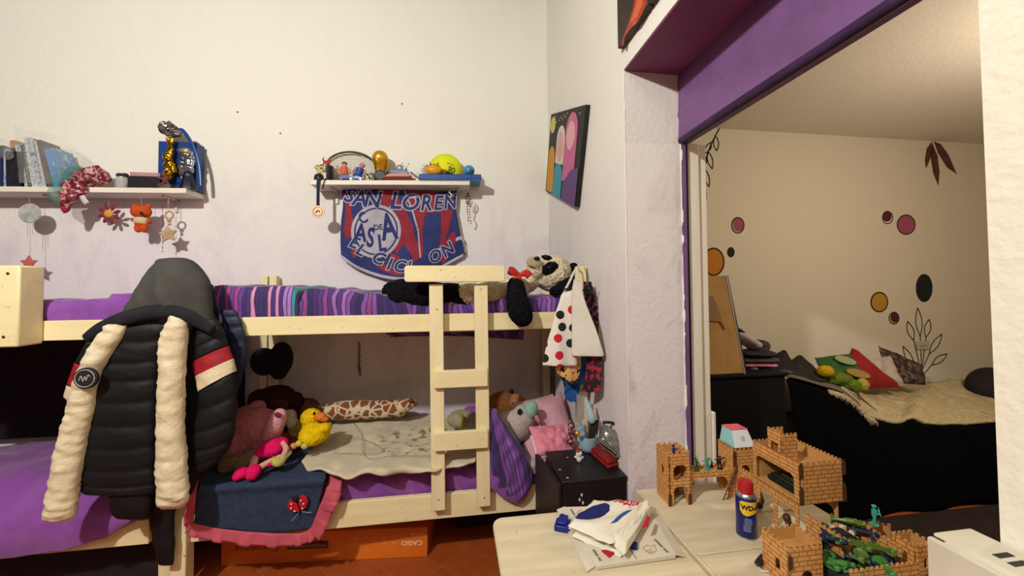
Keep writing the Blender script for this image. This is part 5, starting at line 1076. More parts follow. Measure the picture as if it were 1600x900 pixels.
def qp(c, th, n=18, m=None, edge=.5, amp=.0, seed=0, par=None, nm='cushion_body', mt=None, sag=0):
    """padded quad between four corners c00 c10 c11 c01"""
    a, b_, c_, d = [Vector(q) for q in c]; nr = ((b_ - a).cross(d - a)).normalized()
    if nr.y > 0: nr = -nr
    def F(sg):
        def f(u, v):
            x, y = 2 * u - 1, 2 * v - 1; k = (max(0, (1 - x ** 4)) * max(0, (1 - y ** 4))) ** edge
            u2 = u + .05 * (u - .5) * -(1 - y * y) ; v2 = v - .05 * (v - .5) * (1 - x * x)
            p = (a * (1 - u2) + b_ * u2) * (1 - v2) + (d * (1 - u2) + c_ * u2) * v2
            return p + nr * (sg * th / 2 * k + amp * N(u * 4 + seed, v * 4, sg * 0) * (.3 + .7 * k))
        return f
    mb = MB(); mb.grid(F(1), n, n); mb.grid(F(-1), n, n); return mb.build(nm, mt, par)
mp = NS(919, 704); t = thing('mug', 'pale blue mug stuffed with small things on the nightstand', 'mug', mp)
pb_ = mat('pale_blue_ceramic', '92aebb', '86a2b2', 8, .4)
MB().lathe(mp, [(.03, 0), (.040, .008), (.047, .03), (.048, .078), (.044, .078), (.043, .03), (.034, .012), (0, .010)], 28).build('mug_body', pb_, t, smooth='auto')
MB().tube([mp + Vector((.045 + .022 * math.sin(a), .0, .042 + .022 * math.cos(a))) for a in [PI * k / 10 for k in range(11)]], .005, 8).build('handle', pb_, t, smooth=True)
def card(x0, x1, y0, y1, Y, m, nm, label, cat='card', tilt=0):
    a, b2 = at(x0, y1, Y=Y), at(x1, y0, Y=Y)
    bx_ = MB().box(a.x, b2.x, Y, Y + .008, a.z, b2.z); bx_.v = [v + Vector(((v.z - a.z) * tilt, 0, 0)) for v in bx_.v]
    return tag(bx_.build(nm, m, bevel=.001), label, cat)
YM = mp.y
card(920, 933, 657, 690, YM + .005, mat('dark_green_card', '18261c', '3a2418', 30, .5), 'dark_card', 'dark green card standing in the pale blue mug', tilt=.1)
card(903, 914, 661, 690, YM - .008, mat('white_blue_card', 'b8c4c8', '5a86a4', 40, .5), 'picture_card', 'white and blue card standing in the pale blue mug', tilt=-.05)
card(911, 917, 656, 690, YM + .018, mat('cream_card', 'c8bca6', rough=.7), 'cream_strip', 'narrow cream strip standing in the pale blue mug')
tag(MB().ell(at(902, 677, Y=YM - .055), .014).build('gold_bauble', gold2, smooth=True), 'small gold bauble at the left rim of the mug', 'bauble')
ps = [at(915, 621, Y=YM), at(918, 632, Y=YM), at(922, 645, Y=YM), at(924, 654, Y=YM), at(925, 660, Y=YM)]
tag(MB().tube(smoothpath(ps, 16), [spline([(a,) for a in (.006, .013, .020, .022, .014)], i / 16)[0] for i in range(17)], 16).build('pale_blue_cone', mat('pale_blue_gloss', 'a4c0c8', rough=.3), smooth='auto'), 'pale blue teardrop-shaped object standing above the mug', 'ornament')
tag(MB().box(at(904, 690, Y=2.02).x, at(914, 690, Y=2.02).x, 2.02, 2.05, NT, at(908, 618, Y=2.02).z).build('clear_ruler', film('clear_ruler', 'a89c94', .6), bevel=.002), 'upright clear plastic strip behind the mug', 'ruler')
tag(blob([(at(893, 672, Y=1.96), (.018, .02, .055)), (at(890, 688, Y=1.96), (.016, .02, .03))], .005, 1, fuzz(.006, 50))('floral_pouch', mat('dark_red_floral', '5a1f28', 'b89aa0', 60, .7, lo=.54, hi=.58), None), 'narrow dark red floral pouch left of the mug', 'pouch')
MBc = MB().tube(smoothpath([at(x, y, Y=Y) for x, y, Y in ((934, 690, 1.95), (936, 665, 1.98), (940, 650, 2.0), (946, 652, 1.98), (949, 664, 1.95), (950, 680, 1.93))]), .0035, 8)
tag(MBc.build('white_cable', mat('cable_white', 'c0b8a8', rough=.5), smooth=True), 'white cable looping up behind the glittery purse', 'cable')
rw = mat('red_leather', '8c1c1e', '7c1618', 14, .45, .3, 80)
t = thing('red_wallet', 'folded red wallet under the glittery purse', 'wallet', NS(945, 725))
wz = .02
w4 = [NS(914, 702), NS(950, 734), NS(976, 725), NS(935, 695)]
for k, (z0, z1, sh) in enumerate(((0.001, .016, 1), (.017, .034, .93))):
    cx = sum((q.x for q in w4)) / 4; cy = sum((q.y for q in w4)) / 4
    P4 = [Vector((cx + (q.x - cx) * sh, cy + (q.y - cy) * sh, 0)) for q in w4]
    MB().prism([(q.x, q.y) for q in P4], Matrix.Translation((0, 0, NT + z0)), z1 - z0).build('flap' if k else 'wallet_body', rw, t, bevel=.005)
seq, nt, b = newmat('sequin_rows'); v = coords(nt, 'UV', scale=(40, 12, 1)); vo = nd(nt, 'ShaderNodeTexVoronoi'); vo.inputs['Randomness'].default_value = .15; vo.inputs['Scale'].default_value = 1; nt.links.new(v, vo.inputs[0])
nt.links.new(ramp(nt, vo.outputs[0], [(.30, 'c8cabd'), (.42, '1b1d18')]), b.inputs['Base Color']); b.inputs['Metallic'].default_value = .6; b.inputs['Roughness'].default_value = .25; addbump(nt, b, vo.outputs[0], -.6, .004)
t = thing('sequin_purse', 'silver and black sequinned purse with a dark strap leaning on the wall', 'purse', NS(960, 715))
def A3(x, y, Y): return at(x, y, Y=Y)
qp([A3(932, 692, 1.80), A3(962, 716, 1.76), A3(984, 682, 1.80), A3(941, 661, 1.84)], .07, mt=seq, par=t, nm='front', amp=.006)
qp([A3(958, 716, 1.765), A3(982, 717, 1.79), A3(985, 686, 1.82), A3(970, 680, 1.785)], .05, mt=seq, par=t, nm='side_panel', amp=.004)
MB().tube(smoothpath([A3(942, 660, 1.83), A3(958, 661, 1.82), A3(975, 672, 1.79), A3(985, 682, 1.79)]), .007, 8).build('zip', plas_k, t, smooth=True)
MB().tube(smoothpath([A3(984, 682, 1.78), A3(990, 690, 1.72), A3(993, 695, 1.70), A3(985, 706, 1.73), A3(970, 714, 1.745)]), .006, 8, flat=.5).build('strap', mat('dark_brown_leather', '2c241e', rough=.5), t, smooth=True)
b = NS(905, 722); t = thing('white_figurine', 'tiny white hooded figurine at the front of the nightstand top', 'figurine', b)
wht = mat('white_glaze', 'd8d4d0', rough=.4)
MB().ell(b + Vector((0, 0, .016)), (.014, .012, .018)).ell(b + Vector((0, 0, .042)), (.017, .015, .015)).ell(b + Vector((-.016, 0, .026)), (.010, .007, .006)).ell(b + Vector((.016, 0, .022)), (.010, .007, .006)).build('body', wht, t, remesh=.004, relax=1)
MB().ell(b + Vector((-.008, -.004, .056)), (.012, .010, .007)).build('cap', redp, t, smooth=True)
# ---------------------------------------------------------------- tables
TZ = .75
laminate = M_wood('dirty_white_laminate', 'c4b696', 'd6c9aa', '8f7a54', 0, .45)
def rrect(x0, x1, y0, y1, rs, n=8):
    pts = []
    for (cx, cy, a0, r) in ((x1, y1, 0, rs[0]), (x0, y1, 90, rs[1]), (x0, y0, 180, rs[2]), (x1, y0, 270, rs[3])):
        sx = -1 if a0 in (0, 270) else 1; sy = -1 if a0 in (0, 90) else 1
        if r == 0: pts.append((cx, cy)); continue
        for k in range(n + 1): a = math.radians(a0 + 90 * k / n); pts.append((cx + sx * r + r * math.cos(a), cy + sy * r + r * math.sin(a)))
    return pts
t = thing('small_table', 'small dirty-white table with rounded corners in front of the nightstand', 'table', (.42, .9, 0))
MB().prism(rrect(.130, .722, .45, 1.405, (.02, .04, .04, .02)), Matrix.Translation((0, 0, TZ - .028)), .028).build('tabletop', laminate, t, bevel=.008)
for x in (.16, .67):
    for y in (.5, 1.34): MB().box(x, x + .035, y, y + .035, 0, TZ - .029).build('leg', laminate, t, bevel=.003)
t = thing('white_table', 'long white worn table standing in the opening and carrying the wooden castle', 'table', (1.03, 1.0, 0))
MB().prism(rrect(.738, 1.34, 1.112, 1.50, (.01, .01, 0, 0)), Matrix.Translation((0, 0, TZ - .03)), .03).build('tabletop', laminate, t, bevel=.003)
MB().prism(rrect(.738, 1.34, .50, 1.108, (0, 0, .01, .01)), Matrix.Translation((0, 0, TZ - .03)), .0295).build('tabletop', laminate, t, bevel=.003)
MB().box(.726, .737, .50, 1.50, TZ - .045, TZ + .004).build('edging', laminate, t, bevel=.003)
for x in (.77, 1.28):
    for y in (.52, 1.44): MB().box(x, x + .035, y, y + .035, 0, TZ - .031).build('leg', laminate, t, bevel=.003)
# folded white carton and shirt
cz = TZ + .002
t = thing('flat_carton', 'flattened white food carton with small print under the folded shirt', 'carton', (.5, 1.2, cz))
wcard = mat('white_card', 'd2c9b6', 'c8beaa', 5, .7)
def CP(x, y, z=cz + .012): p = at(x, y, Z=z); return (p.x, p.y)
MB().prism([CP(884, 792), CP(932, 884), CP(1056, 867), CP(1010, 788)][::-1], Matrix.Translation((0, 0, cz)), .012).build('panel', wcard, t, bevel=.001)
MB().prism([CP(870, 796, cz + .004), CP(917, 893, cz + .004), CP(930, 884, cz + .004), CP(883, 791, cz + .004)][::-1], Matrix.Translation((0, 0, cz)), .004).build('flap', wcard, t)
fl_ = MB().add([(*CP(1010, 788), cz + .012), (*CP(1056, 867), cz + .012), (*CP(1072, 871, cz), cz), (*CP(1025, 792, cz), cz)], [(0, 1, 2, 3)]); fl_.build('flap', wcard, t, solid=.002)
sm = MB(); a = Vector((*CP(985, 863), cz + .0125)); b2 = Vector((*CP(995, 874), cz + .0125)); sm.tube([Vector((*CP(935, 785), cz + .012)), b2], .0012, 5); sm.build('fold_line', mat('crease_shadow_ink', '6a6256'), t)
bki = mat('black_ink', '2a2622', rough=.7); tan_i = mat('tan_ink', '9a7a44', rough=.7)
def ctext(body, s_, px, py, dx, m=bki, sx=1):
    o = Vector((*CP(px, py), cz + .0126)); q = Vector((*CP(px + dx[0], py + dx[1]), cz + .0126))
    wtext(body, s_, o, q - o, Vector((0, 0, 1)).cross(q - o), m, t, sx=sx, bold=.015)
pri = mat('faded_print', '6f6650', rough=.8)
def cstrip(p0, p1, n):
    a, b2 = Vector((*CP(*p0), cz + .0126)), Vector((*CP(*p1), cz + .0126)); M = frame(a, b2 - a, Vector((0, 0, 1)).cross(b2 - a)); L_ = (b2 - a).length; s_ = L_ / n
    mb = MB()
    for k in range(n):
        if k != int(n * .66): mb.box(k * s_, k * s_ + s_ * .62, -.0045 + .001 * (k % 2), .0045 - .001 * (k % 3 == 1), 0, .0004, M)
    mb.build('small_print', pri, t)['kind'] = 'stuff'
cstrip((1023, 843), (1044, 864), 16); cstrip((927, 859), (939, 877), 13); cstrip((892, 796), (902, 812), 12)
def hand(px, py, s, rt):
    o = Vector((*CP(px, py), cz + .0128)); M = Matrix.Translation(o) @ Matrix.Rotation(rt, 4, 'Z'); mb = MB()
    outl = [(-.02, -.012), (-.006, -.018), (.012, -.014), (.02, 0), (.028, .004), (.022, .008), (.01, .004), (.008, .014), (-.004, .018), (-.018, .012), (-.02, -.012)]
    mb.tube([M @ Vector((x * s, y * s, 0)) for x, y in outl], .0009, 5)
    for k in range(3): mb.tube([M @ Vector(((-.014 + k * .007) * s, -.014 * s, 0)), M @ Vector(((-.017 + k * .008) * s, .004 * s, 0))], .0008, 5)
    mb.build('printed_hand', tan_i, t)
hand(1016, 858, 1.0, .4); hand(911, 802, 1.0, .2); 
t = thing('folded_shirt', 'folded white shirt with navy, red and blue printed shapes lying on the flattened carton', 'shirt', (.52, 1.25, cz + .014))
shw = mat('white_jersey', 'ddd6c4', 'd6cebb', 6, .9, .25, 160)
def layer(pts, z, th, seed, nm='fold', n=26, amp=.006):
    a, b_, c_, d = [Vector((*CP(x, y, z), z)) for x, y in pts]
    def F(u, v):
        p = (a * (1 - u) + b_ * u) * (1 - v) + (d * (1 - u) + c_ * u) * v
        e = min(u, 1 - u, v, 1 - v); k = min(1, e / .06)
        wv_ = amp * (N(u * 3.2 + seed, v * 3.2) + .5 * N(u * 7, v * 7 + seed)) + .004 * math.sin(9 * (u - v) + seed)
        return p + Vector((.006 * N(v * 5, seed), .006 * N(u * 5, seed + 3), max(0, wv_ + .004) * k + th * k ** .5))
    def G(u, v): q = F(u, v); e = min(u, 1 - u, v, 1 - v); return Vector((q.x, q.y, z if e > 1e-6 else q.z))
    mb = MB(); mb.grid(F, n, n); mb.grid(G, n, n); o = mb.build(nm, shw, t); return F
z0 = cz + .0125
layer([(893, 838), (972, 871), (1012, 800), (940, 796)], z0, .010, 1); layer([(888, 826), (975, 862), (1019, 792), (934, 786)], z0 + .018, .009, 2)
FT = layer([(887, 822), (955, 852), (1016, 788), (925, 784)], z0 + .034, .010, 5)
layer([(955, 850), (976, 868), (1018, 800), (1012, 786)], z0 + .022, .020, 7, amp=.012)
def onshirt(v):
    p = FT(min(.999, max(.001, v.x)), min(.999, max(.001, v.y))); return Vector((p.x, p.y, p.z + .0012))
def sdec(nm, poly, m): MB().plate([poly], Matrix.Identity(4), 0, onshirt, .06).build(nm, m, t)
navyi = mat('navy_print', '131a5a', rough=.8); blui = mat('blue_print', '20508a', rough=.8); redi = mat('red_print', 'b01c24', rough=.8)
sdec('navy_shape', [(.06, .18), (.05, .30), (.10, .50), (.16, .68), (.24, .78), (.34, .80), (.44, .74), (.50, .62), (.50, .48), (.42, .34), (.28, .24)], navyi)
sdec('blue_shape', [(.72, .30), (.74, .50), (.82, .62), (.90, .66), (.88, .52), (.82, .36)], blui)
MB().text('vister', .30, Matrix.Translation((.66, .89, 0)) @ Matrix.Rotation(PI, 4, 'Z'), 0, .02, .62, .15, fn=onshirt, sub=.05).build('lettering', redi, t)
MB().prism([CP(1003, 824, z0 + .05), CP(1011, 805, z0 + .05), CP(1016, 808, z0 + .05), CP(1012, 822, z0 + .05)], Matrix.Translation((0, 0, z0 + .048)), .002).build('red_shape', redi, t)
MB().prism([CP(940, 862, z0), CP(952, 872, z0), CP(960, 866, z0), CP(948, 862, z0)], Matrix.Translation((0, 0, z0)), .006).build('red_shape', redi, t)
MB().prism([CP(985, 858, z0), CP(996, 860, z0), CP(996, 852, z0), CP(988, 851, z0)], Matrix.Translation((0, 0, z0)), .010).build('navy_shape', navyi, t)
# blue block
b = at(879, 826, Z=TZ); t = thing('blue_plastic_clip', 'dark blue plastic block piece left of the folded shirt', 'plastic piece', b)
bp = mat('blue_abs', '151f7a', rough=.35)
RM = Matrix.Translation(b) @ Matrix.Rotation(-.45, 4, 'Z') @ Matrix.Scale(.72, 4)
MB().box(-.035, .035, -.032, .038, 0, .028, RM).build('block', bp, t, bevel=.003)
MB().box(-.022, .022, -.02, .05, .028, .040, RM).build('block_top', bp, t, bevel=.003); MB().box(-.018, .0, .05, .062, .012, .036, RM).build('tab', bp, t, bevel=.002)
# ---------------------------------------------------------------- wooden castle
def mdfm():
    m, nt, b = newmat('laser_cut_board'); v = coords(nt); s = nd(nt, 'ShaderNodeSeparateXYZ'); nt.links.new(v, s.inputs[0])
    ad = nd(nt, 'ShaderNodeMath', operation='ADD'); nt.links.new(s.outputs[0], ad.inputs[0]); nt.links.new(s.outputs[1], ad.inputs[1])
    cx = nd(nt, 'ShaderNodeCombineXYZ'); nt.links.new(ad.outputs[0], cx.inputs[0]); nt.links.new(s.outputs[2], cx.inputs[1])
    br = nd(nt, 'ShaderNodeTexBrick'); nt.links.new(cx.outputs[0], br.inputs[0]); br.inputs['Scale'].default_value = 1; br.inputs['Brick Width'].default_value = .026; br.inputs['Row Height'].default_value = .013
    br.inputs['Mortar Size'].default_value = .0011; br.inputs['Mortar Smooth'].default_value = .2; br.offset_frequency = 2; br.squash = 1.5; br.squash_frequency = 3
    br.inputs['Color1'].default_value = lin('c68a4a'); br.inputs['Color2'].default_value = lin('d69a58'); br.inputs['Mortar'].default_value = lin('5a3010')
    nt.links.new(mixc(nt, ramp(nt, noisef(nt, v, 30, 3), [(.4, 0), (.7, .35)]), br.outputs[0], 'b88248'), b.inputs['Base Color']); b.inputs['Roughness'].default_value = .65; return m
mdf = mdfm(); mdfp = mat('plain_board', 'c09054', 'b4844c', 20, .7); burnt = mat('burnt_board_edge', '4a2a12', '5a3618', 30, .7)
TH = .0035
def arch(x0, x1, z0, z1, r=None, n=6):
    r = min(r if r else (x1 - x0) / 2, z1 - z0, (x1 - x0) / 2)
    p = [(x0, z0), (x1, z0)]
    for k in range(n + 1): a = PI / 2 * k / n; p.append((x1 - r + r * math.cos(a), z1 - r + r * math.sin(a)))
    for k in range(n + 1): a = PI / 2 + PI / 2 * k / n; p.append((x0 + r + r * math.cos(a), z1 - r + r * math.sin(a)))
    return p
def cren(w, h, n, d=.008, x0=0, z0=0, arches=()):
    """outline of a crenellated wall, open arches cut from its foot"""
    top = []; s = w / (2 * n - 1)
    for i in range(n):
        xa = w - 2 * i * s; top += [(x0 + xa, z0 + h), (x0 + xa - s, z0 + h)]
        if i < n - 1: top += [(x0 + xa - s, z0 + h - d), (x0 + xa - 2 * s, z0 + h - d)]
    bot = [(x0, z0)]
    for (a, b_, hh, r) in arches: q = arch(a, b_, z0, z0 + hh, r); bot += [q[0]] + q[2:][::-1] + [q[1]]
    return bot + [(x0 + w, z0)] + top
def panel(par, o, dx, w, h, n, holes=(), arches=(), nm='wall_panel', m=None, d=.008):
    o = Vector(o); M = frame(o, dx, (0, 0, 1))
    return MB().plate([cren(w, h, n, d, arches=arches)] + [list(q) for q in holes], M, TH).build(nm, m or mdf, par)
def clip_(par, o, dx, h):
    M = frame(Vector(o), dx, (0, 0, 1)); w = .007
    return MB().plate([[(-w, 0), (w, 0), (w, h * .8), (0, h), (-w, h * .8)]], M, .002).build('corner_tab', burnt, par)
t = thing('castle_gate', 'laser-cut wooden castle gate with two towers joined by an arched wall', 'toy castle', (.95, 1.4, TZ))
z = TZ + .001
FX, FY, BX = (1, 0, 0), (0, 1, 0), (-1, 0, 0)
panel(t, (.800, 1.455, z), (0, -1, 0), .085, .20, 5, holes=[arch(.035, .052, .105, .135)]); panel(t, (.803, 1.368, z), FX, .078, .20, 4, holes=[arch(.012, .066, .095, .150, .02)], arches=[(.012, .066, .07, .02)])
panel(t, (.880, 1.372, z), FY, .083, .20, 4, arches=[(.018, .066, .07, .02)], m=mdf); panel(t, (.803, 1.455, z), FX, .078, .20, 4, m=mdfp)
MB().box(.804, .879, 1.374, 1.453, z + .083, z + .086).build('floor_board', mdfp, t); MB().box(.804, .879, 1.374, 1.453, z + .160, z + .163).build('floor_board', mdfp, t)
clip_(t, (.800, 1.366, z), FX, .05); clip_(t, (.881, 1.366, z), FX, .045)
panel(t, (.884, 1.386, z), FX, .200, .108, 12, arches=[(.018, .172, .085, .03)], d=.006); MB().box(.884, 1.084, 1.392, 1.44, z + .094, z + .097).build('walkway', mdfp, t); panel(t, (.884, 1.442, z), FX, .200, .108, 12, arches=[(.018, .172, .085, .03)], d=.006, m=mdfp)
panel(t, (1.086, 1.475, z), (0, -1, 0), .085, .19, 6, m=mdf); panel(t, (1.088, 1.388, z), FX, .085, .185, 5, arches=[(.02, .066, .12, .023)]); panel(t, (1.173, 1.390, z), FY, .085, .19, 6); panel(t, (1.088, 1.475, z), FX, .085, .185, 5, m=mdfp)
MB().box(1.089, 1.172, 1.392, 1.473, z + .155, z + .158).build('floor_board', mdfp, t); clip_(t, (1.087, 1.384, z + .12), FX, .06)
k_ = thing('castle_keep', 'two-storey wooden castle keep with brick-engraved walls and a small turret', 'toy castle', (1.16, 1.2, TZ))
panel(k_, (1.098, 1.383, z), (0, -1, 0), .10, .125, 7, arches=[(.02, .085, .09, .025)], d=.006)
# lower storey
panel(k_, (1.098, 1.282, z), (0, -1, 0), .172, .126, 2, arches=[(.012, .072, .095, .02), (.088, .160, .095, .02)], d=.001)
for a, b_ in ((1.102, 1.112),): MB().box(1.10, 1.245, 1.11, 1.278, z + .127, z + .131).build('floor_board', mdfp, k_)
panel(k_, (1.236, 1.106, z), FY, .172, .126, 2, arches=[(.012, .16, .095, .02)], d=.001, m=mdfp)
# upper storey
zu = z + .128; HU = .132
panel(k_, (1.090, 1.288, zu), (0, -1, 0), .190, HU, 15, holes=[arch(.014, .172, .006, .085, .018)], d=.006)
panel(k_, (1.092, 1.096, zu), FX, .150, HU, 8, d=.006); panel(k_, (1.244, 1.098, zu), FY, .190, HU, 15, d=.006, m=mdfp); panel(k_, (1.092, 1.288, zu), FX, .150, HU, 10, d=.006, m=mdfp)
MB().box(1.094, 1.24, 1.10, 1.285, zu + .088, zu + .091).build('floor_board', mdfp, k_)
for zz, hh in ((zu, .06), (zu + .085, .05)): clip_(k_, (1.089, 1.092, zz), FX, hh); clip_(k_, (1.247, 1.092, zz), FX, hh)
# turret
zt_ = zu + .092
for o, dx, w_, ho in (((1.098, 1.228, zt_), (0, -1, 0), .055, [arch(.012, .044, .02, .066, .003)]), ((1.099, 1.172, zt_), FX, .055, [[(.014, .088), (.042, .088), (.042, .0895), (.014, .0895)]]), ((1.099, 1.228, zt_), FX, .055, [])):
    panel(k_, o, dx, w_, .108 if dx != FX else .105, 4, holes=ho, nm='turret_panel', m=mdfp if not ho else mdf, d=.007)
panel(k_, (1.155, 1.173, zt_), FY, .055, .07, 3, nm='turret_panel', m=mdfp)
# front fort
c_ = thing('castle_courtyard', 'low wooden castle courtyard with corner towers nearest the camera, filled with toy soldiers', 'toy castle', (1.1, .97, TZ))
panel(c_, (.895, 1.03, z), (0, -1, 0), .088, .118, 6, holes=[arch(.045, .062, .035, .065)], d=.007); panel(c_, (.897, .942, z), FX, .10, .116, 6, arches=[(.03, .07, .05, .02)], d=.007); panel(c_, (.999, .944, z), FY, .088, .118, 6, d=.007, m=mdfp); panel(c_, (.897, 1.03, z), FX, .10, .118, 6, d=.007, m=mdfp)
MB().box(.899, .996, .947, 1.027, z + .075, z + .078).build('floor_board', mdfp, c_)
clip_(c_, (.894, .937, z + .06), FX, .04)
panel(c_, (1.104, 1.09, z), (0, -1, 0), .14, .105, 10, arches=[(.05, .08, .06, .015)], d=.007)
panel(c_, (1.212, 1.03, z), (0, -1, 0), .125, .112, 10, d=.007); panel(c_, (1.0, .868, z), FX, .21, .098, 14, d=.006)
panel(c_, (1.214, 1.03, z), (.9, -.3, 0), .09, .105, 6, d=.007, m=mdfp)
panel(c_, (1.256, .905, z), FX, .056, .112, 4, holes=[arch(.022, .034, .045, .073)], d=.007); panel(c_, (1.254, .96, z), (0, -1, 0), .054, .112, 4, d=.007); panel(c_, (1.312, .907, z), FY, .054, .112, 4, d=.007, m=mdfp); panel(c_, (1.256, .96, z), FX, .056, .112, 4, d=.007, m=mdfp)
panel(c_, (1.232, 1.0, z), FX, .026, .118, 3, nm='turret_panel', d=.007, m=mdfp)
# rope ladder of twigs
t = thing('toy_ladder', 'tiny rough wooden ladder leaning against the gate tower', 'ladder', at(1135, 782, Z=TZ))
a0, a1 = at(1130, 781, Z=TZ + .002), at(1152, 726, Y=1.378); 
MB().tube([a0, a1], .002, 6).build('stile', burnt, t); MB().tube([a0 + Vector((.018, 0, 0)), a1 + Vector((.006, 0, 0))], .002, 6).build('stile', burnt, t)
for k in range(5): q = a0.lerp(a1, .15 + k * .16); MB().tube([q, q + Vector((.016, 0, 0))], .0015, 5).build('rung', burnt, t)
# ---------------------------------------------------------------- toy soldiers
def soldier_mesh(pose=0):
    m = MB()
    if pose != 3: m.ell((0, 0, .0015), (.011, .008, .0018), n=12, m=5)
    m.tube([(-.005, 0, .002), (-.0045, .001, .010), (-.002, 0, .021)], [.0024, .0024, .0032], 7).tube([(.006, .001, .002), (.005, -.002, .011), (.002, 0, .021)], [.0024, .0024, .0032], 7)
    m.tube([(0, 0, .019), (0, 0, .026), (0, 0, .033)], [.0044, .0048, .0046], 8).ell((0, -.0002, .039), (.0036, .0038, .0042), n=10, m=8).ell((0, 0, .0405), (.0048, .0048, .0028), n=10, m=6)
    if pose == 0: m.tube([(-.005, 0, .032), (-.008, -.004, .027), (-.002, -.008, .028)], .0018, 6).tube([(.005, 0, .032), (.008, -.005, .028), (.004, -.009, .029)], .0018, 6).tube([(-.010, -.008, .026), (.014, -.010, .032)], .0011, 6)
    elif pose == 1: m.tube([(-.005, 0, .032), (-.012, -.002, .034), (-.018, -.002, .036)], .0018, 6).tube([(.005, 0, .032), (.011, 0, .030), (.017, -.002, .032)], .0018, 6).tube([(-.022, -.003, .036), (-.004, -.003, .036)], .0011, 6)
    else: m.tube([(-.005, 0, .032), (-.009, 0, .040), (-.007, 0, .048)], .0018, 6).tube([(.005, 0, .032), (.009, -.003, .026), (.007, -.006, .022)], .0018, 6).tube([(-.012, 0, .046), (.004, 0, .051)], .0011, 6)
    return m
S_M = {}
sc_ = {'green': mat('army_green', '47803a', '3c7030', 60, .4), 'teal': mat('teal_plastic', '2f9a86', rough=.4), 'navy': mat('navy_plastic', '1c2468', rough=.4), 'dark': mat('dark_brown_plastic', '221a1a', rough=.4), 'olive': mat('olive_plastic', '516c26', rough=.4), 'slate': mat('slate_plastic', '1a2640', rough=.45)}
def soldier(p, col, pose, scale, rz, label, rx=0, ry=0, group=None):
    key = (col, pose)
    if key not in S_M:
        o = soldier_mesh(pose).build('toy_soldier', sc_[col], loc=(0, 0, 0), smooth='auto'); S_M[key] = o.data; first = o
    else: first = bpy.data.objects.new('toy_soldier', S_M[key]); COL.objects.link(first)
    first.location = p; first.scale = (scale,) * 3; first.rotation_euler = (rx, ry, rz); return tag(first, label, 'toy soldier', group)
soldier((.834, 1.395, z + .163), 'navy', 0, 1.25, .4, 'navy blue toy soldier on top of the left gate tower')
wy = z + .097
soldier((.905, 1.42, wy), 'teal', 0, .7, .2, 'small dark teal toy soldier nearest the left gate tower'); S_ = soldier
soldier((.945, 1.415, wy), 'green', 2, 1.15, .3, 'light green toy soldier raising an arm on the gate walkway')
soldier((.990, 1.415, wy), 'teal', 1, 1.2, 3.3, 'teal toy soldier pointing left on the gate walkway')
soldier((1.045, 1.415, wy), 'dark', 1, 1.2, 3.0, 'dark brown toy soldier aiming left on the gate walkway')
soldier((1.02, 1.43, wy), 'dark', 0, .7, .5, 'small dark toy soldier crouching behind the aiming one')
soldier((1.128, 1.345, z + .02), 'navy', 0, 1.9, .5, 'navy toy soldier standing behind the low wall beside the keep')
soldier((1.225, .985, z + .119), 'teal', 0, 1.35, .9, 'mint green toy soldier standing on the courtyard wall, farthest right')
rs = random.Random(5)
pile = [('olive', 1.05, .93), ('slate', 1.08, .95), ('olive', 1.11, .93), ('slate', 1.13, .96), ('olive', 1.15, .99), ('slate', 1.08, 1.0), ('green', 1.06, .98), ('slate', 1.14, .92), ('olive', 1.17, .95), ('green', 1.03, .96), ('slate', 1.17, 1.02), ('olive', 1.14, 1.04), ('slate', 1.12, 1.05), ('olive', 1.16, 1.06), ('green', 1.10, 1.0), ('slate', 1.05, .905), ('olive', 1.09, .90), ('green', 1.13, .90), ('olive', 1.19, 1.0), ('slate', 1.18, .92)]
for i, (c, x, y) in enumerate(pile):
    soldier((x, y, z + .055 + .015 * (i % 3) + (.03 if y > 1.0 else 0)), c, i % 3, 1.7, rs.uniform(-1, .6), '%s toy soldier lying in the jumbled heap inside the castle courtyard' % {'olive': 'olive green', 'slate': 'dark slate blue', 'green': 'bright green'}[c], rx=1.35 + rs.uniform(-.25, .2), ry=rs.uniform(-.3, .3), group='%s soldiers in the courtyard heap' % c)
tag(MB().box(1.03, 1.20, .89, 1.02, z, z + .045).box(1.12, 1.20, 1.0, 1.07, z, z + .07).build('dark_toy_bag', mat('dark_green_fabric', '161d1c', '1f2a24', 30, .9), disp=fuzz(.006, 40), bevel=.01), 'dark cloth bundle under the heap of toy soldiers', 'cloth')
# tank in the keep
tb_ = Vector((1.15, 1.18, zu + .004)); t = thing('toy_tank', 'dark green toy tank parked inside the upper storey of the keep', 'toy tank', tb_)
tg2 = mat('tank_green', '26331f', '1c2618', 30, .5)
MB().box(1.125, 1.175, 1.125, 1.255, zu + .008, zu + .028).build('hull', tg2, t, bevel=.004)
MB().box(1.132, 1.168, 1.165, 1.215, zu + .028, zu + .042).build('tank_turret', tg2, t, bevel=.004); MB().tube([(1.15, 1.17, zu + .035), (1.145, 1.115, zu + .038)], .003, 8).build('gun', tg2, t)
for x in (1.116, 1.176): MB().prism([(-.066, .004), (-.058, 0), (.058, 0), (.066, .004), (.066, .014), (.058, .02), (-.058, .02), (-.066, .014)], frame((x, 1.19, zu + .004), (0, 1, 0), (0, 0, 1)), .010).build('track', mat('track_black', '14160f', rough=.7), t)
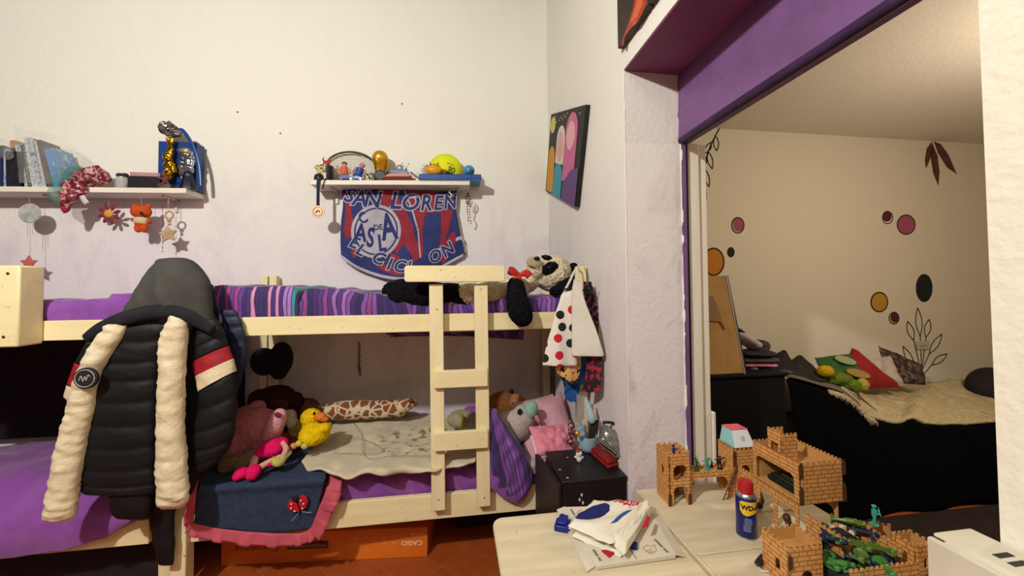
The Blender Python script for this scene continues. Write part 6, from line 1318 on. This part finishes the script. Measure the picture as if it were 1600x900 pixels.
# small house on the gate tower
hz = .937; t = thing('paper_house', 'small paper house with pink roof, white front and pale blue side on the gate tower', 'toy house', (1.13, 1.43, hz))
x0, x1, y0, y1, h1, h2 = 1.095, 1.183, 1.392, 1.480, .028, .062
MB().add([(x0, y0, hz), (x1, y0, hz), (x1 - .016, y0 + .022, hz + h2), (x0 + .004, y0 + .022, hz + h2)], [(0, 1, 2, 3)]).build('front_wall', mat('paper_white', 'd4d8da', rough=.7), t, solid=.002)
MB().add([(x0, y0, hz), (x0 + .004, y0 + .022, hz + h2), (x0 + .004, y1 - .012, hz + h2), (x0, y1, hz)], [(0, 1, 2, 3)]).build('side_wall', mat('paper_aqua', '8fc8c8', rough=.7), t, solid=.002)
MB().add([(x1, y0, hz), (x1 - .016, y0 + .022, hz + h2), (x1 - .016, y1 - .012, hz + h2), (x1, y1, hz)], [(0, 1, 2, 3)]).build('side_wall', mat('paper_white', ''), t, solid=.002)
MB().box(x0 + .002, x1 - .014, y0 + .020, y1 - .010, hz + h2, hz + h2 + .003).build('roof', mat('paper_pink', 'd8606c', 'cc505e', 20, .7), t)
for wx, wz in ((.038, .022),):
    wn_ = MB()
    for q in range(3): wn_.tube([(x0 + wx + q * .006, y0 + .007, hz + wz), (x0 + wx + q * .006, y0 + .012, hz + wz + .014)], .0008, 5)
    for q in range(3): wn_.tube([(x0 + wx, y0 + .007 + q * .0025, hz + wz + q * .007), (x0 + wx + .012, y0 + .007 + q * .0025, hz + wz + q * .007)], .0008, 5)
    wn_.build('drawn_window', bki, t)
# spray can
wb = Vector((.958, 1.172, TZ + .001)); t = thing('spray_can', 'blue and yellow lubricant spray can with a red cap on the white table', 'spray can', wb)
bcan = mat('can_blue', '141c66', '101654', 10, .3); 
MB().lathe(wb, [(.0285, 0), (.031, .003), (.031, .125), (.0285, .133), (.026, .137)], 32).build('can_body', bcan, t, smooth='auto')
MB().lathe(wb, [(.0315, .0), (.0315, .004), (.030, .005)], 32).build('rim', silver, t, smooth='auto'); MB().lathe(wb, [(.0295, .128), (.0295, .133), (.024, .140), (.022, .142)], 32).build('shoulder', silver, t, smooth='auto')
MB().lathe(wb, [(.0225, .139), (.0230, .142), (.0225, .172), (.020, .178), (.0, .179)], 28).build('cap', mat('cap_red', 'a81c24', rough=.35), t, smooth='auto')
def onc(r):
    def f(v): a = v.x / .031 - .62; return wb + Vector((r * math.sin(-a * -1), -r * math.cos(a), v.y))
    return f
PH = .018
def canfn(r): return lambda v: wb + Vector((r * math.sin(v.x / .031 - 1.48), -r * math.cos(v.x / .031 - 1.48), v.y))
yl2 = MB().plate([[(-.020, .118), (-.012, .122), (.03, .122), (.04, .118), (.045, .10), (.04, .088), (.02, .084), (-.0, .076), (-.012, .080), (-.020, .092)]], Matrix.Translation((.026, 0, 0)), 0, canfn(.0314), .005).build('yellow_shield', mat('shield_yellow', 'e0b820', rough=.35), t)
MB().text('WD-40', .021, Matrix.Translation((.010, .102, 0)), 0, .05, .95, align='LEFT', fn=canfn(.0318), sub=.004).build('lettering', mat('logo_navy', '10143c', rough=.4), yl2)
wi = mat('pale_ink', 'a8acc0', rough=.5)
for k in range(8):
    y = .066 - k * .0055; MB().plate([[(0, y), (.022 - .006 * ((k * 3) % 3), y), (.022 - .006 * ((k * 3) % 3), y + .0016), (0, y + .0016)]], Matrix.Translation((.020 - .004 * (k > 3), 0, 0)), 0, canfn(.0314), .004).build('small_print_line', wi, t)
# dark object with cable beside courtyard
t = thing('black_gadget', 'black gadget with a white cable lying left of the castle courtyard', 'gadget', at(1190, 880, Z=TZ))
MB().tube(smoothpath([at(1184, 882, Z=TZ + .012), at(1190, 874, Z=TZ + .02), at(1198, 868, Z=TZ + .02)]), [.010] * 25, 10).build('gadget_body', plas_k, t, smooth='auto')
MB().tube(smoothpath([at(1186, 884, Z=TZ + .004), at(1190, 892, Z=TZ + .004), at(1200, 893, Z=TZ + .004)]), .002, 8).build('cable', white_p, t, smooth=True)
tag(MB().tube(smoothpath([at(1186, 792, Z=TZ + .03), at(1190, 780, Z=TZ + .035), at(1188, 770, Z=TZ + .04)]), [.008, .010, .012, .010, .008, .009, .010, .010, .010, .010, .010, .009, .008, .008, .007, .007, .006, .006, .006, .006, .006, .006, .006, .005, .004], 8).build('dark_toy', mat('dark_brown_plastic', ''), smooth='auto'), 'dark toy half hidden behind the spray can', 'toy')
t = thing('toy_ape', 'dark brown long-armed toy figure crouching under the keep', 'toy figure', (1.09, 1.13, TZ))
MB().ell((1.085, 1.145, TZ + .06), (.012, .012, .014)).tube([(1.085, 1.145, TZ + .055), (1.095, 1.14, TZ + .03)], [.010, .012], 8).tube([(1.08, 1.14, TZ + .05), (1.07, 1.13, TZ + .03), (1.075, 1.125, TZ + .004)], [.006, .005, .005], 8).tube([(1.095, 1.14, TZ + .03), (1.088, 1.13, TZ + .015), (1.092, 1.122, TZ + .002)], [.008, .006, .006], 8).build('figure', mat('brown_plastic', '4a2c18', '38200f', 30, .5), t, remesh=.003, relax=1)
# white wall heater at the lower right
t = thing('wall_heater', 'white slotted wall heater on the near end of the right wall, lower right corner', 'heater', (.73, .25, .55))
ZA = 1.21; wp = mat('aged_white_plastic', 'c9c1ac', 'c0b7a2', 10, .45)
MB().box(.700, .773, -.05, .472, .56, ZA - .003).build('case', wp, t, bevel=.005)
MB().box(.704, .773, -.05, .485, ZA - .006, ZA).build('lid', wp, t, bevel=.003); MB().box(.688, .698, -.05, .482, .55, ZA - .002).build('front_panel', wp, t, bevel=.003)
sk = mat('slot_black', '2a2a26', rough=.7)
for px_, py_ in ((1568, 868), (1592, 881)):
    c_p = at(px_, py_, Z=ZA); MB().box(c_p.x - .013, c_p.x + .013, c_p.y - .004, c_p.y + .004, ZA, ZA + .0006).build('slot', sk, t)
# ---------------------------------------------------------------- far room
t = thing('black_chest', 'black chest standing just beyond the doorway, covered with folded clothes', 'chest', (1.95, 2.5, 0))
blk2 = mat('matt_black_paint', '08070a', '0c0a0c', 6, .7, spec=.2)
cz_ = at(1170, 584, Y=2.2).z
MB().box(1.50, 2.10, 2.2, 2.85, .01, cz_ - .02).build('chest_body', blk2, t, bevel=.006); MB().box(1.48, 2.115, 2.185, 2.86, cz_ - .02, cz_).build('chest_top', blk2, t, bevel=.004)
t = thing('framed_board', 'large frame seen from its tan backboard side, leaning on the black chest', 'picture frame', (1.68, 2.2, cz_))
zt2 = at(1137, 431, X=1.82).z; yt = at(1137, 431, X=1.82).y; ybt = 2.195
up = Vector((0, yt - ybt, zt2 - cz_)); hh = up.length
FM = frame((1.46, ybt, cz_ + .002), (1, 0, 0), up); kraft = mat('kraft_board', 'b08a50', 'a67f48', 12, .8)
MB().box(0, .352, .006, hh, -.012, -.004, FM).build('backboard', kraft, t); MB().box(.352, .366, 0, hh, -.03, 0, FM).build('frame_edge', plas_k, t, bevel=.002); MB().box(.349, .352, 0, hh, -.03, .0, FM).build('frame_lip', white_p, t)
MB().prism([(.14, .34), (.24, .33), (.265, .28), (.24, .42), (.22, .50), (.14, .50)], FM @ Matrix.Translation((0, 0, -.003)), .008).build('stand_flap', mat('brown_card', '8a6a48', rough=.8), t)
def RM_(x, y, Y): return at(x, y, Y=Y)
def cloth_roll(nm, x0, x1, y, Y, r, m, label, flat=1.0, dz=0):
    ps = [RM_(x0, y, Y), RM_((x0 + x1) / 2, y - dz, Y), RM_(x1, y, Y)]
    mb = MB().tube(smoothpath(ps, 14), [r * (.85 + .2 * math.sin(PI * i / 14)) for i in range(15)], 16, flat=1.0)
    c = sum((p.z for p in ps)) / 3; mb.v = [Vector((v.x, Y + (v.y - Y) * 2.2, c + (v.z - c) * flat)) for v in mb.v]
    return tag(mb.build(nm, m, smooth='auto', disp=fuzz(.006, 16)), label, 'clothes')
dg = mat('charcoal_cloth', '1e1c1e', '2a282a', 30, .9, .4, 60); mg = mat('mid_grey_cloth', '4a4644', '3c3838', 20, .9, .4, 60); wc = mat('white_cloth', 'b8aca8', 'aca09e', 14, .9, .3, 60); pc = mat('pink_cloth', 'c07880', 'b06c76', 14, .9, .3, 60)
cloth_roll('folded_clothes', 1150, 1232, 582, 2.40, .02, mg, 'thin grey folded garment at the bottom of the clothes pile', .7)
cloth_roll('folded_clothes', 1155, 1206, 578, 2.38, .03, dg, 'black garment under the pink one in the clothes pile', .6)
cloth_roll('folded_clothes', 1158, 1207, 570, 2.37, .026, pc, 'pink folded garment in the clothes pile', .6)
cloth_roll('folded_clothes', 1156, 1209, 562, 2.38, .03, mg, 'dark grey folded garment above the pink one', .7)
cloth_roll('folded_clothes', 1154, 1202, 552, 2.39, .036, dg, 'charcoal folded garment beneath the rolled black cloth', .7)
tag(blob([(RM_(1165, 531, 2.40), (.09, .08, .04), (0, .5, 0)), (RM_(1176, 538, 2.40), (.05, .07, .035))], .008, 3)('folded_clothes', wc, None), 'white folded garment near the top of the clothes pile', 'clothes')
p = RM_(1191, 541, 2.40); t = thing('rolled_cloth', 'rolled black cloth with pale rings at the right of the clothes pile', 'clothes', p)
MB().lathe(p, [(.048, -.02), (.052, 0), (.052, .1), (.04, .12)], 24, Matrix.Rotation(-PI / 2, 3, 'X'), .8).build('roll', dg, t, smooth='auto')
rgm = mat('pale_ring', '8a8684', rough=.9)
for r in (.016, .028, .039): MB().tube([p + Vector((r * math.cos(a), -.021, r * .8 * math.sin(a))) for a in [2 * PI * k / 20 for k in range(21)]], .0016, 5).build('ring_stripe', rgm, t)
tag(blob([(RM_(1156, 517, 2.42), (.05, .03, .012), (0, .6, 0))], .005, 1)('black_garment', dg, None), 'black garment on the very top of the clothes pile', 'clothes')
tag(blob([(RM_(1170, 583, 2.33), (.045, .04, .025)), (RM_(1177, 578, 2.33), (.03, .03, .02))], .006, 1, fuzz(.01, 40))('mottled_scarf', mat('mottled_scarf', '8a7a70', '3a302c', 50, .9, lo=.5, hi=.55), None), 'small mottled scarf at the foot of the frame', 'scarf')
lace = mat('black_lace', '14100f', '2c2420', 60, .9, lo=.5, hi=.6)
def heap(rows, Y0, m, nm, label, cat, Y1=None):
    def P(u, v):
        a = spline(rows[0], u); b_ = spline(rows[1], u); Y = lerp(Y0, Y1 or Y0 + .25, v); x, y = lerp(b_[0], a[0], v), lerp(b_[1], a[1], v); q = at(x, y, Y=Y)
        return q + Vector((0, 0, .012 * N(q.x * 14, q.y * 14)))
    mb = MB(); mb.grid(P, 40, 14); return tag(mb.build(nm, m, solid=.01), label, cat)
heap(([(1208, 556), (1225, 548), (1236, 562), (1248, 556), (1262, 566), (1290, 590)], [(1205, 584), (1225, 587), (1240, 590), (1255, 592), (1270, 594), (1290, 596)]), 2.5, lace, 'lace_clothes', 'heap of dark lacy clothes between the folded pile and the green cushion', 'clothes')
# daybed
near = [(1228, 592), (1250, 597), (1280, 606), (1310, 615), (1335, 632), (1352, 650), (1370, 657), (1400, 663), (1424, 656), (1445, 664), (1480, 665), (1520, 664), (1575, 658)]
far_ = [(1238, 585), (1252, 587), (1270, 590), (1300, 592), (1330, 596), (1360, 600), (1390, 604), (1420, 606), (1450, 600), (1480, 598), (1500, 598), (1530, 606), (1575, 612)]
t = thing('daybed', 'daybed along the far wall under a black cover', 'bed', (3.5, 2.8, 0))
def NE(u): a = spline(near, u); return at(a[0], a[1], Y=2.36)
def FE(u): a = spline(far_, u); return at(a[0], a[1], Y=3.18)
def front(u, v):
    p = NE(u); f = .02 * math.sin(p.x * 11) * v + .02 * N(p.x * 4, v * 3); return Vector((p.x, p.y - .006 - .10 * v ** .7 + f, lerp(p.z - .004, .015, v)))
m = MB(); m.grid(front, 120, 24); m.build('cover_front', mat('black_velvet', '040506', '060708', 6, .98, spec=.05), t, solid=.006)
def topf(off, amp, sc):
    def f(u, v):
        a, b_ = NE(u), FE(u); p = a.lerp(b_, v); return p + Vector((0, 0, off + amp * N(p.x * sc, p.y * sc) * min(1, v * 8)))
    return f
m = MB(); m.grid(topf(-.008, 0, 1), 100, 20); m.build('cover_top', mat('black_velvet', ''), t, solid=.004)
MB().box(2.5, 5.9, 2.45, 3.15, .02, .42).build('bed_base', blk2, t)
flf = mat('cream_fleece', 'c4b28a', 'b4a27a', 26, 1, 1, 60, sheen=0, bd=.02)
def sub(f, u0, u1, v0=0, v1=1): return lambda u, v: f(lerp(u0, u1, u), lerp(v0, v1, v))
t = thing('fluffy_throw', 'cream fluffy throw covering the daybed', 'throw', NE(.7))
m = MB(); m.grid(sub(topf(.012, .03, 9), .27, 1.0), 150, 40); m.build('throw_body', flf, t, solid=.02, disp=None)
fr = MB(); rf = random.Random(3)
for i in range(70):
    u = .20 + .27 * i / 70; p = NE(u) + Vector((0, -.01, .004)); fr.tube([p, p + Vector((rf.uniform(-.01, .02), -.012, -.02)), p + Vector((rf.uniform(-.01, .03), -.016, -rf.uniform(.03, .055)))], [.008, .005, .001], 5)
fr.build('fringe', flf, t, smooth=True)['kind'] = 'stuff'
m = MB(); m.grid(sub(topf(.022, .012, 6), .0, .37, .0, .95), 50, 30); tag(m.build('grey_blanket', mat('taupe_blanket', '6a5f50', '5e5446', 20, .95, .5, 90), solid=.012), 'taupe grey blanket on the left end of the daybed', 'blanket')
def cush(nm, c, th, m, label, seed=0, par=None):
    pts = [at(x, y, Y=Y) for x, y, Y in c]; t = thing(nm, label, 'cushion', min(pts, key=lambda q: q.z)); qp(pts, th, 20, amp=.02, seed=seed, par=t, mt=m); return t, pts
gc, gp = cush('green_cushion', [(1297, 596, 2.72), (1366, 607, 2.72), (1336, 551, 2.9), (1272, 559, 2.9)], .10, mat('green_print', '2f5420', '294a1a', 10, .85), 'green cushion with pale oval patches, leftmost on the daybed', 1)
def oncush(P4, u, v, r): a, b_, c_, d = P4; return (a * (1 - u) + b_ * u) * (1 - v) + (d * (1 - u) + c_ * u) * v
GM = frame(oncush(gp, .5, .5, 0) + Vector((0, -.062, .03)), gp[1] - gp[0], gp[3] - gp[0])
MB().prism(ell2(.0, .07, .10, .045), GM, .012).build('pale_patch', mat('pale_olive_print', '8a9468', rough=.85), gc, bevel=.003); MB().prism(ell2(.02, -.06, .11, .045), GM, .012).build('tan_patch', mat('tan_print', '94733e', rough=.85), gc, bevel=.003)
cush('brown_cushion', [(1395, 600, 2.86), (1446, 602, 2.86), (1440, 572, 3.0), (1372, 540, 3.05)], .10, mat('brown_patterned', '33201c', '6a5550', 26, .9, lo=.5, hi=.6), 'dark brown patterned cushion, rightmost on the daybed', 4)
cush('white_cushion', [(1345, 602, 2.80), (1414, 604, 2.80), (1390, 556, 2.96), (1350, 560, 2.96)], .08, mat('offwhite_cotton', 'b0a294', 'a69889', 10, .9), 'off-white cushion behind the red one on the daybed', 3)
cush('red_cushion', [(1340, 610, 2.70), (1408, 606, 2.72), (1330, 543, 2.88), (1322, 560, 2.88)], .10, mat('dark_red_cotton', '8c1416', '7c1012', 10, .85), 'dark red cushion between the green and the white ones', 2)
t = thing('green_yellow_plush', 'green soft toy with a round yellow head in front of the green cushion', 'soft toy', at(1300, 610, Y=2.6))
blob([(at(1312, 592, Y=2.62), (.10, .06, .05)), (at(1332, 603, Y=2.60), (.08, .06, .05)), (at(1290, 580, Y=2.64), (.05, .05, .04))], .01, 2, fuzz(.01, 30))('body', furry('lime_fur', '6a7c24', '56681c'), t)
blob([(at(1290, 580, Y=2.58), (.062, .05, .045))], .008, 2)('head', furry('amber_fur', 'c49a1c', 'b08816'), t); blob([(at(1348, 601, Y=2.57), (.045, .04, .05))], .008, 2)('foot', furry('straw_fur', 'b0a04c', '9c8c40'), t)
tag(MB().ell(at(1549, 606, Y=2.95), (.19, .16, .19), n=28, m=16).build('dark_round_cushion', mat('dark_purple_grey_cloth', '1c1618', '241c20', 10, .9), smooth=True), 'dark rounded cushion at the right end of the daybed', 'cushion')
tag(MB().tube([at(1325, 600, Y=2.5), at(1345, 622, Y=2.44), at(1369, 641, Y=2.42)], [.006, .006, .002], 6).build('dark_strip', plas_k), 'thin dark strip lying across the blanket corner', 'strip')
# wall paintings
WF = 3.2488
def W3(x, y, o=0): return at(x, y, Y=WF - o)
wpm = lambda c: mat('wall_paint_' + c, c, rough=.8)
def wpoly(pts, m, nm, par, o=0): return MB().prism([(p.x, p.z) for p in [W3(x, y) for x, y in pts]], frame((0, WF - o, 0), (1, 0, 0), (0, 0, 1)), .001).build(nm, m, par)
def wline(pts, r, m, nm, par): return MB().tube([W3(x, y, .001) for x, y in pts], r, 6, flat=.3).build(nm, m, par)
def spot(cx, cy, rx, ry, c, label, ring=None, ox=0, oy=0):
    t = thing('painted_spot', label, 'wall painting', W3(cx, cy))
    wpoly(ell2(cx, cy, rx, ry, 32), wpm(c), 'colour_spot', t)
    if ring: wline([(cx + ox + (rx + 1) * math.cos(a), cy + oy + (ry + 1) * math.sin(a)) for a in [2 * PI * k / 32 for k in range(33)]], ring, wpm('2c1a14'), 'outline', t)
spot(1154, 351, 8.5, 11, '9a4a5c', 'dusty pink painted spot at the upper left of the far wall', .006, -1, 1)
spot(1142, 394, 5.8, 8, '17151a', 'small black painted spot below the left pink one')
spot(1115, 409, 15, 20, 'b8741c', 'large orange painted spot beside the white door post', .008)
spot(1386, 338, 7, 8.5, '5a1620', 'small maroon painted spot with a loose ring, beside the big pink one', .005, 1, 2)
spot(1416, 351, 13, 14, '9c4e62', 'large pink painted spot on the right half of the far wall', .006)
spot(1374, 472, 12, 14, 'b8862c', 'yellow ochre painted spot with dark outline', .007)
spot(1398, 496, 6.5, 8, '5c1418', 'small dark red painted spot below the ochre one', .006, -1, 1)
spot(1444, 450, 13, 22, '15171a', 'large black painted oval on the right of the far wall')
t = thing('painted_leaves', 'three brown painted leaves hanging from the top of the far wall', 'wall painting', W3(1467, 250)); bl_ = mat('brown_leaf_paint', '4c2c24', '5c382e', 20, .8)
wpoly([(1456, 221), (1448, 232), (1445, 250), (1447, 263), (1452, 252), (1457, 236)], bl_, 'leaf', t); wpoly([(1457, 224), (1454, 245), (1458, 270), (1466, 290), (1468, 270), (1465, 244)], bl_, 'leaf', t); wpoly([(1459, 221), (1470, 225), (1482, 242), (1495, 272), (1480, 262), (1466, 240)], bl_, 'leaf', t)
lk = wpm('1a1714')
def leafo(par, x0, y0, x1, y1, w, r=.005):
    dx, dy = x1 - x0, y1 - y0; L_ = math.hypot(dx, dy); nx, ny = -dy / L_ * w, dx / L_ * w
    for s in (1, -1): wline([(x0 + dx * k / 8 + s * nx * math.sin(PI * k / 8), y0 + dy * k / 8 + s * ny * math.sin(PI * k / 8)) for k in range(9)], r, lk, 'leaf_outline', par)
t = thing('painted_branch', 'thin black outlined branch painted beside the white door post', 'wall painting', W3(1110, 300))
wline([(1126, 197), (1118, 212), (1110, 228), (1103, 250), (1098, 275)], .006, lk, 'stem', t)
for q in ((1118, 212, 1120, 236, 4), (1112, 222, 1101, 240, 4), (1106, 236, 1113, 264, 4), (1105, 244, 1096, 260, 4), (1100, 262, 1108, 292, 4), (1098, 280, 1101, 324, 4)): leafo(t, *q)
t = thing('painted_plant', 'black outlined painted plant rising behind the brown cushion', 'wall painting', W3(1440, 580))
for (x0, y0, x1, y1, xb, yb) in ((1438, 525, 1434, 481, 1440, 575), (1428, 532, 1418, 502, 1438, 575), (1447, 527, 1452, 499, 1441, 575), (1430, 578, 1411, 541, 1436, 584), (1452, 553, 1472, 522, 1440, 580), (1456, 570, 1480, 553, 1444, 584)): leafo(t, x0, y0, x1, y1, 5); wline([(xb, yb), (x0, y0)], .005, lk, 'stem', t)
t = thing('wall_socket', 'small white socket plate behind the painted plant', 'socket', W3(1440, 540))
MB().box(W3(1431, 540).x, W3(1450, 540).x, 3.236, 3.249, W3(1440, 546).z, W3(1440, 533).z).build('plate', mat('socket_white', 'b8b0a4', rough=.5), t, bevel=.003)
for dx in (-.03, .0, .03): c_s = W3(1440, 540); MB().lathe((c_s.x + dx, 3.236, c_s.z), [(.006, 0), (.006, .001)], 10, Matrix.Rotation(PI / 2, 3, 'X')).build('hole', plas_k, t)
